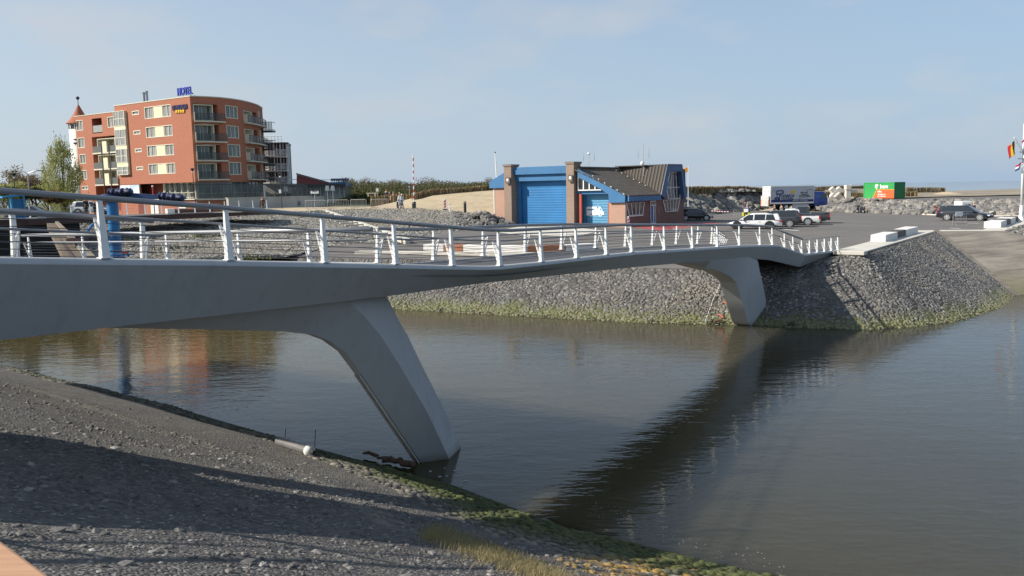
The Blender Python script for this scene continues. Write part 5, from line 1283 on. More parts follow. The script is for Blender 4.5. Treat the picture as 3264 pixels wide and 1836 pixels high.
for (x0, x1, y0, y1) in [(481, 508, 650, 690), (568, 594, 649, 664)]:
    a, b = PL.hit(x0, y0), PL.hit(x1, y1); mb = MB(); patch(mb, PL, min(a[0], b[0]), max(a[0], b[0]), max(.3, b[1]), a[1], 0.0, .06, 1); mb.build('white_door', M_WPAINT, bw_)
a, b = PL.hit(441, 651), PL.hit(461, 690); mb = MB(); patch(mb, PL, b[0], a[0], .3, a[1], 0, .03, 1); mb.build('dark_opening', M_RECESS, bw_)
# ---- curved shaded side
holesR = []
def loggia(x0, y0, x1, y1, gx1, railb):
    r = rect(PR, z2, x0, y0, x1, y1); holesR.append(r + (1.5,)); t0, t1, a, b = r
    mb = MB(); patch(mb, PR, t0, t1, a, b, -1.55, -1.5); mb.build('recess_wall', M_HBR, HT)
    g1 = PR.hit(*z2(gx1, y0 + 20))[0]
    w_ = window(PR, (t0 + .05, max(g1, t0 + 1.2), a + .05, b - .08), (.3, .55, .78), dep=1.35, pane=M_TEAL)
    s0 = PR.hit(*z2(railb[0], railb[3])); s1 = PR.hit(*z2(railb[2], railb[3])); zs = (s0[1] + s1[1]) / 2; zt_ = zs + 1.12
    mb = MB(); patch(mb, PR, s0[0], s1[0], zs - .16, zs + .04, -1.4, .75); bl = mb.build('balcony', M_SLAB, HT)
    mb = MB(); patch(mb, PR, s0[0] + .05, s1[0] - .05, zs + .1, zt_, .68, .70); mb.build('glass_rail', M_RAILG, bl)
    mb = MB(); patch(mb, PR, s0[0], s1[0], zt_, zt_ + .06, .66, .73)
    n = max(2, int((s1[0] - s0[0]) / 1.3))
    for k in range(n + 1): t = s0[0] + .04 + (s1[0] - s0[0] - .08) * k / n; mb.tube([PR.at(t, .72, zs), PR.at(t, .72, zt_)], .03, 4)
    mb.build('rail_frame', M_DKMET, bl)
    mb = MB(); mb.hexa([PR.at(s0[0] - .0, o, z) for o, z in ((-.0, zs + .1), (.68, zs + .1))] + [PR.at(s0[0] + .12, o, zs + .1) for o in (.68, 0)] + [PR.at(s0[0], 0, zt_ + .2), PR.at(s0[0], .68, zt_ + .2), PR.at(s0[0] + .12, .68, zt_ + .2), PR.at(s0[0] + .12, 0, zt_ + .2)]); mb.build('side_screen', M_SLAB, bl)
for y0, y1, rb in [(285, 462, (190, 375, 475, 464)), (488, 665, (205, 580, 495, 668)), (695, 852, (215, 768, 505, 856)), (880, 1040, (228, 965, 518, 1045))]:
    dx = (y0 - 285) * .07; loggia(168 + dx, y0, 428 + dx, y1, 370 + dx, rb)
for y0, y1, rb in [(345, 498, (688, 418, 868, 500)), (530, 690, (702, 612, 884, 692)), (718, 866, (715, 792, 893, 870)), (890, 1040, (725, 968, 905, 1046))]:
    dx = (y0 - 345) * .07; loggia(676 + dx, y0, 815 + dx, y1, 765 + dx, rb)
for x0, y0, x1, y1 in [(495, 300, 625, 440), (508, 502, 636, 636), (520, 690, 650, 822), (532, 870, 660, 1000)]:
    r = rect(PR, z2, x0, y0, x1, y1); holesR.append(r + (.2,)); window(PR, r, (.33, .66), pane=M_TEAL)
for x0, y0, x1, y1 in [(828, 360, 850, 470), (840, 548, 862, 660), (850, 718, 874, 832), (862, 888, 885, 1000)]:
    r = rect(PR, z2, x0, y0, x1, y1); r = (r[0], r[0] + 1.1, r[2], r[3]); holesR.append(r + (.2,)); window(PR, r, (.5,), pane=M_TEAL)
T_END = PR.s[-1]
mb = MB(); wall_holes(mb, PR, 0, T_END, zB, ZTOP, holesR)
e_ = PR.at(T_END, 0, 0); mb.quad(Vector((e_.x, e_.y, zB)), Vector((e_.x - 6, e_.y + 6, zB)), Vector((e_.x - 6, e_.y + 6, ZTOP)), Vector((e_.x, e_.y, ZTOP))); mb.build('curved_wall', M_HBR, HT)
mb = MB(); patch(mb, PR, .05, T_END, ZTOP, ZTOP + .14, -.3, .06); mb.build('roof_edge', M_SLAB, HT)
top = [PR.at(PR.s[-1] * k / 12, -.05, ZTOP - .1) for k in range(13)] + [Vector((e_.x - 6, e_.y + 6, ZTOP - .1)), PL.at(tA, -12, ZTOP - .1), PL.at(tA, -.1, ZTOP - .1)]
mb = MB(); mb.add([tuple(p) for p in top], [tuple(range(len(top)))]); mb.add([(p.x, p.y, zB + .02) for p in top], [tuple(range(len(top)))]); mb.build('roof', M_CAP, HT)
mb = MB(); patch(mb, PR, .3, T_END + .5, 3.4, zB, -.7, -.6); gg = mb.build('ground_glazing', M_TEAL, HT)
mb = MB()
for k in range(11): t = .35 + (T_END - .5) * k / 10; patch(mb, PR, t - .06, t + .06, 3.4, zB, -.59, -.5, 1)
patch(mb, PR, .4, T_END, 4.2, 4.28, -.59, -.52); mb.build('glazing_bars', mat('grey_bars', (.33, .35, .33), .5), gg)
mb = MB(); patch(mb, PR, 0.05, T_END + .5, 3.2, 3.4, -.9, .3); mb.build('terrace_slab', M_SLAB, HT)
mb = MB(); patch(mb, PR, .02, 10.5, .2, 3.19, -.9, -.02); mb.build('basement_wall', M_HBR, HT)
# cantilever balconies beyond the curve
for (x0, y0, x1, y1) in [(878, 470, 968, 560), (888, 655, 975, 742), (900, 825, 988, 900), (910, 975, 992, 1050)]:
    a = D(*z2(x0, y1), 143); b = D(*z2(x1, y1), 143); h = D(*z2(x0, y0), 143).z; mb = MB()
    mb.box(((a.x + b.x) / 2 - 1, 144, a.z), (b.x - a.x + 2, 2.2, .25)); bl = mb.build('balcony', M_DKMET, HT)
    mb = MB(); 
    for zz in (h, a.z + .25): mb.tube([(a.x - 1, 142.95, zz), (b.x, 142.95, zz), (b.x, 145, zz)], .05, 5)
    for k in range(4): mb.tube([(a.x + (b.x - a.x) * k / 3, 142.95, a.z), (a.x + (b.x - a.x) * k / 3, 142.95, h)], .04, 5)
    mb.build('rail_frame', M_DKMET, bl); mb = MB(); mb.box(((a.x + b.x) / 2 - .5, 142.99, (a.z + h) / 2 + .1), (b.x - a.x + .9, .03, h - a.z - .35)); mb.build('glass_rail', M_RAILG, bl)
# hotel lettering
M_SBLUE = mat('sign_blue', (.03, .06, .42), .35, 0, .05)
M_GOLD = mat('sign_gold', (.72, .45, .03), .4, 0, .05)
M_NAVY = mat('sign_navy', (.035, .03, .12), .5, 0, .05)
a, b = PL.hit(*z1(1895, 165)), PL.hit(*z1(1758, 165)); zc_ = PL.hit(*z1(1828, 160))[1]
HS = thing('roof_sign', 'blue HOTEL letters on white stays along the hotel roof edge', 'sign', PL.at((a[0] + b[0]) / 2, -.5, ZTOP + .14))
wd_ = b[0] - a[0]
text_on('letters', 'HOTEL', 1.62, PL.at((a[0] + b[0]) / 2, -.5, zc_), -HL, M_SBLUE, HS, .18, bold=.03, wide=wd_ / 4.65)
text_on('letter_trim', 'HOTEL', 1.62, PL.at((a[0] + b[0]) / 2, -.61, zc_ + .03) , -HL, M_WPAINT, HS, .03, bold=.05, wide=wd_ / 4.65)
mb = MB()
for k in range(5): t = a[0] + wd_ * (k + .5) / 5; mb.tube([PL.at(t, -.55, ZTOP), PL.at(t, -.55, zc_ - .5)], .05, 5); mb.tube([PL.at(t, -1.6, ZTOP), PL.at(t, -.6, zc_)], .03, 4)
mb.build('stays', M_WPAINT, HS)
a, b = PL.hit(*z1(1890, 318)), PL.hit(*z1(1730, 328)); zc_ = (a[1] + b[1]) / 2
WS = thing('wall_sign', 'dark blue DE WIELINGEN letters and four gold stars on the sunlit hotel wall', 'sign', PL.at((a[0] + b[0]) / 2, .05, zc_))
text_on('letters', 'DE WIELINGEN', .98, PL.at((a[0] + b[0]) / 2, .1, zc_), -HL, M_NAVY, WS, .12, bold=.02, wide=(b[0] - a[0]) / 7.3)
for k in range(4):
    t, z = PL.hit(*z1(1778 + k * 23, 362 - k * 1.2)); pts = []
    for q in range(10): ang = pi / 2 + q * pi / 5; rr = .36 if q % 2 == 0 else .17; pts.append(PL.at(t - rr * cos(ang), .05, z + rr * sin(ang)))
    mb = MB(); n_ = PL.at(0, 1, 0) - PL.at(0, 0, 0); mb.solid(pts, n_ * .1); mb.build('star', M_GOLD, WS)
t, z = PL.hit(*z1(1345, 270)); zt_ = PL.hit(*z1(1345, 160))[1]
p = PL.at(t, -2, 0); FL = thing('roof_flue', 'twin grey metal flue pipes standing on the hotel roof', 'chimney', (p.x, p.y, ZTOP))
for dx in (-.2, .3):
    mb = MB(); mb.lathe([(.2, 0), (.2, zt_ - ZTOP - .1 + dx * .4), (.26, zt_ - ZTOP - .1 + dx * .4), (.26, zt_ - ZTOP + .1 + dx * .4)], 10, (p.x + dx, p.y, ZTOP)); mb.build('flue', mat('flue_grey', (.42, .43, .44), .45, .4), FL, smooth=False)

# ---- round white tower with a red tiled cone
Y = 146.0; c = D(257, 430, Y); rt = abs(D(225, 430, Y).x - c.x) * 1.0
TW = thing('round_tower', 'white round tower with a red conical tiled roof left of the hotel', 'tower', (c.x, Y, 1.0))
ze = D(257, 240 + 487 * .31746, Y).z; zw = D(257, 240 + 545 * .31746, Y).z; za = D(257, 240 + 298 * .31746, Y).z
mb = MB(); mb.lathe([(rt, 0.5), (rt, zw)], 24, (c.x, Y, 0)); mb.lathe([(rt * .98, ze - .15), (rt * .98, ze + .3)], 24, (c.x, Y, 0)); mb.build('wall', mat('white_render', (.74, .72, .66), .8, 0, .08, 1.5), TW, smooth=True)
mb = MB(); mb.lathe([(rt * .96, zw), (rt * .96, ze - .15)], 24, (c.x, Y, 0)); mb.build('window_band', M_GLASS, TW)
mb = MB()
for k in range(12): a = 2 * pi * k / 12; mb.box((c.x + rt * .98 * cos(a), Y + rt * .98 * sin(a), (zw + ze) / 2 - .05), (.18, .18, ze - zw - .1), a)
mb.build('mullions', M_WPAINT, TW)
re = abs(D(214, 393, Y).x - c.x)
mb = MB(); mb.lathe([(re, ze), (re * .70, ze + (za - ze) * .22), (re * .42, ze + (za - ze) * .5), (.12, za)], 20, (c.x, Y, 0)); mb.build('roof', mat('red_tiles', (.36, .115, .06), .8, 0, .2, 6, .4, 12), TW)
mb = MB(); mb.tube([(c.x, Y, za - .2), (c.x, Y, za + 1.0)], .06, 5); mb.ell((c.x, Y, za + 1.2), (.3, .3, .3)); mb.build('finial', M_DKMET, TW)
mb = MB()
for y0, y1 in ((632, 655), (664, 700)): a, b = D(*z1(738, y0), Y - rt), D(*z1(778, y1), Y - rt); mb.box(((a.x + b.x) / 2, Y - rt - .05, (a.z + b.z) / 2), (b.x - a.x, .1, (a.z - b.z) * .45))
mb.build('wall_lettering', M_NAVY, TW)

# ---- white apartment block behind
Y = 152.0
AP = thing('apartment_block', 'white apartment block with stacked white balconies behind the hotel', 'building', (D(885, 600, Y).x, Y, 2.0))
x0, x1 = D(*z2(880, 800), Y).x, D(*z2(1128, 800), Y).x; zt_ = D(*z2(1000, 690), Y).z
mb = MB(); mb.box(((x0 + x1) / 2, Y + .6, (zt_ + 1) / 2), (x1 - x0, 1.2, zt_ - 1)); mb.build('wall', MATS['white_render'], AP)
mb = MB(); xs_ = D(*z2(1158, 800), Y + 9).x; mb.solid([(x1 + .05, Y + .4, 1.5), (xs_, Y + 9, 1.5), (xs_, Y + 9, zt_ + .2), (x1 + .05, Y + .4, zt_ + .2)], (-.5, .1, 0)); mb.build('side_wall', mat('slate_cladding', (.10, .11, .13), .7), AP)
mb = MB(); mb.solid([(x0 - .3, Y - .3, zt_), (x1 + .2, Y - .3, zt_), (xs_ + .1, Y + 9, zt_ + .1), (x0 - 2, Y + 9, zt_)], (0, 0, .25)); mb.build('roof', M_CAP, AP)
zf_l = [D(*z2(1020, y), Y).z for y in (820, 960, 1092)]
for zf in zf_l:
    mb = MB(); mb.box(((x0 + x1) / 2, Y - .6, zf), (x1 - x0, 1.3, .28)); bl = mb.build('balcony', M_WPAINT, AP)
    mb = MB()
    for dz in (.45, 1.25): mb.box(((x0 + x1) / 2, Y - 1.2, zf + dz), (x1 - x0, .08, .1))
    for k in range(30): mb.box((x0 + (x1 - x0) * k / 29, Y - 1.2, zf + .8), (.05 if k % 6 else .14, .06, 1.0))
    mb.build('balustrade', M_WPAINT, bl)
    for k in range(3):
        xx = x0 + (x1 - x0) * (.3 + .26 * k); mb = MB(); mb.box((xx, Y - .03, zf + 1.45), ((x1 - x0) * .2, .06, 2.4)); w_ = mb.build('window', M_GLASS, AP)
        mb = MB(); mb.box((xx, Y - .08, zf + 1.45), (.1, .06, 2.4)); mb.box((xx - (x1 - x0) * .11, Y - .08, zf + 1.45), (.14, .08, 2.4)); mb.build('window_frame', M_WPAINT, w_)
mb = MB(); zr0 = zt_ + .25
for dz in (.6, 1.2): mb.tube([(x0 - 1, Y + .5, zr0 + dz), (x1 - 1.2, Y + .5, zr0 + dz)], .06, 5)
for k in range(8): xx = x0 - 1 + (x1 - x0 - .2) * k / 7; mb.tube([(xx, Y + .5, zr0), (xx, Y + .5, zr0 + 1.2)], .05, 5)
mb.build('roof_rail', M_WPAINT, AP)

# ---- terrace wall in front of the curved side, with its glass screen
TP = Path([G(728, 631, 3.5), G(860, 628, 3.5), G(991, 623.5, 3.5)]); TP.p = [Vector((q.x, q.y)) for q in TP.p]
a = D(728, 632, 112); b = D(991, 623.5, 124); zt_ = 3.45
TP = Path([(a.x, a.y), ((a.x + b.x) / 2, (a.y + b.y) / 2), (b.x, b.y)])
TWL = thing('terrace_wall', 'long pale concrete terrace wall with round lamps below the hotel glass screen', 'wall', (a.x, a.y, 1.5))
gw = NB('weathered_wall'); c1 = gw.coord('Object', (1, 1, .4)); gw.out(gw.ramp(gw.noise(c1, .5, 6, .65), [(.3, (.38, .37, .34)), (.7, (.56, .545, .50))]), .85)
mb = MB(); patch(mb, TP, 0, TP.s[-1], .8, zt_, -.5, 0, 8); patch(mb, TP, -.05, TP.s[-1] + .05, zt_, zt_ + .12, -.6, .06, 8); mb.build('wall', gw.m, TWL)
mb = MB(); mb.solid([(b.x, b.y, .8), (b.x - .3, b.y - .02, .8), (b.x - .3, b.y - .02, zt_), (b.x, b.y, zt_)], (.6, 6, 0)); mb.build('end_wall', gw.m, TWL)
for u in (.36, .83):
    p = TP.at(TP.s[-1] * u, .05, 2.55); mb = MB(); mb.ell(p, (.35, .12, .35)); mb.build('wall_lamp', mat('lamp_grey', (.2, .2, .2), .4), TWL)
GS = thing('glass_screen', 'dark framed glass windscreen running along the top of the terrace wall', 'screen', (a.x, a.y, zt_))
mb = MB(); patch(mb, TP, -9, TP.s[-1] - .4, zt_ + .15, zt_ + 1.9, -.3, -.28, 12); mb.build('glass', M_RAILG, GS)
mb = MB(); patch(mb, TP, -9, TP.s[-1] - .4, zt_ + 1.9, zt_ + 1.97, -.33, -.25, 12)
for k in range(13): t = -9 + (TP.s[-1] + 8.4) * k / 12; mb.tube([TP.at(t, -.29, zt_ + .1), TP.at(t, -.29, zt_ + 1.95)], .04, 4)
mb.build('frame', M_DKMET, GS)

# ---- pavilion restaurant
Y = 140.0; z7 = lambda x, y: (700 + x * .1708, 540 + y * .1708)
PV = thing('pavilion', 'low pavilion restaurant with a dark red sloping gable and blue roof terrace', 'restaurant', (D(1000, 600, Y).x, Y, 2))
dz = lambda x, y, Yy=Y: D(*z7(x, y), Yy)
mb = MB(); mb.solid([dz(1437, 102), dz(2085, 282), dz(1437, 288)], (0, 6, 0)); mb.build('gable', mat('dark_red_cladding', (.22, .055, .055), .6, 0, .08, .6), PV)
mb = MB(); a, b = dz(1437, 95), dz(2095, 280); mb.solid([a, b, b + Vector((0, 0, .25)), a + Vector((0, 0, .25))], (0, -.3, 0)); mb.build('verge', M_CAP, PV)
a, b = dz(1305, 290), dz(2360, 310); mb = MB(); mb.box(((a.x + b.x) / 2, Y + 3, (a.z + b.z) / 2), (b.x - a.x, 7, .5)); mb.build('roof', M_DKMET, PV)
mb = MB(); mb.box(((a.x + b.x) / 2, Y + 3.2, (a.z + 1.5) / 2 - .2), (b.x - a.x - .3, 6, a.z - 1.5 - .2)); mb.build('glazing', M_TEAL, PV)
mb = MB()
for k in range(12): xx = a.x + (b.x - a.x) * (k + .5) / 12; mb.box((xx, Y + .17, (a.z + 1.5) / 2), (.16, .08, a.z - 1.7))
mb.build('glazing_bars', mat('grey_bars2', (.36, .37, .37), .5), PV)
a, b = dz(2085, 180), dz(2360, 300); mb = MB(); mb.box(((a.x + b.x) / 2, Y + 1.2, b.z + .3), (b.x - a.x, 3, .6)); 
bl = mb.build('roof_terrace', M_BLUE, PV); mb = MB()
for zz in (a.z, b.z + .9, (a.z + b.z) / 2 + .5): mb.tube([(a.x, Y - .3, zz), (b.x, Y - .3, zz), (b.x, Y + 2.5, zz)], .08, 5)
for k in range(9): xx = a.x + (b.x - a.x) * k / 8; mb.tube([(xx, Y - .3, b.z + .5), (xx, Y - .3, a.z)], .06, 5)
mb.build('balustrade', mat('navy_rail', (.03, .07, .14), .5), bl)
mb = MB(); q = dz(1300, 190); q2 = dz(1436, 240); q3 = dz(2080, 190)
for k in range(3): mb.tube([(q.x, Y, q.z - .75 * k), (q2.x, Y, q.z - .75 * k)], .06, 5)
for k in range(2): mb.tube([(dz(1830, 190).x, Y + .5, q3.z - .5 * k), (q3.x, Y + .5, q3.z - .5 * k)], .05, 5)
mb.build('roof_rail', M_WPAINT, PV)
# terrace lamps like lampshades
for i, (x, y, lb) in enumerate([(1232, 365, 'white lampshade lamp on the terrace in front of the apartment block'), (2008, 350, 'white lampshade lamp left of a pair before the pavilion terrace'), (2108, 350, 'white lampshade lamp right of a pair below the blue roof terrace')]):
    p = D(*z7(x, y), 134); t = thing('terrace_lamp', lb, 'lamp', (p.x, 134, p.z - 2.2), 0, 'lampshade lamps on the pavilion terrace')
    mb = MB(); mb.lathe([(.36, -.4), (.27, .4)], 16, p); mb.build('lamp_shade', mat('shade_white', (.80, .78, .72), .7), t, smooth=False); mb = MB(); mb.tube([p - Vector((0, 0, 2.4)), p - Vector((0, 0, .4))], .08, 8); mb.build('lamp_post', M_WPAINT, t)
# ================================================================= VEHICLES AND PEOPLE
def paint(name, col, rough=.25): 
    q = NB(name); co = q.coord('Object'); q.out(q.mix(q.ramp(q.noise(co, 2.5, 4), [(.4, 0.0), (.8, .12)]), col, tuple(min(1, c * .8 + .02) for c in col)), rough, Coat_Weight=.6, Coat_Roughness=.08); return q.m
M_CBLK, M_CWHT, M_CNAV, M_CGRY = paint('black_car_paint', (.012, .012, .016)), paint('white_car_paint', (.80, .80, .79), .3), paint('navy_car_paint', (.014, .016, .026)), paint('graphite_car_paint', (.035, .038, .042))
M_CTEAL = paint('grey_green_car_paint', (.10, .14, .14))
M_CGL = NB('car_glass').out((.02, .025, .028), .05, Specular_IOR_Level=.9)
M_TYRE = mat('tyre', (.018, .018, .02), .85, 0, .1); M_RIM = mat('alloy_rim', (.62, .63, .64), .3, .6, .05); M_TRIM = mat('black_trim', (.02, .02, .022), .55, 0, .1)
M_TAIL = mat('tail_light', (.42, .015, .02), .2, 0, .05); M_HEAD = mat('head_light', (.62, .65, .68), .12, 0, .05); M_CHROME = mat('chrome', (.65, .66, .67), .15, .9, .03)
def car(name, label, rear, front, paintm, H, Lc, Wd, kind='suv', rimm=None, group='cars parked on the quay', plate=True, trim=M_CHROME, ground=0.0):
    """rear, front: ground points of the wheels on the side that faces the viewer"""
    rear, front = Vector((rear[0], rear[1], 0)), Vector((front[0], front[1], 0)); d = (front - rear).normalized()
    n = Vector((-d.y, d.x, 0)); n = n if n.y > 0 else -n
    wb = Lc * .6; mid = (rear + front) / 2 + n * (Wd / 2 - .1); rz = math.atan2(d.y, d.x)
    t = thing(name, label, 'car' if kind != 'pickup' else 'pickup truck', (mid.x, mid.y, ground), rz, group)
    hl, hw = Lc / 2, Wd / 2; b = lambda mb, nm, m, par=t, sm=False: mb.build(nm, m, par, smooth=sm, world=False)
    zb = H * .60
    # body sections: x, belt height, half width
    if kind == 'suv': secs = [(-hl, .55 * H, .80), (-hl + .08, zb + .02, .90), (-hl + .7, zb + .03, .98), (-.3, zb, 1.0), (.75, zb - .03, 1.0), (1.15, zb - .07, .99), (hl - .75, zb - .13, .97), (hl - .2, zb - .25, .88), (hl, zb - .38, .74)]
    elif kind == 'hatch': secs = [(-hl, .55 * H, .78), (-hl + .1, zb + .02, .90), (-hl + .6, zb + .03, .98), (0, zb, 1.0), (.85, zb - .04, .99), (1.2, zb - .10, .97), (hl - .5, zb - .22, .93), (hl - .15, zb - .34, .84), (hl, zb - .45, .70)]
    else: secs = [(-hl, zb - .02, .93), (-hl + .1, zb, .96), (-.5, zb, .98), (-.3, zb, 1.0), (1.0, zb, 1.0), (1.3, zb - .06, .99), (hl - .5, zb - .12, .96), (hl - .12, zb - .22, .90), (hl, zb - .34, .80)]
    lo = []
    for x, zt_, w in secs:
        w *= hw; z0 = .26 if abs(x) < hl - .3 else .34
        lo.append([(x, -w * .94, z0), (x, -w, z0 + .18), (x, -w, zt_ - .18), (x, -w * .95, zt_ - .04), (x, -w * .7, zt_), (x, w * .7, zt_), (x, w * .95, zt_ - .04), (x, w, zt_ - .18), (x, w, z0 + .18), (x, w * .94, z0)])
    mb = MB(); mb.loft(lo); body = b(mb, 'body', paintm, sm=True); em_ = body.modifiers.new('edges', 'EDGE_SPLIT'); em_.split_angle = radians(50)
    # greenhouse
    if kind == 'suv': gh = [(-hl + .12, .05), (-hl + .42, .97), (-hl + 1.0, 1.0), (.1, 1.0), (.45, .93), (1.3, .0)] if paintm is not M_CWHT else [(-hl + .2, .0), (-hl + .72, .86), (-hl + 1.3, .99), (-.1, 1.0), (.35, .92), (1.3, .0)]
    elif kind == 'hatch': gh = [(-hl + .12, .05), (-hl + .38, .92), (-hl + .9, 1.0), (0, 1.0), (.35, .93), (1.3, .0)]
    else: gh = [(-.75, .0), (-.62, .93), (-.3, 1.0), (.35, 1.0), (.6, .94), (1.3, .0)]
    zr = H - .02; hgt = zr - zb
    def gsec(x, f, inset=0.0, dz=0.0):
        z = zb + hgt * f; w1, w0 = hw * (.93 - .17 * f) - inset, hw * .93 - inset
        return w0, w1, z + dz
    mb = MB(); lo = []
    for x, f in gh:
        w0, w1, z = gsec(x, f); lo.append([(x, -w0, zb - .03), (x, -w1, z - .01), (x, -w1 * .6, z + .015 * (f > .5)), (x, w1 * .6, z + .015 * (f > .5)), (x, w1, z - .01), (x, w0, zb - .03)])
    mb.loft(lo); win = b(mb, 'windows', M_CGL)
    # painted roof and pillars over the glass
    mb = MB(); lo = []
    for x, f in gh[1:-1]:
        w0, w1, z = gsec(x, f, -.012); lo.append([(x, -w1, z - .09), (x, -w1, z + .0), (x, -w1 * .6, z + .035), (x, w1 * .6, z + .035), (x, w1, z + .0), (x, w1, z - .09)])
    mb.loft(lo); b(mb, 'roof', paintm, sm=True)
    def pillar(x0, f0, x1, f1, w):
        for s in (-1, 1):
            a, c = gsec(x0, f0, -.015), gsec(x1, f1, -.015)
            mb = MB(); mb.solid([(x0 - w, s * (hw * (.93 - .17 * f0) + .012), a[2]), (x0 + w, s * (hw * (.93 - .17 * f0) + .012), a[2]), (x1 + w, s * (hw * (.93 - .17 * f1) + .012), c[2]), (x1 - w, s * (hw * (.93 - .17 * f1) + .012), c[2])], (0, -s * .04, 0)); b(mb, 'pillar', paintm)
    pillar(1.2, .02, .45, .93, .05); mid_x = .02 if kind != 'pickup' else .1
    pillar(mid_x, .0, mid_x - .04, 1.0, .045)
    if kind == 'suv': pillar(-hl + 1.35, 0, -hl + 1.3, 1.0, .03); pillar(-hl + .3, .02, -hl + .52, .96, .17)
    elif kind == 'hatch': pillar(-hl + .35, .02, -hl + .55, .92, .2)
    else: pillar(-.62, .02, -.55, .9, .12)
    if trim is not None:
        mb = MB()
        for s in (-1, 1): mb.tube([(-hl + .5, s * hw * .955, zb + .0), (1.15, s * hw * .955, zb - .015)], .018, 4)
        b(mb, 'window_trim', trim)
    if kind == 'pickup':
        mb = MB(); mb.box((-hl / 2 - .42, 0, zb + .03), (hl - .9, Wd * .86, .06)); b(mb, 'bed_cover', M_TRIM)
    # dark sills, bumpers
    mb = MB(); mb.box((0, 0, .30), (Lc * .86, Wd * .955, .14)); b(mb, 'sill', M_TRIM)
    mb = MB(); mb.box((-hl + .02, 0, .46), (.16, Wd * .82, .20)); b(mb, 'rear_bumper', M_TRIM if paintm is not M_CWHT else paintm)
    mb = MB(); mb.box((hl - .06, 0, .42), (.16, Wd * .70, .22)); b(mb, 'front_grille', M_TRIM)
    rw = .345 if kind != 'hatch' else .31
    for sx, xx in ((1, wb / 2 + .05), (-1, -wb / 2 + .05)):
        for s in (-1, 1):
            mb = MB(); mb.tube([(xx, s * (hw - .32), rw), (xx, s * (hw + .012), rw)], rw + .085, 22); b(mb, 'wheel_arch', M_TRIM)
            mb = MB(); mb.tube([(xx, s * (hw - .26), rw), (xx, s * (hw - .02), rw), (xx, s * (hw + .03), rw)], [rw, rw, rw - .03], 22); wl = b(mb, 'wheel', M_TYRE)
            mb = MB(); y = s * (hw + .034)
            mb.tube([(xx, y - s * .02, rw), (xx, y, rw)], .07, 10)
            for k in range(7 if rimm is None else 5):
                a = 2 * pi * k / (7 if rimm is None else 5); p = Vector((cos(a), 0, sin(a))); q = Vector((-sin(a), 0, cos(a))); c0 = Vector((xx, y, rw))
                mb.solid([c0 + p * .05 - q * .03, c0 + p * .05 + q * .03, c0 + p * (rw * .74) + q * .055, c0 + p * (rw * .74) - q * .055], (0, -s * .02, 0))
            for k in range(20):
                a, a2 = 2 * pi * k / 20, 2 * pi * (k + 1) / 20; c0 = Vector((xx, y, rw)); f_ = lambda an, r: c0 + Vector((cos(an), 0, sin(an))) * r
                mb.solid([f_(a, rw * .70), f_(a, rw * .78), f_(a2, rw * .78), f_(a2, rw * .70)], (0, -s * .02, 0))
            mb.build('rim', rimm or M_RIM, wl, world=False)
    for s in (-1, 1):
        mb = MB(); 
        if kind == 'suv' and paintm is not M_CWHT: mb.box((-hl + .12, s * hw * .82, zb - .02), (.16, .14, .34)); mb.box((-hl + .26, s * hw * .79, zb + .24), (.12, .10, .26))
        elif kind == 'pickup': mb.box((-hl + .03, s * hw * .88, zb - .2), (.12, .18, .38))
        else: mb.box((-hl + .06, s * hw * .74, zb - .12), (.2, .34, .13))
        b(mb, 'tail_light', M_TAIL)
        mb = MB(); mb.box((hl - .2, s * hw * .72, zb - .36 if kind != 'hatch' else zb - .36), (.26, .32, .12)); b(mb, 'head_light', M_HEAD)
        mb = MB(); mb.box((.95, s * (hw + .08), zb + .06), (.12, .2, .15)); b(mb, 'mirror', paintm)
        mb = MB(); 
        for xx in (.45, -.5): mb.box((xx, s * (hw + .005), zb - .17), (.2, .02, .03))
        b(mb, 'door_handle', trim or M_TRIM)
    mb = MB(); mb.box((-hl - .03, 0, .62), (.03, .52, .12)); b(mb, 'number_plate', mat('plate', (.70, .52, .06), .5))
    return t
def off(p, d, s, n=0): q = Vector((p[0], p[1])) + d * s; return (q.x, q.y)
WD_ = Vector((-2.68, 1.01)).normalized()
car('parked_car', 'white sport utility car parked nearest the bridge end, nose to the left', (23.32, 73.44), (20.64, 74.45), M_CWHT, 1.42, 4.7, 1.9, 'suv', M_CGRY, trim=M_TRIM)
car('parked_car', 'dark sport utility car with big pale wheels right behind the white one', (26.1, 76.3), off((26.1, 76.3), WD_, 2.98), M_CGRY, 1.54, 4.95, 1.95, 'suv')
car('parked_car', 'white pickup truck parked between the dark sport utility car and the grey pickup', (28.9, 79.4), off((28.9, 79.4), WD_, 3.1), M_CWHT, 1.58, 5.2, 1.9, 'pickup', trim=M_TRIM)
car('parked_car', 'graphite grey pickup at the far right of the parked row', (31.1, 82.6), off((31.1, 82.6), WD_, 3.2), M_CGRY, 1.70, 5.3, 1.95, 'pickup')
car('parked_car', 'glossy black estate car with chrome window trim standing before the AIR trailer', (44.75, 83.9), (47.0, 82.0), M_CNAV, 1.52, 4.95, 1.95, 'suv')
car('parked_car', 'small dark green-black hatchback parked behind the station corner', (20.1, 95.1), (22.75, 94.5), M_CBLK, 1.38, 3.95, 1.72, 'hatch', trim=None)
car('parked_car', 'greenish hatchback mostly hidden behind the dark hatchback at the station', (20.2, 98.6), (22.4, 98.0), M_CTEAL, 1.5, 3.9, 1.7, 'hatch', trim=None)
car('parked_car', 'dark car parked on the promenade beside the blue cabinet at the left', (-48.2, 79.5), (-45.6, 79.8), M_CBLK, 1.5, 4.2, 1.75, 'hatch', group=None, trim=None, ground=1.7)
car('parked_car', 'white car at the foot of the hotel seen over the inner bridge rail', (-51.0, 96.5), (-48.4, 96.9), M_CWHT, 1.5, 4.2, 1.75, 'hatch', group=None, trim=None, ground=2.0)

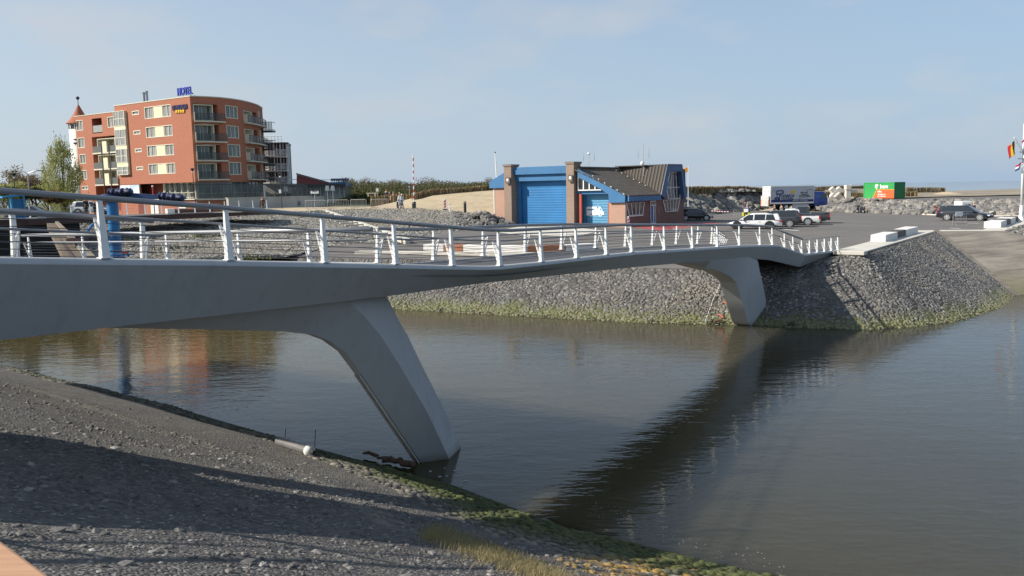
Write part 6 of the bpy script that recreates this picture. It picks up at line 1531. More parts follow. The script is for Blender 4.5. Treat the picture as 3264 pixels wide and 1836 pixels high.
# ---- delivery truck
th = Vector((.985, .17)); rz = math.atan2(th.y, th.x); fw_ = Vector((46.0, 121.3))
n_ = Vector((-th.y, th.x))
ctr = fw_ - th * 2.95 + n_ * 1.2
TK = thing('delivery_truck', 'grey box lorry with blue cab and catering lettering parked before the rocks', 'truck', (ctr.x, ctr.y, .15), rz)
tb = lambda mb, nm, m, par=None, sm=False: mb.build(nm, m, par or TK, smooth=sm, world=False)
M_BOXG = mat('box_grey', (.47, .49, .51), .45, 0, .05, .7); M_CABB = paint('cab_blue', (.02, .065, .30)); M_TNAVY = mat('truck_navy', (.012, .02, .12), .5, 0, .05)
z0, z1_ = 1.0, 3.52; X0, X1 = -5.15, 1.75; YW = -1.25
mb = MB(); mb.box(((X0 + X1) / 2, 0, (z0 + z1_) / 2), (X1 - X0, 2.5, z1_ - z0)); bx = tb(mb, 'cargo_box', M_BOXG)
mb = MB(); mb.box(((X0 + X1) / 2, 0, z1_ + .03), (X1 - X0 + .06, 2.56, .09)); 
for x in (X0 + .06, X1 - .06): mb.box((x, YW - .012, (z0 + z1_) / 2), (.12, .03, z1_ - z0))
mb.box(((X0 + X1) / 2, YW - .012, z0 + .12), (X1 - X0, .03, .22)); tb(mb, 'box_frame', M_WPAINT, bx)
mb = MB(); mb.box((X1 + .28, 0, 3.2), (.5, 2.0, .62)); o = tb(mb, 'cooling_unit', M_BOXG); bevel(o, .08)
mb = MB(); mb.box(((X0 + X1) / 2, YW - .02, z0 + .42), (X1 - X0 - .14, .02, .34)); tb(mb, 'stripe', M_TNAVY, bx)
for dx, wdt in ((-.03, .12), (X1 - 1.45, .85)):
    pass
mb = MB()
for (xa, xb, za, zb_) in [(X0 + .18, X0 + 1.15, z0 + .6, 2.95), (X1 - 1.15, X1 - .12, z0 + .14, 3.02)]:
    for q in ((xa, xa + .03, za, zb_), (xb - .03, xb, za, zb_), (xa + .03, xb - .03, zb_ - .03, zb_)): mb.box(((q[0] + q[1]) / 2, YW - .012, (q[2] + q[3]) / 2), (q[1] - q[0], .02, q[3] - q[2]))
tb(mb, 'side_door_seams', M_TRIM, bx)
# lettering: local frame -> world helper
wl_ = lambda x, y, z: TK.matrix_basis @ Vector((x, y, z))
kx = lambda zx: X0 + (zx - 468) / (1840 - 468) * (X1 - X0)
kz = lambda zy: z0 + (800 - zy) / 610 * (z1_ - z0) 
text_on('lettering', 'HORECA', .50, wl_(kx(1010), YW - .03, kz(515) - .03), th, M_TNAVY, bx, .02, bold=.012, wide=1.02)
text_on('lettering', 'TOTAAL', .50, wl_(kx(992), YW - .03, kz(612) - .03), th, M_TNAVY, bx, .02, bold=.012, wide=1.02)
for s_, zy, zx in (('Alles voor', 408, 1515), ('horeca &', 470, 1525), ('Grootverbruik', 525, 1512)): text_on('slogan', s_, .27, wl_(kx(zx), YW - .03, kz(zy) - .02), th, M_TRIM, bx, .02, shear=.3, bold=.006, slope=.05)
text_on('stripe_lettering', 'BRUGGE - OOSTENDE', .24, wl_(kx(1400), YW - .04, z0 + .42), th, M_WPAINT, bx, .01)
text_on('stripe_lettering', 'BLANKENBERGE -', .24, wl_(kx(940), YW - .04, z0 + .42), th, mat('stripe_blue', (.10, .14, .34), .5), bx, .01)
mb = MB(); P_ = lambda x, y: Vector((kx(x), YW - .03, kz(y)))
mb.tube([P_(1340, 628), P_(1500, 590), P_(1580, 580)], .022, 4); mb.tube([P_(1610, 565), P_(1740, 553)], .028, 4); tb(mb, 'underline', M_TRIM, bx)
# chef-hat, fork and spoon logo
mb = MB()
mb.tube([P_(745, 455), P_(650, 445), P_(640, 380), P_(672, 335), P_(725, 340), P_(765, 330), P_(835, 330), P_(875, 380), P_(845, 430), P_(775, 440), P_(765, 500), P_(735, 585)], .09, 6); tb(mb, 'logo_hat', M_TNAVY, bx)
mb = MB(); mb.tube([P_(672, 470), P_(630, 570)], .05, 5)
for k in range(4): mb.tube([P_(605 + k * 16, 585), P_(568 + k * 34, 660)], .045, 5)
mb.tube([P_(598, 582), P_(680, 578)], .06, 5); tb(mb, 'logo_fork', M_TNAVY, bx)
mb = MB(); c = P_(728, 618); mb.ell(c, (.2, .03, .24)); tb(mb, 'logo_spoon', M_TNAVY, bx)
mb = MB(); c = P_(1170, 378); mb.tube([c, c + Vector((0, -.02, 0))], .29, 20); tb(mb, 'sun_disc', M_GOLD, bx)
# rear: doors and raised tail lift
mb = MB()
for y in (-.62, .62): mb.box((X0 - .03, y, 2.75), (.05, 1.05, 1.15))
tb(mb, 'rear_doors', M_WPAINT, bx)
text_on('rear_lettering', 'HORECA', .16, wl_(X0 - .06, .62, 2.8), -n_, M_TRIM, bx, .01); text_on('rear_lettering', 'TOTAAL', .16, wl_(X0 - .06, -.62, 2.8), -n_, M_TRIM, bx, .01)
mb = MB(); mb.box((X0 - .22, 0, 1.45), (.10, 2.4, 1.5)); tl_ = tb(mb, 'tail_lift', mat('lift_grey', (.60, .60, .57), .5, .2)); mb = MB()
for y in (-1.12, 1.12): mb.box((X0 - .28, y, 1.15), (.03, .16, .9))
tb(mb, 'reflector_strips', mat('orange_strip', (.72, .20, .05), .5), tl_)
# cab
CX = X1 + .12
lo = []
for z, x0, x1, w in [(.62, CX, CX + 2.15, 1.22), (1.0, CX, CX + 2.2, 1.25), (1.75, CX, CX + 2.16, 1.25), (2.35, CX + .02, CX + 1.95, 1.2), (2.68, CX + .1, CX + 1.62, 1.1)]:
    lo.append([(x0, -w, z), (x1 - .12, -w, z), (x1, -w * .85, z), (x1, w * .85, z), (x1 - .12, w, z), (x0, w, z)])
mb = MB(); mb.loft(lo); cb = tb(mb, 'cab', M_CABB); bevel(cb, .04)
mb = MB(); mb.solid([(CX + .95, -1.262, 1.75), (CX + 1.85, -1.262, 1.7), (CX + 1.78, -1.225, 2.32), (CX + .98, -1.225, 2.38)], (0, .02, 0)); tb(mb, 'side_window', M_CGL, cb)
mb = MB(); mb.solid([(CX + 2.17, -1.0, 1.75), (CX + 2.17, 1.0, 1.75), (CX + 1.97, .95, 2.32), (CX + 1.97, -.95, 2.32)], (.02, 0, 0)); tb(mb, 'windscreen', M_CGL, cb)
mb = MB(); mb.box((CX + 2.1, -1.42, 2.05), (.1, .22, .5)); tb(mb, 'mirror', M_TRIM, cb); mb = MB(); mb.box((CX + 1.5, 0, 2.78), (.5, 2.0, .12)); tb(mb, 'sun_visor', M_TRIM, cb)
mb = MB(); mb.box((CX + 1.85, 0, .52), (.7, 2.4, .42)); tb(mb, 'bumper', M_CABB, cb)
for s in (-1, 1): mb = MB(); mb.box((CX + 2.16, s * .9, .62), (.06, .3, .16)); tb(mb, 'head_light', M_HEAD, cb)
mb = MB(); mb.box(((X0 + X1) / 2, 0, .8), (X1 - X0, .9, .3)); tb(mb, 'chassis', M_TRIM)
mb = MB(); mb.box((-.3, -1.05, .62), (2.6, .12, .55)); tb(mb, 'side_guard', M_BOXG)
for x, dual in ((CX + 1.05, 0), (-2.6, 1)):
    for s in (-1, 1):
        mb = MB(); mb.tube([(x, s * .78, .5), (x, s * 1.2, .5)], .5, 24); w_ = tb(mb, 'wheel', M_TYRE); mb = MB(); mb.tube([(x, s * 1.19, .5), (x, s * 1.215, .5)], .29, 16); mb.tube([(x, s * 1.2, .5), (x, s * 1.26, .5)], .1, 10); tb(mb, 'rim', M_RIM, w_)
        mb = MB()
        for k in range(9):
            a0, a1 = pi * k / 9, pi * (k + 1) / 9; f_ = lambda a, r: Vector((x + cos(a) * r, s * 1.27, .5 + sin(a) * r)); mb.solid([f_(a0, .56), f_(a0, .66), f_(a1, .66), f_(a1, .56)], (0, -s * .5, 0))
        tb(mb, 'mudguard', M_TRIM)

# ---- people: one skinned body, clothes as children
def skin_mesh(name, J, E_, m, parent, sub=1):
    me = bpy.data.meshes.new(name); me.from_pydata([j[0] for j in J], E_, []); o = bpy.data.objects.new(name, me); COL.objects.link(o)
    md = o.modifiers.new('skin', 'SKIN'); md.use_smooth_shade = True
    sv = me.skin_vertices[0].data if me.skin_vertices else None
    if sv is None:
        bm = bmesh.new(); bm.from_mesh(me); bm.verts.layers.skin.verify(); bm.to_mesh(me); bm.free(); sv = me.skin_vertices[0].data
    for i, j in enumerate(J): sv[i].radius = (j[1], j[2] if len(j) > 2 else j[1]); sv[i].use_root = i == 0
    s2 = o.modifiers.new('sub', 'SUBSURF'); s2.levels = sub; s2.render_levels = sub
    dg = bpy.context.evaluated_depsgraph_get(); nm = bpy.data.meshes.new_from_object(o.evaluated_get(dg)); nm.name = name
    o.modifiers.clear(); o.data = nm; bpy.data.meshes.remove(me); nm.materials.clear(); nm.materials.append(m); nm.polygons.foreach_set('use_smooth', [True] * len(nm.polygons))
    if parent: o.parent = parent
    return o
M_SKIN = mat('skin', (.50, .31, .22), .6, 0, .08)
def person(label, pos, face, top, legs, hair=(.08, .05, .03), h=1.75, pose='stand', hat=None, group=None, seed=0, coat=False):
    rs = random.Random(seed); s = h / 1.75
    t = thing('person', label, 'person', pos, math.atan2(face[1], face[0]), group)      # local +x = facing
    tm = mat('cloth_%02x%02x%02x' % tuple(int(c * 255) for c in top), top, .85, 0, .12, 4); lm = mat('cloth_%02x%02x%02x' % tuple(int(c * 255) for c in legs), legs, .85, 0, .12, 4); hm = mat('hair_%02x%02x%02x' % tuple(int(c * 255) for c in hair), hair, .8, 0, .1)
    st = .0
    if pose == 'walk': F = [(.24, -.09), (-.26, .09)]; K = [(.20, -.09, .50), (.02, .09, .48)]; AR = [(-.14, -.24), (.20, .24)]; EL = [(-.06, -.25), (.06, .25)]
    elif pose == 'ride': F = [(.22, -.14), (.22, .14)]; K = [(.42, -.17, .82), (.42, .17, .82)]; AR = [(.60, -.25), (.60, .25)]; EL = [(.32, -.27), (.32, .27)]
    else: F = [(.03, -.10), (-.02, .10)]; K = [(.03, -.095, .49), (.02, .095, .49)]; AR = [(.06, -.27), (.04, .27)]; EL = [(-.03, -.28), (-.03, .28)]
    hz = .92 if pose != 'ride' else .86; lean = .04 if pose != 'ride' else .14
    az = 1.0 if pose == 'ride' else .80
    v = lambda x, y, z: Vector((x * s, y * s, z * s))
    sh = 1.42 if pose != 'ride' else 1.36; fz = .06 if pose != 'ride' else .38
    J = [(v(0, 0, hz), .13 * s, .16 * s), (v(lean * .6, 0, hz + .27), .115 * s, .15 * s), (v(lean, 0, sh), .09 * s, .15 * s), (v(lean, 0, sh + .09), .05 * s), (v(lean + .02, 0, sh + .15), .065 * s), (v(lean + .03, 0, sh + .24), .088 * s, .075 * s), (v(lean + .02, 0, sh + .32), .07 * s, .06 * s)]
    E_ = [(0, 1), (1, 2), (2, 3), (3, 4), (4, 5), (5, 6)]
    for i in (0, 1):
        sg = -1 if i == 0 else 1; b0 = len(J)
        J += [(v(0, sg * .09, hz - .06), .09 * s), (v(K[i][0], K[i][1], K[i][2]), .062 * s), (v(F[i][0], F[i][1], fz + .03), .042 * s), (v(F[i][0] + .15, F[i][1], fz - .02), .034 * s, .04 * s)]
        E_ += [(0, b0), (b0, b0 + 1), (b0 + 1, b0 + 2), (b0 + 2, b0 + 3)]
        b1 = len(J); J += [(v(lean, sg * .19, sh - .02), .056 * s), (v(lean + EL[i][0], EL[i][1], 1.12 if pose != 'ride' else 1.1), .042 * s), (v(lean + AR[i][0], AR[i][1], az + .08), .03 * s), (v(lean + AR[i][0] + .03, AR[i][1], az), .032 * s, .022 * s)]
        E_ += [(2, b1), (b1, b1 + 1), (b1 + 1, b1 + 2), (b1 + 2, b1 + 3)]
    skin_mesh('body', J, E_, M_SKIN, t)
    fat = lambda j, k: (j[0], j[1] * k + .012, (j[2] if len(j) > 2 else j[1]) * k + .012)
    low = hz - .06 if not coat else hz - .32
    T_ = [fat(J[0], 1.08), fat(J[1], 1.08), fat(J[2], 1.08), (v(lean, 0, sh + .06), .062 * s), (v(0, 0, low), .15 * s, .18 * s)] + [fat(J[k], 1.12) for k in (11, 12, 13)] + [fat(J[k], 1.12) for k in (19, 20, 21)]
    skin_mesh('jacket', T_, [(0, 1), (1, 2), (2, 3), (0, 4), (2, 5), (5, 6), (6, 7), (2, 8), (8, 9), (9, 10)], tm, t)
    Lg = [(v(0, 0, hz - .03), .145 * s, .165 * s)] + [fat(J[k], 1.12) for k in (7, 8, 9)] + [fat(J[k], 1.12) for k in (15, 16, 17)]
    skin_mesh('trousers', Lg, [(0, 1), (1, 2), (2, 3), (0, 4), (4, 5), (5, 6)], lm, t)
    for k in (9, 17): p = J[k][0]; mb = MB(); mb.ell(p + v(.07, 0, -.035), (.14 * s, .055 * s, .05 * s)); mb.build('shoe', M_TRIM, t, smooth=True, world=False)
    mb = MB(); c = v(lean + .005, 0, sh + .275); mb.ell(c, (.105 * s, .088 * s, .105 * s)); mb.build('hair' if hat is None else 'hat', hm if hat is None else mat('hat_%02x%02x%02x' % tuple(int(q * 255) for q in hat), hat, .6), t, smooth=True, world=False)
    mb = MB(); mb.ell(v(lean + .115, 0, sh + .20), (.02 * s, .016 * s, .024 * s), 6, 4)
    for sg in (-1, 1): mb.ell(v(lean + .03, sg * .083, sh + .205), (.02 * s, .012 * s, .03 * s), 6, 4)
    mb.build('nose_and_ears', M_SKIN, t, smooth=True, world=False)
    mb = MB()
    for sg in (-1, 1): mb.ell(v(lean + .10, sg * .033, sh + .235), (.012 * s, .014 * s, .009 * s), 6, 4)
    mb.build('eyes', M_TRIM, t, world=False)
    return t
def at(px, Y, z): return Vector((D(px, 600, Y).x, Y, z))
person('person in white shirt and jeans walking on the slope crest left of the raised barrier', at(1271.5, 96.5, 2.02), (.9, -.3), (.70, .72, .74), (.10, .14, .22), (.45, .32, .12), 1.82, 'walk', seed=1)
person('person in a pale blue jacket walking close beside the person in white', at(1278.5, 96.0, 2.02), (.9, -.3), (.52, .60, .70), (.03, .04, .08), (.70, .68, .62), 1.66, 'walk', seed=2)
for i, (px, py, tp, hr, lb, h) in enumerate([(1231, 604, (.03, .03, .05), (.25, .12, .10), 'tall person in black at the left of the group behind the straw fence', 1.85), (1239, 612, (.04, .035, .04), (.55, .50, .42), 'fair-haired person in a dark coat in the group behind the straw fence', 1.7),
        (1227, 622, (.05, .04, .05), (.50, .12, .14), 'person with a pink hood at the front of the group by the metal barriers', 1.45), (1244.5, 618, (.62, .55, .50), (.05, .03, .02), 'person in a pale top in the middle of the group behind the straw fence', 1.55),
        (1252, 612, (.40, .04, .06), (.40, .42, .38), 'person in a red jacket with a grey hat behind the straw fence', 1.72), (1257, 617, (.42, .04, .05), (.05, .03, .02), 'dark-haired person in red beside the grey-hatted one', 1.6), (1263.5, 617, (.28, .25, .23), (.03, .02, .02), 'person in a grey-brown coat at the right end of the group', 1.6)]):
    Y = 116.0; hd = D(px, py, Y); person(lb, (hd.x, Y + (i % 3) * .5, hd.z - h), (random.uniform(-.5, .5), -1), tp, (.03, .035, .05), hr, h, 'stand', group='group of walkers by the dune path', seed=10 + i)
hd = D(836, 628, 97); person('person in a brown coat walking along the terrace wall', (hd.x, 97, hd.z - 1.7), (.2, -1), (.085, .035, .028), (.13, .11, .10), (.35, .22, .17), 1.7, 'walk', seed=30)
hd = D(270.5, 628, 73.5); person('dark-haired person in black standing by the promenade railing at left', (hd.x, 73.5, hd.z - 1.78), (1, -.3), (.02, .02, .025), (.03, .03, .035), (.05, .03, .025), 1.78, seed=31)
hd = D(300, 636, 74.0); person('person with a bright green bag beside the one in black on the promenade', (hd.x, 74, hd.z - 1.55), (-1, -.3), (.03, .03, .03), (.03, .03, .03), (.05, .03, .025), 1.55, seed=32)
hd = at(2469, 91, 0); person('bald person in a navy jacket behind the parked row of cars', hd, (1, -.1), (.025, .02, .04), (.03, .03, .05), (.50, .30, .24), 1.72, seed=33)
hd = at(2493, 93, 0); person('person in grey standing beside the navy-jacketed one behind the cars', hd, (-1, -.2), (.16, .16, .15), (.12, .12, .12), (.05, .04, .04), 1.8, seed=34)
hd = at(3108.5, 88.5, 0); person('person in black with a pale cap standing beside the AIR trailer', hd, (-1, .1), (.015, .015, .025), (.02, .02, .03), (.1, .1, .1), 1.75, hat=(.60, .55, .38), seed=35)

# ---- scooters
def scooter(label, pos, face, colm, boxes=None, rider=False, group=None):
    t = thing('scooter', label, 'scooter', pos, math.atan2(face[1], face[0]), group); b = lambda mb, nm, m, par=t, sm=False: mb.build(nm, m, par, smooth=sm, world=False)
    for x in (-.6, .62):
        mb = MB(); mb.tube([(x, -.06, .26), (x, .06, .26)], .26, 16); w_ = b(mb, 'wheel', M_TYRE); mb = MB(); mb.tube([(x, -.065, .26), (x, .065, .26)], .14, 10); b(mb, 'rim', M_RIM, w_)
    mb = MB(); lo = []
    for x, zl, zh, w in [(-.95, .62, .70, .10), (-.7, .42, .78, .17), (-.3, .36, .80, .19), (-.1, .34, .74, .19)]: lo.append([(x, -w, zl), (x, w, zl), (x, w * .9, zh), (x, -w * .9, zh)])
    mb.loft(lo); mb.box((.12, 0, .33), (.5, .34, .1)); bd = b(mb, 'body', colm); bevel(bd, .04)
    mb = MB(); mb.solid([(.34, -.22, .36), (.40, -.24, .75), (.36, -.18, .98), (.36, .18, .98), (.40, .24, .75), (.34, .22, .36)], (.09, 0, .02)); b(mb, 'leg_shield', colm)
    mb = MB(); mb.box((-.45, 0, .83), (.72, .28, .09)); bevel(b(mb, 'seat', M_TRIM), .03)
    mb = MB(); mb.tube([(.62, 0, .28), (.46, 0, .75), (.38, 0, 1.02)], .04, 6); mb.tube([(.34, -.33, 1.04), (.38, 0, 1.03), (.34, .33, 1.04)], .02, 5); b(mb, 'handlebar', M_TRIM)
    for s in (-1, 1): mb = MB(); mb.tube([(.37, s * .24, 1.04), (.38, s * .3, 1.22)], .012, 4); mb.ell((.38, s * .31, 1.25), (.02, .07, .05), 6, 4); b(mb, 'mirror', M_TRIM)
    mb = MB(); mb.ell((.47, 0, .94), (.05, .09, .07)); b(mb, 'head_light', M_HEAD); mb = MB(); mb.box((-.98, 0, .66), (.04, .16, .07)); b(mb, 'tail_light', M_TAIL)
    mb = MB(); mb.box((-1.0, 0, .5), (.02, .17, .14)); b(mb, 'number_plate', MATS['plate'])
    mb = MB(); mb.tube([(-.1, .1, .34), (-.15, .3, .01)], .015, 4); b(mb, 'stand', M_TRIM)
    return t
sc_ = scooter('black parked scooter with a pale number plate beside the low wire fence', at(2745, 109.2, 0), (-.25, 1), mat('scooter_black', (.03, .025, .035), .3))
sc2 = scooter('scooter with an orange tail parked at the right end of the low wire fence', at(2985, 100.6, 0), (.3, 1), mat('scooter_orange', (.35, .10, .04), .35))
sc3 = scooter('moped with a white top box and yellow-green side bags ridden away from the station', at(2384, 96.6, 0), (.45, .9), mat('moped_black', (.03, .03, .035), .35))
b3 = lambda mb, nm, m: mb.build(nm, m, sc3, world=False)
mb = MB(); mb.box((-.78, 0, 1.02), (.46, .5, .38)); bevel(b3(mb, 'top_box', M_WPAINT), .03)
for s in (-1, 1): mb = MB(); mb.box((-.66, s * .33, .56), (.56, .26, .46)); bevel(b3(mb, 'side_bag', mat('hivis', (.48, .60, .05), .5, 0, .1)), .04)
mb = MB(); mb.tube([(-.9, .28, .8), (-.9, .28, 2.0)], .01, 4); mb.box((-.9, .28, 2.0), (.02, .16, .14)); b3(mb, 'safety_flag', M_TAIL)
q = at(2384, 96.6, 0) + Vector((-.14, -.22, 0)); person('rider in a blue jacket with a white and red helmet seated on the moped', q, (.45, .9), (.04, .09, .30), (.03, .03, .045), (.05, .05, .05), 1.75, 'ride', hat=(.75, .55, .52), seed=40)
# ================================================================= QUAY FURNITURE, SIGNS, MASTS
M_RWHT = mat('sign_white', (.80, .80, .78), .5, 0, .04); M_RRED = mat('sign_red', (.50, .03, .035), .5, 0, .05); M_GALV = mat('galvanised', (.42, .42, .42), .45, .5, .1)
def stripes(name, pts_r, bands, parent, n=8, mats=None):
    mb = MB(); (p0, p1), r = pts_r; p0, p1 = Vector(p0), Vector(p1)
    for k in range(bands): mb.cur = k % 2; mb.tube([p0.lerp(p1, k / bands), p0.lerp(p1, (k + 1) / bands)], r, n)
    return mb.build(name, mats or [M_RWHT, M_RRED], parent)
def up(px, py, px2, py2, Y): a, b = D(px, py, Y), D(px2, py2, Y); return a, b       # foot, top
# raised barrier
a, b = D(1319.5, 643, 95.5), D(1317, 493, 95.5); t = thing('road_barrier', 'raised red and white barrier pole on its dark drive cabinet', 'barrier', (a.x, 95.5, 2.0))
stripes('boom', ((a, b), .062), 15, t)
c0, c1 = D(1314, 666, 95.4), D(1325, 643, 95.4); mb = MB(); mb.box(((c0.x + c1.x) / 2, 95.5, (c0.z + c1.z) / 2), (c1.x - c0.x, .4, c1.z - c0.z)); bevel(mb.build('cabinet', mat('cabinet_dark', (.05, .05, .055), .5), t), .02)
mb = MB(); mb.box((c0.x + .08, 95.25, c1.z - .12), (.2, .06, .12)); mb.build('warning_lamp', M_RWHT, t); mb = MB(); q = D(1317, 616, 95.3); mb.box((q.x + .05, 95.35, q.z), (.42, .05, .07)); mb.build('boom_plate', M_RWHT, t)
# beacons
def beacon(px, py0, py1, z, label):
    p = G(px, py0, z); H = D(px, py1, p.y).z - z; t = thing('traffic_beacon', label, 'beacon', p, 0, 'red and white traffic beacons'); mb = MB(); mb.box((p.x, p.y, z + .05), (.5, .36, .1)); bevel(mb.build('foot', M_TRIM, t), .02)
    nb = 5; w_ = .24
    mb = MB(); mb.box((p.x, p.y, z + .1 + (H - .1) / 2), (w_, .04, H - .1)); mb.build('panel', M_RWHT, t)
    mb = MB()
    for k in range(3):
        zz = z + .22 + k * (H - .2) / 3.2; mb.solid([(p.x - w_ / 2, p.y - .022, zz), (p.x + w_ / 2, p.y - .022, zz + .16), (p.x + w_ / 2, p.y - .022, zz + .3), (p.x - w_ / 2, p.y - .022, zz + .14)], (0, -.006, 0))
    mb.build('stripes', M_RRED, t); mb = MB(); mb.ell((p.x, p.y, z + H + .06), (.08, .05, .09)); mb.build('lamp', M_RWHT, t)
beacon(1419, 669, 637, 1.95, 'red and white beacon on the dune road beyond the barrier cabinet'); beacon(2003, 731, 694, 0, 'red and white beacon in front of the station side windows')
def post(px, py0, py1, z, r, m, label, cat='post', name='bollard', cap=None):
    p = G(px, py0, z); H = D(px, py1, p.y).z - z; t = thing(name, label, cat, p); mb = MB(); mb.lathe([(r, -.1), (r, H - .04), (r * .8, H)], 10, p); mb.build('post', m, t); mb = MB(); mb.lathe([(r * 1.05, H * .82), (r * 1.05, H * .9)], 10, p); mb.build('band', cap or M_GALV, t); return t
post(1482.5, 674, 642, 1.8, .14, M_TRIM, 'dark timber post on the sand left of the station rock heap'); post(1433.5, 672, 647, 1.95, .06, M_RWHT, 'slim white marker post just right of the dune beacon', cap=M_RRED)
post(1267.5, 663, 640, 2.05, .12, M_DKMET, 'dark post right behind the walking couple'); p_ = post(1382, 613, 588, 3.0, .13, M_DKMET, 'dark pointed marker post behind the dune brushwood fence', name='marker_post')
# signs
def sign(px, py0, z, Y, pyp0, pyp1, w, m, label, shape='rect', mark=None, name='sign_post', pm=M_GALV):
    a = D(px, py0, Y); b = D(px, pyp0, Y); t = thing(name, label, 'sign', a); mb = MB(); mb.tube([a - Vector((0, 0, .3)), b], .035, 6); mb.build('post', pm, t)
    c = D(px, (pyp0 + pyp1) / 2, Y); h = abs(b.z - D(px, pyp1, Y).z); mb = MB()
    if shape == 'rect': mb.box((c.x, Y - .05, c.z), (w, .03, h))
    else: mb.tube([(c.x, Y - .04, c.z), (c.x, Y - .07, c.z)], h / 2, 20)
    pl = mb.build('plate', m, t)
    if mark:
        mb = MB(); mark(mb, c, w, h, Y - .075); mb.build('symbol', M_RWHT if m is not M_RWHT else M_NAVY, pl)
    return t
M_SIGNB = mat('sign_royal_blue', (.02, .07, .33), .5, 0, .05)
sign(1003, 666, 2.0, 101, 609, 617, 1.0, M_RWHT, 'white rectangular sign on a post by the end of the terrace wall', mark=lambda mb, c, w, h, y: mb.box((c.x, y, c.z + h * .3), (w * .6, .01, h * .2)))
sign(1305, 622, 2.2, 112, 592, 600.5, .5, M_SIGNB, 'round blue traffic sign on a pole left of the raised barrier', 'round', lambda mb, c, w, h, y: (mb.solid([(c.x - .12, y, c.z + .02), (c.x + .02, y, c.z + .14), (c.x + .02, y, c.z - .1)], (0, -.01, 0)), mb.box((c.x + .06, y, c.z + .02), (.14, .01, .05))))
sign(1203, 630, 2.2, 116, 599, 612, .42, mat('sign_khaki', (.42, .44, .36), .6), 'khaki information board with rounded top by the dune path', mark=lambda mb, c, w, h, y: mb.box((c.x, y, c.z), (w * .62, .01, h * .6)))
post(1211.5, 618, 603, 2.5, .05, M_RWHT, 'short white marker post right of the khaki information board', name='marker_post')
a = D(1185, 625, 120); t = thing('picnic_bench', 'pale stone bench on the grass left of the khaki information board', 'bench', a); mb = MB(); mb.box((a.x, 120, a.z + .42), (1.45, .5, .14)); mb.build('seat', mat('pale_stone', (.50, .46, .38), .85), t)
for s in (-1, 1): mb = MB(); mb.box((a.x + s * .5, 120, a.z + .15), (.16, .45, .4)); mb.build('leg', MATS['pale_stone'], t)
# crowd barriers
def crowd_barrier(p0, p1, h, label, group, bars=13, m=M_GALV):
    p0, p1 = Vector(p0), Vector(p1); d = p1 - p0; t = thing('crowd_barrier', label, 'crowd barrier', (p0 + p1) / 2, 0, group); mb = MB(); e = d.normalized() * .1; z = Vector((0, 0, 1))
    mb.tube([p0 + z * .12, p0 + z * (h - .1), p0 + e + z * h, p1 - e + z * h, p1 + z * (h - .1), p1 + z * .12, p0 + z * .12], .026, 6); mb.build('frame', m, t)
    for k in range(1, bars): q = p0.lerp(p1, k / bars); mb = MB(); mb.tube([q + z * .12, q + z * h], .013, 4, cap=False); mb.build('bar', m, t)
    n = Vector((-d.y, d.x, 0)).normalized() * .28
    for q in (p0.lerp(p1, .12), p0.lerp(p1, .88)): mb = MB(); mb.tube([q - n, q - n * .3 + z * .12, q + n * .3 + z * .12, q + n], .02, 5); mb.build('foot', m, t)
    return t
for x0, x1, ya, yb, lb in [(974, 1040, 667, 666, 'metal crowd barrier in front of the white end of the terrace wall'), (1044.5, 1111, 666, 665, 'metal crowd barrier second from the terrace wall, before the hedge'), (1118, 1168, 664.5, 664, 'metal crowd barrier third from the terrace wall, before the hedge'), (1182, 1237.5, 663.5, 663, 'metal crowd barrier nearest the walking couple')]:
    a = D(x0, ya, 100.5); b = D(x1, yb, 100.0); crowd_barrier((a.x, a.y, 1.98), (b.x, b.y, 1.98), 1.12, lb, 'crowd barriers along the slope crest')
a, b = G(3037, 717.5, 0), G(3079, 716, 0); crowd_barrier(a, b, .95, 'low metal crowd barrier with a white board in front of the black estate car', 'crowd barriers on the quay', 9)
t = thing('notice_panel', 'blank white board with rounded corners hung on the low barrier', 'sign board', (a + b) / 2 + Vector((0, 0, .8))); c = (a + b) / 2 + Vector((-.1, -.08, 1.0)); d = (b - a).normalized(); mb = MB(); mb.box(c, (.80, .03, .40), math.atan2(d.y, d.x)); bevel(mb.build('board', M_RWHT, t), .012); mb = MB()
for s in (-1, 1): mb.box(c + d * .3 * s + Vector((0, .05, -.22)), (.05, .1, .05), math.atan2(d.y, d.x))
mb.build('clips', M_GALV, t)
a, b = G(2338, 699, 0), G(2372, 697, 0); crowd_barrier(a, b, 1.15, 'metal crowd barrier behind the moped near the rock slope', 'crowd barriers on the quay', 7)
t = thing('barrier_tape', 'red and white tape hanging from the barrier behind the moped', 'tape', a); mb = MB(); pts = [G(2268, 673, .9), G(2300, 675, .85), G(2336, 676, 1.0), a + Vector((0, -.05, 1.1)), a + Vector((.1, -.1, .6)), a + Vector((-.15, -.1, .1))]
for i in range(len(pts) - 1):
    for k in range(8): mb.cur = k % 2; p, q = pts[i].lerp(pts[i + 1], k / 8), pts[i].lerp(pts[i + 1], (k + 1) / 8); mb.add([p, q, q + Vector((0, 0, .07)), p + Vector((0, 0, .07))], [(0, 1, 2, 3)])
mb.build('tape', [M_RWHT, M_RRED], t, fix=False)
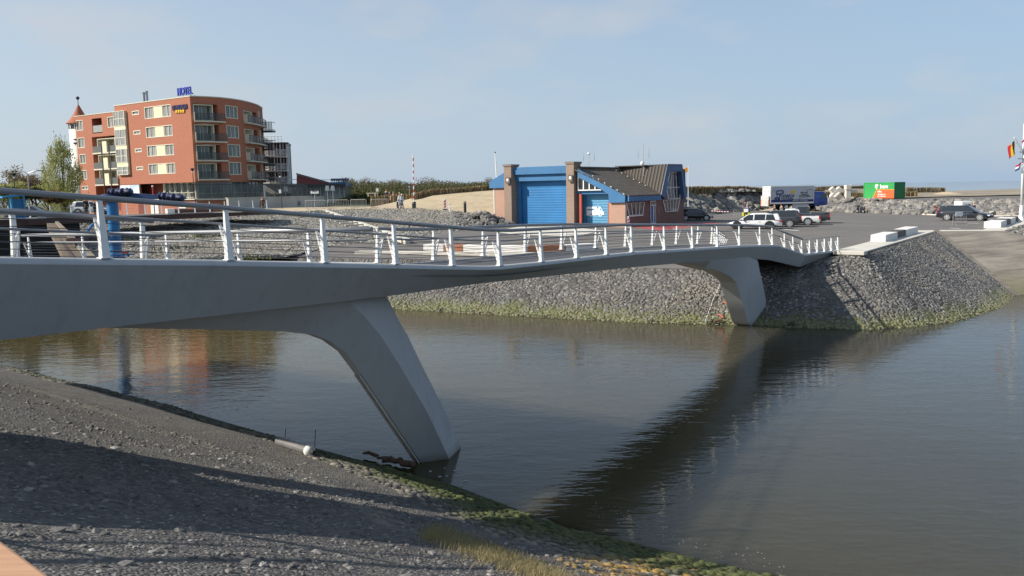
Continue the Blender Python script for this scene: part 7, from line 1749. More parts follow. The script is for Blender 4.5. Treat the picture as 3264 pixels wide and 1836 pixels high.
# low wire fence in front of the rocks
xs_ = [2717.5, 2739, 2761, 2784, 2806.5, 2829, 2851, 2874, 2897, 2919.5, 2942, 2965, 2988]; P_ = [G(x, 679 + (x - 2717) * .017, 0) for x in xs_]
t = thing('wire_fence', 'low fence of pale metal posts in front of the rocks by the parked scooter', 'fence', P_[0])
for p in P_: mb = MB(); mb.tube([p, p + Vector((0, 0, .82))], .035, 6); mb.build('post', M_GALV, t)
for h in (.35, .75): mb = MB(); mb.tube([p + Vector((0, 0, h)) for p in P_], .007, 4, cap=False); mb.build('wire', M_GALV, t)
mb = MB(); e0, e1 = G(2800, 681, 0), G(3264, 690.5, 0); pts = [G(2800, 680, 0), G(2900, 683, 0), G(3000, 687, 0), G(3120, 689, 0), G(3264, 690, 0)]
lo = strip_poly([Vector((p.x, p.y)) for p in pts], .35, -.1, .12); mb.loft(lo); struct(mb.build('rock_kerb', MATS['pale_concrete']))
mb = MB(); pts = [(26, 111.6), (31, 117.4), (39.4, 126.4), (45, 116)]; pts = [G(2195, 692, 0), G(2300, 681, 0), G(2455, 674, 0)]; mb.loft(strip_poly([Vector((p.x, p.y)) for p in pts], .35, -.1, .12)); struct(mb.build('rock_kerb', MATS['pale_concrete']))
# chain barrier at the ramp road foot
a, b = D(2600, 668, 117), D(2668, 664, 117); t = thing('chain_barrier', 'low dark chain barrier with pale links at the foot of the ramp road', 'barrier', (a.x, a.y, 0)); 
for k in range(5): q = Vector((a.x, a.y, .05)).lerp(Vector((b.x, b.y, .05)), k / 4); mb = MB(); mb.box(q + Vector((0, 0, .3)), (.12, .12, .6)); mb.build('post', M_TRIM, t)
mb = MB()
for k in range(26): q = Vector((a.x, a.y, .5)).lerp(Vector((b.x, b.y, .5)), k / 25); mb.cur = k % 2; mb.box(q, (.12, .05, .07))
mb.build('chain', [M_TRIM, M_RWHT], t)
# ---- concrete benches on the kerb
M_CONC = mat('bench_concrete', (.72, .70, .66), .75, 0, .07, 1.5, .1, 30); M_SLAT = mat('bench_slats', (.12, .11, .10), .8, 0, .25, 12); M_SLATW = mat('bench_wood', (.34, .14, .07), .65, 0, .2, 12)
def bench(p0, p1, width, h, segs, label, slat=M_SLAT, z=.06):
    p0, p1 = Vector((p0[0], p0[1])), Vector((p1[0], p1[1])); d = (p1 - p0); n = Vector((-d.y, d.x)).normalized(); t = thing('concrete_bench', label, 'bench', (p0.x, p0.y, z), 0, 'white concrete benches on the quay')
    for u0, u1, kind in segs:
        a, b = p0 + d * u0, p0 + d * u1; hh, ins = (h, 0) if kind == 'c' else (h - .012, .05)
        mb = MB(); mb.prism([a + n * ins, b + n * ins, b + n * (width - ins), a + n * (width - ins)], z - .1, z + hh)
        o = mb.build('block' if kind == 'c' else 'slatted_seat', M_CONC if kind == 'c' else slat, t)
        if kind == 'c': bevel(o, .02)
        else:
            mb = MB(); k = max(3, int(width / .14))
            for j in range(k): w0 = ins + (width - 2 * ins) * (j + .1) / k; w1 = ins + (width - 2 * ins) * (j + .9) / k; mb.prism([a + n * w0, b + n * w0, b + n * w1, a + n * w1], z + hh, z + hh + .02)
            mb.build('slats', slat, o)
    return t
b0, b1 = G(2823, 771, .06), G(2926, 741, .06)
bench((b0.x, b0.y), (b1.x, b1.y), .95, .46, [(0, .33, 'c'), (.332, .60, 'w'), (.602, 1, 'c')], 'white concrete bench with grey slatted middle on the kerb right of the bridge end')
b0, b1 = G(3190, 725.5, .06), G(3246, 705, .06)
bench((b0.x, b0.y), (b1.x, b1.y), 1.25, .48, [(0, .3, 'c'), (.303, .55, 'w'), (.553, .82, 'c'), (.823, 1, 'w')], 'white concrete bench with grey slatted parts near the flagpole foot')
LBZ = -.62
lp = [G(1349, 800, LBZ), G(1414, 801, LBZ), G(1476, 802, LBZ), G(1677, 806, LBZ), G(1804, 803, LBZ), G(1898, 798, LBZ)]
t = thing('long_bench', 'long low white concrete bench with red-brown wooden seats seen through the bridge railing', 'bench', lp[0])
for i, kind in enumerate('cwcwc'):
    a, b = lp[i], lp[i + 1]; d = (b - a).normalized(); n = Vector((-d.y, d.x, 0)); mb = MB(); hh = .50 if kind == 'c' else .46; mb.prism([a + d * .01, b - d * .01, b - d * .01 + n * .9, a + d * .01 + n * .9], LBZ - .1, LBZ + hh)
    o = mb.build('block' if kind == 'c' else 'wooden_seat', M_CONC if kind == 'c' else M_SLATW, t)
    if kind == 'c': bevel(o, .02)
    else:
        mb = MB()
        for j in range(5): mb.prism([a + n * (.02 + j * .18), b + n * (.02 + j * .18), b + n * (.16 + j * .18), a + n * (.16 + j * .18)], LBZ + hh, LBZ + hh + .03)
        mb.build('slats', M_SLATW, o)
mb = MB(); lk = [G(1130, 806, LBZ), G(1349, 808, LBZ), G(1560, 812, LBZ), G(1730, 813, LBZ)]; mb.loft(strip_poly([Vector((p.x, p.y)) for p in lk], .9, LBZ - .1, LBZ + .12)); struct(bevel(mb.build('bench_plinth', MATS['pale_concrete']), .02))
# ---- stair on the stone slope
from mathutils.bvhtree import BVHTree
so_ = bpy.data.objects['stone_slope']; bv = BVHTree.FromPolygons([v.co for v in so_.data.vertices], [p.vertices for p in so_.data.polygons])
def on_slope(px, py):
    r = ray(px, py).normalized(); h = bv.ray_cast(Vector((0, 0, CAMZ)), r); return h[0] if h[0] is not None else None
a, b = on_slope(1030, 674), on_slope(1292, 768)
if a is None: a = G(1030, 674, 1.8)
if b is None: b = G(1292, 768, -.1)
d = b - a; pd = Vector((d.x, d.y, 0)).normalized(); n = Vector((pd.y, -pd.x, 0)); n = n if n.x < 0 else -n
t = thing('bank_stairs', 'pale concrete steps with a sloping side wall running down the stone bank', 'stairs', b)
mb = MB(); mb.solid([a + Vector((0, 0, .18)), b + Vector((0, 0, .18)), b - Vector((0, 0, .3)), a - Vector((0, 0, .3))], -n * .45); mb.build('side_wall', MATS['pale_concrete'], t)
M_STEP = mat('step_concrete', (.46, .44, .39), .85, 0, .12, 2)
for k in range(15): u = (k + .5) / 15; p = a + d * u; mb = MB(); mb.box(p + n * .9 + Vector((0, 0, .12)), (.34, 1.75, .14), math.atan2(pd.y, pd.x)); mb.build('step', M_STEP, t)
# ---- station surroundings: white flagstaff and orange flag
a, b = D(1585, 600, 104), D(1578, 488, 104); t = thing('flagstaff', 'bare white flagstaff behind the left eave of the station', 'flagpole', (a.x, 104, 2.0)); mb = MB(); mb.tube([(a.x + .1, 104, 1.8), b], [.09, .06], 8); mb.build('pole', M_RWHT, t); mb = MB(); mb.ell(b + Vector((0, 0, .08)), (.1, .1, .1)); mb.build('truck_cap', M_DKMET, t)
def flag(pts_top, drop, cols, name, label, parent=None, cat='flag', wav=.12, hang=False, nu=14, nv=9, vertical=True):
    """cloth with its own stripes; pts_top hoist corner, fly corner"""
    h, f = Vector(pts_top[0]), Vector(pts_top[1]); mb = MB(); k = len(cols); per = max(1, nu // k)
    nu = per * k; vs = []
    for i in range(nu + 1):
        for j in range(nv + 1):
            u, v = i / nu, j / nv; p = h.lerp(f, u) + Vector(drop) * v; p = p + Vector((.25 * wav * sin(v * 5 + u * 4), wav * sin(u * 7 + v * 2.4), -.3 * wav * u * sin(v * 3))); vs.append(p)
    for i in range(nu):
        for j in range(nv):
            mb.cur = (i // per) if vertical else min(k - 1, j * k // nv); mb.add([vs[i * (nv + 1) + j], vs[i * (nv + 1) + j + 1], vs[(i + 1) * (nv + 1) + j + 1], vs[(i + 1) * (nv + 1) + j]], [(0, 1, 2, 3)])
    o = mb.build(name, cols, smooth=True, fix=False); md = o.modifiers.new('cloth', 'SOLIDIFY'); md.thickness = .006
    return tag(o, label, cat)
M_ORNG = mat('flag_orange', (.55, .26, .03), .8, 0, .1); M_FBLK = mat('flag_black', (.012, .012, .012), .8, 0, .05); M_FYEL = mat('flag_yellow', (.62, .43, .015), .8, 0, .08); M_FRED = mat('flag_red', (.45, .015, .03), .8, 0, .08); M_FWHT = mat('flag_white', (.75, .75, .76), .8, 0, .05); M_FBLU = mat('flag_blue', (.02, .035, .14), .8, 0, .05)
a, b = D(2194, 605, 106), D(2194, 530, 106); t = thing('flagpole', 'thin white flagpole behind the right gable of the station', 'flagpole', (a.x, 106, 0)); mb = MB(); mb.tube([(a.x, 106, 0), b], [.05, .035], 8); mb.build('pole', M_RWHT, t); mb = MB(); mb.ell(b, (.06, .06, .06)); mb.build('finial', M_RWHT, t)
flag((D(2193.5, 532, 106), D(2178, 538, 106.3)), (0, 0, -.62), [M_ORNG], 'flag', 'orange flag flying left from the thin pole behind the station gable', wav=.06)
# ---- tall flagpole with gaff
FPY = 79.5; base = G(3254, 706, .05); top_ = D(3266.5, 395, base.y); base2 = base
t = thing('flagpole', 'tall white flagpole with a slanting gaff at the right edge of the photo', 'flagpole', base)
mb = MB(); mb.lathe([(.34, 0), (.34, .12), (.2, .5), (.16, 1.5), (.13, 1.52)], 14, base); mb.build('foot', M_RWHT, t)
mb = MB(); mb.tube([base + Vector((0, 0, 1.4)), top_], [.13, .10], 10); mb.build('mast', M_RWHT, t, smooth=True)
gb, gt = D(3258.5, 484, base.y - .1), D(3233, 438, base.y - .3); mb = MB(); mb.tube([gb, gt], [.08, .06], 8); mb.build('gaff', M_RWHT, t)
mb = MB(); mb.tube([gt, D(3237, 500, base.y - .3), D(3239, 520, base.y - .2)], .008, 4); mb.tube([D(3263, 430, base.y - .14), D(3257, 690, base.y - .2)], .008, 4); mb.build('halyard', M_GALV, t); mb = MB(); q = D(3258.5, 484, base.y - .1); mb.box(q, (.3, .3, .18)); mb.build('collar', M_GALV, t)
mb = MB(); q = D(3254, 506, base.y - .1); mb.box(q, (.5, .1, .08)); mb.build('yard', M_GALV, t)
flag((D(3234, 448, base.y - .3), D(3214, 466, base.y + .1)), (.15, 0, -1.2), [M_FBLK, M_FYEL, M_FRED], 'flag', 'black yellow and red flag hanging from the end of the gaff', wav=.10)
flag((D(3257, 516, base.y - .15), D(3240, 527, base.y)), (-.12, 0, -.62), [M_FRED, M_FWHT, M_FBLU], 'flag', 'red white and blue flag low on the tall flagpole', wav=.08, vertical=False)
flag((D(3265, 432, base.y - .15), D(3258, 452, base.y)), (.25, 0, -.45), [M_FRED, M_FWHT], 'flag', 'red and white pennant high on the tall flagpole at the photo edge', wav=.06, vertical=False)
# ---- AIR trailer
a, b = D(3065, 668, 89), D(3100, 668, 89); hz_ = D(3082, 641.5, 89).z; t = thing('equipment_trailer', 'white box trailer marked AIR parked behind the black estate car', 'trailer', ((a.x + b.x) / 2, 89.6, 0)); cx = (a.x + b.x) / 2; w_ = b.x - a.x
mb = MB(); mb.box((cx, 89.8, (hz_ + .4) / 2), (w_, 1.6, hz_ - .4)); o = mb.build('box', M_RWHT, t); bevel(o, .04)
mb = MB(); mb.box((cx, 88.985, (hz_ + .4) / 2 - .06), (w_ * .82, .02, hz_ - .75)); pn = mb.build('door', mat('door_grey', (.60, .61, .62), .5), t)
text_on('lettering', 'AIR', .26, Vector((cx + .05, 88.96, hz_ - .42)), (1, 0), M_TRIM, pn, .02, bold=.006, wide=1.5)
for s in (-1, 1): mb = MB(); mb.tube([(cx + s * (w_ / 2 - .1), 89.8, .3), (cx + s * (w_ / 2 + .08), 89.8, .3)], .3, 16); mb.build('wheel', M_TYRE, t)
mb = MB(); mb.tube([(cx, 90.6, .45), (cx, 91.7, .4)], .05, 6); mb.build('drawbar', M_GALV, t)
# ---- container
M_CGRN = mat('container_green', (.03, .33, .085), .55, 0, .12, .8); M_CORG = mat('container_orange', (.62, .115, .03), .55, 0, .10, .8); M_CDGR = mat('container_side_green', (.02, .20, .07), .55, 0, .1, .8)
Bp = Vector((61.3, 131.0)); fa = Vector((-.421, .907)); fb = Vector((.907, .421)); fa.normalize(); fb.normalize(); CZ0, CH, CL_, CW_ = 1.42, 2.6, 6.06, 2.44
t = thing('shipping_container', 'green shipping container with an orange corner panel and white lettering', 'container', (Bp.x, Bp.y, CZ0))
CPt = lambda u, v, z: Vector((Bp.x + fa.x * u + fb.x * v, Bp.y + fa.y * u + fb.y * v, CZ0 + z))       # u along lettered side, v along end
def corr(u_of, n, z0, z1, depth, m, name, par, clip=None):
    mb = MB(); prev = None
    for k in range(n + 1):
        ph = k % 4; dep = 0 if ph in (0, 1) else depth; p0, p1 = u_of(k / n, dep, z0), u_of(k / n, dep, z1)
        if prev: mb.quad(prev[0], p0, p1, prev[1])
        prev = (p0, p1)
    return mb.build(name, m, par)
bd = corr(lambda q, dep, z: CPt(.1 + (CL_ - .2) * q, .03 + dep, z), 80, .16, CH - .12, .035, M_CGRN, 'side_panel', t)
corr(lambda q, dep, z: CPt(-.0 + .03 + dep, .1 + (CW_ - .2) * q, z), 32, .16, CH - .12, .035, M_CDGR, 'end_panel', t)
mb = MB(); mb.solid([CPt(.1, .1, .17), CPt(CL_ - .1, .1, .17), CPt(CL_ - .1, CW_ - .1, .17), CPt(.1, CW_ - .1, .17)], (0, 0, CH - .3)); mb.build('body', M_CGRN, t)
for m, name, frs in ((M_CGRN, 'frame', [((0, 0), (.1, .1)), ((CL_ - .1, 0), (CL_, .1)), ((CL_ - .1, CW_ - .1), (CL_, CW_)), ((0, CW_ - .1), (.1, CW_))]),):
    for (u0, v0), (u1, v1) in frs: mb = MB(); mb.hexa([CPt(u0, v0, 0), CPt(u1, v0, 0), CPt(u1, v1, 0), CPt(u0, v1, 0), CPt(u0, v0, CH), CPt(u1, v0, CH), CPt(u1, v1, CH), CPt(u0, v1, CH)]); mb.build('corner_post', m if u0 > 1 else M_CDGR, t)
for z0, z1 in ((.0, .16), (CH - .12, CH - .01)):
    mb = MB(); mb.hexa([CPt(.1, 0, z0), CPt(CL_ - .1, 0, z0), CPt(CL_ - .1, .06, z0), CPt(.1, .06, z0), CPt(.1, 0, z1), CPt(CL_ - .1, 0, z1), CPt(CL_ - .1, .06, z1), CPt(.1, .06, z1)]); mb.build('side_rail', M_CGRN, t)
    mb = MB(); mb.hexa([CPt(0, .1, z0), CPt(0, CW_ - .1, z0), CPt(.06, CW_ - .1, z0), CPt(.06, .1, z0), CPt(0, .1, z1), CPt(0, CW_ - .1, z1), CPt(.06, CW_ - .1, z1), CPt(.06, .1, z1)]); mb.build('end_rail', M_CDGR, t)
mb = MB(); mb.solid([CPt(0, 0, CH - .008), CPt(CL_, 0, CH - .008), CPt(CL_, CW_, CH - .008), CPt(0, CW_, CH - .008)], (0, 0, .02)); mb.build('roof', M_CDGR, t)
mb = MB(); mb.solid([CPt(.02, -.012, .02), CPt(4.15, -.012, .02), CPt(3.35, -.012, 1.45), CPt(.02, -.012, 1.45)], -fb.to_3d() * .012); og = mb.build('orange_panel', M_CORG, t)
mb = MB(); mb.solid([CPt(4.15, -.013, .02), CPt(4.22, -.013, .02), CPt(3.40, -.013, 1.5), CPt(.02, -.013, 1.5), CPt(.02, -.013, 1.452), CPt(3.36, -.013, 1.452)], -fb.to_3d() * .012); mb.build('stripe', mat('stripe_lime', (.45, .50, .05), .5), t)
text_on('lettering', 'bam', .88, CPt(1.95, -.02, 1.92), -fa, M_RWHT, t, .02, bold=.03, wide=1.06)
text_on('lettering', 'infra', .44, CPt(3.2, -.035, 1.12), -fa, M_RWHT, og, .02, bold=.012, align='LEFT'); text_on('lettering', 'verbinding met', .27, CPt(3.2, -.035, .68), -fa, M_RWHT, og, .02, bold=.008, align='LEFT', wide=.95); text_on('lettering', 'de toekomst', .27, CPt(3.2, -.035, .38), -fa, M_RWHT, og, .02, bold=.008, align='LEFT', wide=1.15)
mb = MB(); cc = (3.35, 1.98)
for ang, ln, wd in ((100, .42, .2), (150, .48, .2), (200, .46, .2), (45, .36, .18), (255, .52, .22)):
    a_ = radians(ang); e = Vector((cos(a_), sin(a_))); q = Vector((-e.y, e.x)); pts = [(0, 0), (ln * .5, wd), (ln, 0), (ln * .5, -wd)]
    mb.solid([CPt(cc[0] - (e.x * x + q.x * y), -.02, cc[1] + (e.y * x + q.y * y)) for x, y in pts], -fb.to_3d() * .015)
mb.build('leaf_emblem', M_RWHT, t)
# ---- concrete sculptures
M_SCUL = mat('sculpture_concrete', (.62, .58, .51), .85, 0, .1, 1.5, .2, 12)
c = D(2663, 631, 127); t = thing('breakwater_block', 'pale concrete X shaped breakwater block displayed on the quay', 'sculpture', (c.x, 127, c.z)); zc_ = D(2663, 616, 127).z
for ang in (47, -47):
    mb = MB(); e = Vector((cos(radians(ang)), 0, sin(radians(ang)))); q = Vector((-e.z, 0, e.x)); l, w_ = 1.1, .42; ctr_ = Vector((c.x, 126.6 if ang > 0 else 126.63, zc_)); mb.solid([ctr_ - e * l - q * w_ * .8, ctr_ - e * l * .35 - q * w_, ctr_ + e * l * .35 - q * w_, ctr_ + e * l - q * w_ * .8, ctr_ + e * l + q * w_ * .8, ctr_ + e * l * .35 + q * w_, ctr_ - e * l * .35 + q * w_, ctr_ - e * l + q * w_ * .8], (0, .9 if ang > 0 else .84, 0)); bevel(mb.build('arm', M_SCUL, t), .04)
mb = MB(); mb.solid([(c.x - .45, 126.2, zc_ - .55), (c.x + .3, 126.2, zc_ + .15), (c.x + .5, 126.2, zc_ - .05), (c.x - .2, 126.2, zc_ - .75)], (0, .5, 0)); bevel(mb.build('cross_arm', M_SCUL, t), .04)
c0, c1 = D(2697, 633, 126), D(2714, 589.5, 126); t = thing('breakwater_block', 'tall pale concrete breakwater block with a side arm left of the green container', 'sculpture', ((c0.x + c1.x) / 2, 126, c0.z))
mb = MB(); w_ = c1.x - c0.x; mb.box(((c0.x + c1.x) / 2, 126.5, (c0.z + c1.z) / 2), (w_, .95, c1.z - c0.z)); bevel(mb.build('shaft', M_SCUL, t), .05)
mb = MB(); q = D(2724, 610, 126); mb.box(((c1.x + q.x) / 2 + .28, 126.55, q.z), (q.x - c1.x + .55, .6, .42)); bevel(mb.build('side_arm', M_SCUL, t), .05)
mb = MB(); q = D(2718, 594, 126); mb.solid([(q.x - .1, 126.2, q.z - .25), (q.x + .16, 126.2, q.z + .25), (q.x - .1, 126.2, q.z + .25)], (0, .6, 0)); mb.build('top_lug', M_SCUL, t); mb = MB(); q = D(2706, 604, 126); mb.box((q.x, 126.49, q.z), (w_ + .06, 1.0, .18)); mb.build('band', mat('sculpture_band', (.40, .38, .34), .85), t)

# ================================================================= PROMENADE AND LOCK ON THE LEFT
PA, PB = Vector((-40.77, 65.8)), Vector((-23.43, 80.4)); pd = (PB - PA).normalized(); pn = Vector((-pd.y, pd.x)); PZ = 2.3
PZf = lambda s: PZ
def PP(s, o=0.0, z=PZ): q = PA + pd * s + pn * o; return Vector((q.x, q.y, z))
M_RUST = mat('rust_brown_steel', (.075, .042, .035), .8, 0, .2, 2); M_PROM = mat('promenade_paving', (.26, .245, .225), .85, 0, .12, 1.5)
QL = (PB - PA).length
mb = MB(); mb.solid([PP(-14, .25, PZ), PP(QL, .25, PZ), PP(QL + 2, 3.2, PZ - .1), PP(QL - 4, 5.5, PZ), PP(-14, 7.5, PZ)], (0, 0, -.35)); struct(mb.build('promenade', M_PROM))
mb = MB(); mb.solid([PP(-14, 0, PZ + .05), PP(QL + .6, 0, PZ - .05), PP(QL + .6, 0, PZ - .12), PP(QL - 6, 0, PZ - .42), PP(-14, 0, PZ - .62)], pn.to_3d() * .25); mb.build('edge', M_RUST)
eo = bpy.data.objects['edge']; eo.name = 'quay_beam'; tag(eo, 'dark brown steel edge beam of the promenade at the left', 'beam')
mb = MB(); mb.loft([[PP(s, -.02, PZ + .05), PP(s, .35, PZ + .05), PP(s, .35, PZ + .1), PP(s, -.02, PZ + .1)] for s in (-14, 0, 12, QL + .6)]); co_ = mb.build('quay_coping', mat('coping_grey', (.40, .38, .36), .8)); tag(co_, 'thin pale coping along the top of the brown promenade edge', 'coping')
mb = MB(); mb.solid([PP(-14, .3, PZ - .4), PP(5.6, .3, PZ - .4), PP(5.6, .3, -5), PP(-14, .3, -5)], pn.to_3d() * .3); qw = mb.build('lock_wall', mat('sheet_pile', (.022, .02, .019), .85, 0, .3, 3)); tag(qw, 'dark sheet pile wall under the promenade at the far left', 'wall')
t = thing('promenade_railing', 'row of white posts with thin rails along the brown promenade edge', 'railing', PP(0))
ps = []
for px in (31, 98, 164, 230, 292, 350, 409, 466, 520, 573, 625, 673, 721, 767, 811, 855):
    s = L(px, 690, PA, pd)[0]; ps.append(s); b = PP(s, .15, PZ + .08); mb = MB(); mb.hexa([b + Vector(q) for q in ((-.05, -.06, 0), (.05, -.06, 0), (.05, .06, 0), (-.05, .06, 0), (-.08, -.03, 1.0), (-.02, -.03, 1.0), (-.02, .03, 1.0), (-.08, .03, 1.0))]); mb.build('post', M_WHITE, t)
for h in (.3, .55, .8): mb = MB(); mb.tube([PP(s, .15, PZ + .08 + h) - Vector((.03, 0, 0)) for s in (-10, 5, QL - 1)], .008, 4); mb.build('rail', M_GALV, t)
for px0, px1, lb in ((129, 292, 'promenade bench of white concrete and brown timber near the blue cabinet'), (544, 690, 'promenade bench of white concrete and dark timber near the hotel basement')):
    s0, s1 = L(px0, 690, PA, pd)[0], L(px1, 690, PA, pd)[0]; t = thing('promenade_bench', lb, 'bench', PP(s0, .9)); w_ = (s1 - s0) * .16
    mb = MB(); mb.hexa([PP(s0, .8, PZ), PP(s0 + w_, .8, PZ), PP(s0 + w_, 1.4, PZ), PP(s0, 1.4, PZ), PP(s0, .8, PZ + .5), PP(s0 + w_, .8, PZ + .5), PP(s0 + w_, 1.4, PZ + .5), PP(s0, 1.4, PZ + .5)]); bevel(mb.build('block', M_CONC, t), .02)
    mb = MB(); mb.hexa([PP(s0 + w_ + .02, .85, PZ), PP(s1, .85, PZ), PP(s1, 1.35, PZ), PP(s0 + w_ + .02, 1.35, PZ), PP(s0 + w_ + .02, .85, PZ + .46), PP(s1, .85, PZ + .46), PP(s1, 1.35, PZ + .46), PP(s0 + w_ + .02, 1.35, PZ + .46)]); mb.build('timber_seat', mat('dark_timber', (.11, .05, .035), .7, 0, .2, 5), t)
# blue steel cabinet and steps
M_BST = mat('blue_steel', (.02, .24, .42), .5, 0, .12, 2)
s0, s1 = L(19, 690, PA, pd)[0], L(88, 690, PA, pd)[0]; sm_ = s0 + (s1 - s0) * .45; ht = D(60, 619, PP((s0 + s1) / 2, 1.6).y).z
t = thing('steel_cabinet', 'bright blue steel machinery cabinet with corner posts on the promenade', 'cabinet', PP(sm_, 1.5)); mb = MB(); mb.hexa([PP(sm_, 1.0, PZ), PP(s1, 1.0, PZ), PP(s1, 2.2, PZ), PP(sm_, 2.2, PZ), PP(sm_, 1.0, ht - .4), PP(s1, 1.0, ht - .4), PP(s1, 2.2, ht - .4), PP(sm_, 2.2, ht - .4)]); mb.build('body', mat('deep_blue_steel', (.015, .13, .30), .5, 0, .15, 2), t)
for s in (sm_ - .04, s1): mb = MB(); mb.box(PP(s, .92, (PZ + ht) / 2), (.13, .13, ht - PZ), math.atan2(pd.y, pd.x)); mb.build('corner_post', M_BST, t)
mb = MB(); mb.solid([PP(s0, .9, ht - .15), PP(s1 + .1, .9, ht), PP(s1 + .1, .9, ht - .15), PP(s0, .9, ht - .3)], pn.to_3d() * 1.2); mb.build('top_frame', M_BST, t); mb = MB(); mb.ell(PP((sm_ + s1) / 2, .96, PZ + .45), (.16, .04, .09)); mb.build('lamp', M_RWHT, t)
t = thing('steel_steps', 'pale blue steel steps left of the blue cabinet', 'steps', PP(s0, 1.5)); 
for k in range(6): mb = MB(); mb.hexa([PP(s0 - .3, 1.0 + k * .12, PZ + .1 + k * .26), PP(sm_ - .15, 1.0 + k * .12, PZ + .1 + k * .26), PP(sm_ - .15, 1.3 + k * .12, PZ + .1 + k * .26), PP(s0 - .3, 1.3 + k * .12, PZ + .1 + k * .26), PP(s0 - .3, 1.0 + k * .12, PZ + .17 + k * .26), PP(sm_ - .15, 1.0 + k * .12, PZ + .17 + k * .26), PP(sm_ - .15, 1.3 + k * .12, PZ + .17 + k * .26), PP(s0 - .3, 1.3 + k * .12, PZ + .17 + k * .26)]); mb.build('step', M_GALV, t)
for s in (s0 - .3, sm_ - .15): mb = MB(); mb.tube([PP(s, 1.0, PZ), PP(s, 1.7, ht - .3)], .04, 6); mb.build('stringer', M_BST, t)
# lock apron: concrete wing with groove running down to the water
M_APR = mat('apron_concrete', (.15, .115, .08), .85, 0, .18, 1.2)
ap = [D(149, 711, 66.5), D(180, 711, 67), D(300, 822, 56), D(205, 824, 55)]
mb = MB(); mb.solid([ap[0], ap[1] , ap[2], ap[3]], (0, 0, -.5)); o = mb.build('lock_apron', M_APR); struct(o)
mb = MB(); mb.solid([D(176, 711, 66.9), D(186, 711, 67), D(304, 822, 55.9), D(272, 822, 55.7)], (0, 0, .14)); struct(mb.build('lock_kerb', mat('apron_kerb', (.24, .20, .145), .85, 0, .15, 2)))
mb = MB(); mb.solid([D(165, 730, 64.8) , D(172, 730, 64.8), D(240, 824, 55), D(228, 824, 55)], (0, 0, .03)); struct(mb.build('lock_groove', M_RUST))
# ---- blue slewing crane on the bank
cb_ = Vector((-29.1, 60.0, -.5)); t = thing('slewing_crane', 'blue pillar crane with tarpaulin covered jib standing on the bank behind the railing', 'crane', cb_)
zt_ = D(370, 645, 60).z; zh = D(370, 618, 60).z; M_CRB = mat('crane_blue', (.02, .17, .40), .45, 0, .12, 1.5); M_TARP = mat('navy_tarpaulin', (.012, .022, .075), .6, 0, .3, 3, .6, 6)
mb = MB(); mb.lathe([(.62, -.4), (.62, .25), (.40, .3), (.385, zt_ + .5)], 24, cb_); mb.build('pillar', M_CRB, t, smooth=False)
mb = MB(); mb.lathe([(.40, zt_ + .5), (.72, zt_ + .62), (.72, zh + .45), (.6, zh + .5)], 20, (cb_.x, cb_.y, -.5)); mb.build('slew_head', mat('crane_navy', (.015, .05, .15), .5), t)
jr = Vector((1, -.03, 0)); j0 = Vector((cb_.x, cb_.y, zh - .12)); j1 = D(590, 633, 59.8)
mb = MB(); mb.solid([j0 + Vector((0, -.18, -.22)), j1 + Vector((0, -.12, -.05)), j1 + Vector((0, -.12, .12)), j0 + Vector((0, -.18, .3))], (0, .36, 0)); mb.build('jib', MATS['crane_navy'], t)
def tarp(x0, y0, x1, y1, par, n=16):
    lo = []
    for k in range(n + 1):
        p = D(x0 + (x1 - x0) * k / n, y0 + (y1 - y0) * k / n, 59.8); r = (.34 if 0 < k < n else .1) * (1 + .25 * sin(k * 2.1)); lo.append([p + Vector((.05 * sin(k * 3 + q), .42 * cos(2 * pi * q / 8) * (r / .34), r * (sin(2 * pi * q / 8) * .8 + .12 * sin(q * 3 + k)))) for q in range(8)])
    mb = MB(); mb.loft(lo); mb.build('tarpaulin', M_TARP, par, smooth=True)
tarp(346, 614, 420, 612, t); tarp(506, 625, 585, 632, t)
a, b = D(321, 684, 60.2), D(260, 760, 58.8); mb = MB(); mb.tube([a, b], .10, 8); mb.build('stay', M_CRB, t)
mb = MB(); mb.box(b + Vector((-.3, .1, -.15)), (1.3, .8, .35)); mb.build('stay_block', M_RUST, t)
mb = MB(); mb.tube([(cb_.x + .42, 59.6, .3), (cb_.x + .42, 59.6, 1.2), (cb_.x + .62, 59.6, 1.2), (cb_.x + .62, 59.6, .3)], .025, 5); mb.build('guard_hoop', M_CRB, t)
c = D(398, 815, 57.5); t = thing('hand_trolley', 'small blue and red trolley lying at the foot of the blue crane', 'trolley', c); mb = MB(); mb.box(c + Vector((0, 0, .08)), (1.1, .4, .1), .1); mb.build('deck', M_CRB, t); mb = MB(); mb.box(c + Vector((.05, -.05, .2)), (.42, .3, .12), .1); mb.build('load', M_RRED, t); mb = MB(); mb.tube([c + Vector((.5, 0, .1)), c + Vector((.95, .1, .24))], .03, 5); mb.build('handle', M_DKMET, t)
for s in (-1, 1): mb = MB(); mb.tube([c + Vector((.35 * s, -.25, 0)), c + Vector((.35 * s, -.19, 0))], .09, 10); mb.build('wheel', M_TYRE, t)
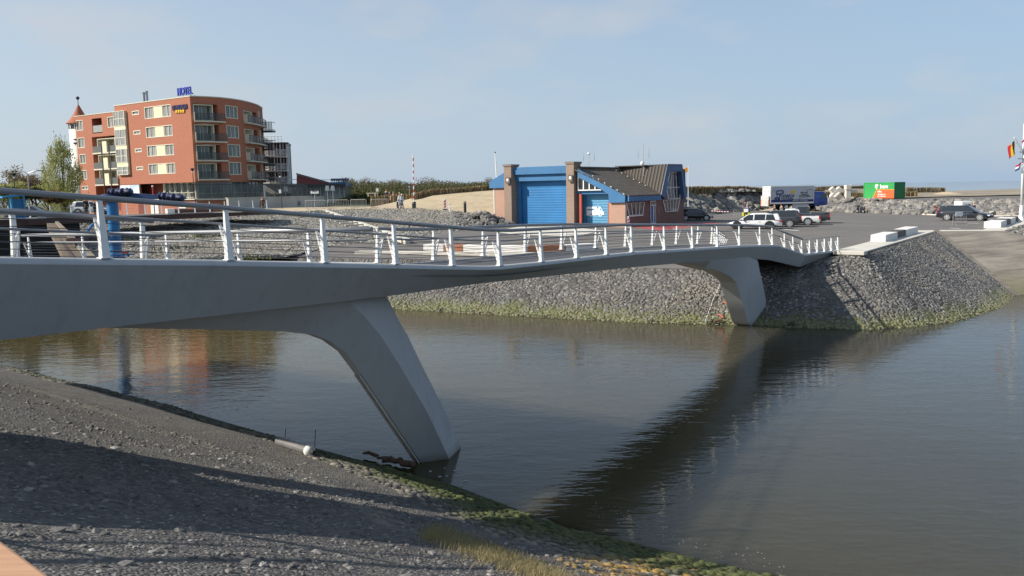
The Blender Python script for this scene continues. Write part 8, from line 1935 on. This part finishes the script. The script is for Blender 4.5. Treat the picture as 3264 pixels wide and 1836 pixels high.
# ---- street lamps
def lamp_head(p, d, t): mb = MB(); mb.box(p, (.75, .28, .12), math.atan2(d[1], d[0])); bevel(mb.build('lamp_head', M_DKMET, t), .04)
Y = 98; a, b = D(92, 640, Y), D(89, 553, Y); t = thing('street_lamp', 'double armed street lamp left of the willow tree', 'street lamp', (a.x, Y, a.z)); mb = MB(); mb.tube([a - Vector((0, 0, 2)), b], [.1, .07], 8); mb.build('pole', M_GALV, t)
for x, y in ((48, 545), (128, 544)): q = D(x, y, Y); mb = MB(); mb.tube([b, b.lerp(q, .5) + Vector((0, 0, .12)), q], .045, 6); mb.build('arm', M_GALV, t); lamp_head(q, (1, 0), t)
for px0, py0, px1, py1, Y, lb in ((49, 640, 44, 553, 92, 'slim dark floodlight column at the far left beside the double lamp'), (623, 640, 613, 538, 108, 'slim dark lamp column standing at the hotel corner'), (898, 640, 892, 552, 108, 'slim lamp column with a small white sign by the terrace wall')):
    a, b = D(px0, py0, Y), D(px1, py1, Y); t = thing('lamp_column', lb, 'street lamp', (a.x, Y, a.z - 1), 0, 'slim dark lamp columns'); mb = MB(); mb.tube([a - Vector((0, 0, 1.5)), b], [.07, .045], 8); mb.build('pole', M_DKMET, t)
    mb = MB(); mb.lathe([(.10, -.28), (.26, -.04), (.26, .02), (.08, .1)], 12, b); mb.build('lamp_shade', M_DKMET, t); mb = MB(); mb.lathe([(.09, -.55), (.13, -.36)], 10, b); mb.build('lamp_glass', M_RWHT, t)
    if px0 == 898: q = D(892.5, 610, Y - .1); mb = MB(); mb.box(q, (.3, .03, .48)); mb.build('sign_plate', M_RWHT, t)
a, b = D(494, 684, 88), D(486, 594, 88); t = thing('marker_pole', 'thin red pole with pale tip in front of the hotel ground floor', 'pole', a); mb = MB(); mb.tube([a - Vector((0, 0, .8)), a.lerp(b, .55)], .05, 6); mb.build('pole', M_DKMET, t); mb = MB(); mb.tube([a.lerp(b, .55), b], .07, 6); mb.build('red_top', M_RRED, t); mb = MB(); mb.ell(b, (.1, .1, .12)); mb.build('tip', M_RWHT, t)
# ================================================================= SMALL THINGS ON THE BANKS
def on_bank(px, py):
    r = ray(px, py); 
    for st in range(400):
        y = 6 + st * .08; q = r * (y / r.y) + Vector((0, 0, CAMZ)); dmin = min((Vector((q.x, q.y)) - NWv[i].lerp(NWv[i + 1], k / 12)).length for i in range(2, 8) for k in range(12))
        if q.z <= nearz(dmin * .985): return q
    return G(px, py, WZ)
a, b = on_bank(890, 1420), on_bank(985, 1452); a.z += .14; b.z += .14; d = (b - a).normalized()
t = thing('drain_pipe', 'dark grey pipe with a white wrapped end lying on the near bank', 'pipe', a)
mb = MB(); mb.tube([a, b], .135, 18, cap=True); mb.build('pipe', mat('pipe_grey', (.16, .155, .15), .45, 0, .2, 4), t, smooth=False)
mb = MB(); mb.tube([b - d * .03, b + d * .07, b + d * .16], [.155, .17, .09], 12); mb.build('wrapped_end', mat('white_wrap', (.72, .71, .68), .7, 0, .1, 8, .4, 12), t, smooth=True); mb = MB(); mb.tube([b + d * .16, b + d * .28], [.07, .06], 10); mb.build('nozzle', M_TRIM, t)
for px, py0, py1, lb in ((905, 1398, 1366, 'thin steel rod standing left of the pipe by the waterline'), (1000, 1432, 1370, 'thin steel rod standing beside the white end of the pipe')):
    a = on_bank(px, py0); tp = D(px + 6, py1, a.y); mb = MB(); mb.tube([a - Vector((0, 0, .2)), tp], .011, 5); tag(mb.build('steel_rod', M_DKMET), lb, 'rod', 'steel rods by the pipe')
M_DRIFT = mat('driftwood', (.10, .06, .04), .95, 0, .35, 8, .6, 20)
for (x0, y0, x1, y1, r, lb) in [(1165, 1452, 1262, 1473, .05, 'long dark driftwood branch at the water edge left of the near bridge leg'), (1228, 1470, 1322, 1488, .09, 'thick dark seaweed covered log at the foot of the near bridge leg')]:
    a, b = on_bank(x0, y0), on_bank(x1, y1); pts = [a.lerp(b, k / 8) + Vector((random.gauss(0, .05), random.gauss(0, .05), .03 + random.random() * .06)) for k in range(9)]; mb = MB(); mb.tube(pts, [r * random.uniform(.6, 1.2) for _ in pts], 7); tag(mb.build('driftwood', M_DRIFT, smooth=True), lb, 'driftwood')
# scraps of foam on the water
mb = MB()
def foam_at(px, py, r):
    p = G(px, py, WZ + .012); k = 7; mb.add([p + Vector((cos(2 * pi * q / k) * r * random.uniform(.5, 1.2), sin(2 * pi * q / k) * r * random.uniform(.5, 1.2), 0)) for q in range(k)], [tuple(range(k))])
for px, py in ((1372, 1502), (1402, 1519), (1418, 1492), (1450, 1500), (1480, 1534), (1488, 1532), (1470, 1548), (1425, 1517), (1455, 1505)): foam_at(px, py, random.uniform(.03, .07))
for k in range(230):
    u = random.random(); px = 1880 + u * 640 + random.gauss(0, 25); py = 1632 + u * 185 + random.gauss(0, 14) - (18 if u < .3 else 0)
    if random.random() < .55 + .45 * sin(u * 19): foam_at(px, py, random.uniform(.005, .017))
struct(mb.build('foam_flecks', mat('foam', (.42, .45, .48), .6, 0, .05), fix=False), 'stuff')
# wreckage on the far bank
fb_ = bpy.data.objects['far_bank']; bv2 = BVHTree.FromPolygons([v.co for v in fb_.data.vertices], [p.vertices for p in fb_.data.polygons])
def on_far(x, y):
    px, py = zc(x, y); h = bv2.ray_cast(Vector((0, 0, CAMZ)), ray(px, py).normalized()); return h[0] if h[0] is not None else G(px, py, -2.5)
pts = [on_far(x, y) + Vector((0, 0, .16)) for x, y in ((1000, 825), (945, 822), (925, 880), (885, 960), (850, 1060), (820, 1140), (790, 1215))]; mb = MB()
for i in range(len(pts) - 1):
    for k in range(6):
        if k % 3 != 2: mb.tube([pts[i].lerp(pts[i + 1], k / 6), pts[i].lerp(pts[i + 1], (k + 1) / 6)], .018, 5)
tag(mb.build('rope_line', M_RWHT), 'broken white rope line running down the stones left of the far bridge leg', 'rope')
for (x0, y0, x1, y1, m, lb) in [(935, 1128, 985, 1165, mat('faded_red_wood', (.34, .10, .055), .8, 0, .2, 4), 'faded red plank on the stones just left of the far bridge leg'), (985, 1000, 1040, 1035, MATS['faded_red_wood'], 'short brownish red plank higher up beside the far bridge leg'), (890, 1205, 975, 1190, M_DRIFT, 'dark driftwood branch at the waterline left of the far bridge leg'), (1000, 970, 1085, 935, M_DRIFT, 'dark branch on the stones beside the upper far bridge leg')]:
    a, b = on_far(x0, y0) + Vector((0, 0, .15)), on_far(x1, y1) + Vector((0, 0, .15)); mb = MB(); mb.tube([a, a.lerp(b, .5) + Vector((0, 0, .03)), b], .06, 5); tag(mb.build('plank' if 'plank' in lb else 'driftwood', m), lb, 'plank' if 'plank' in lb else 'driftwood')
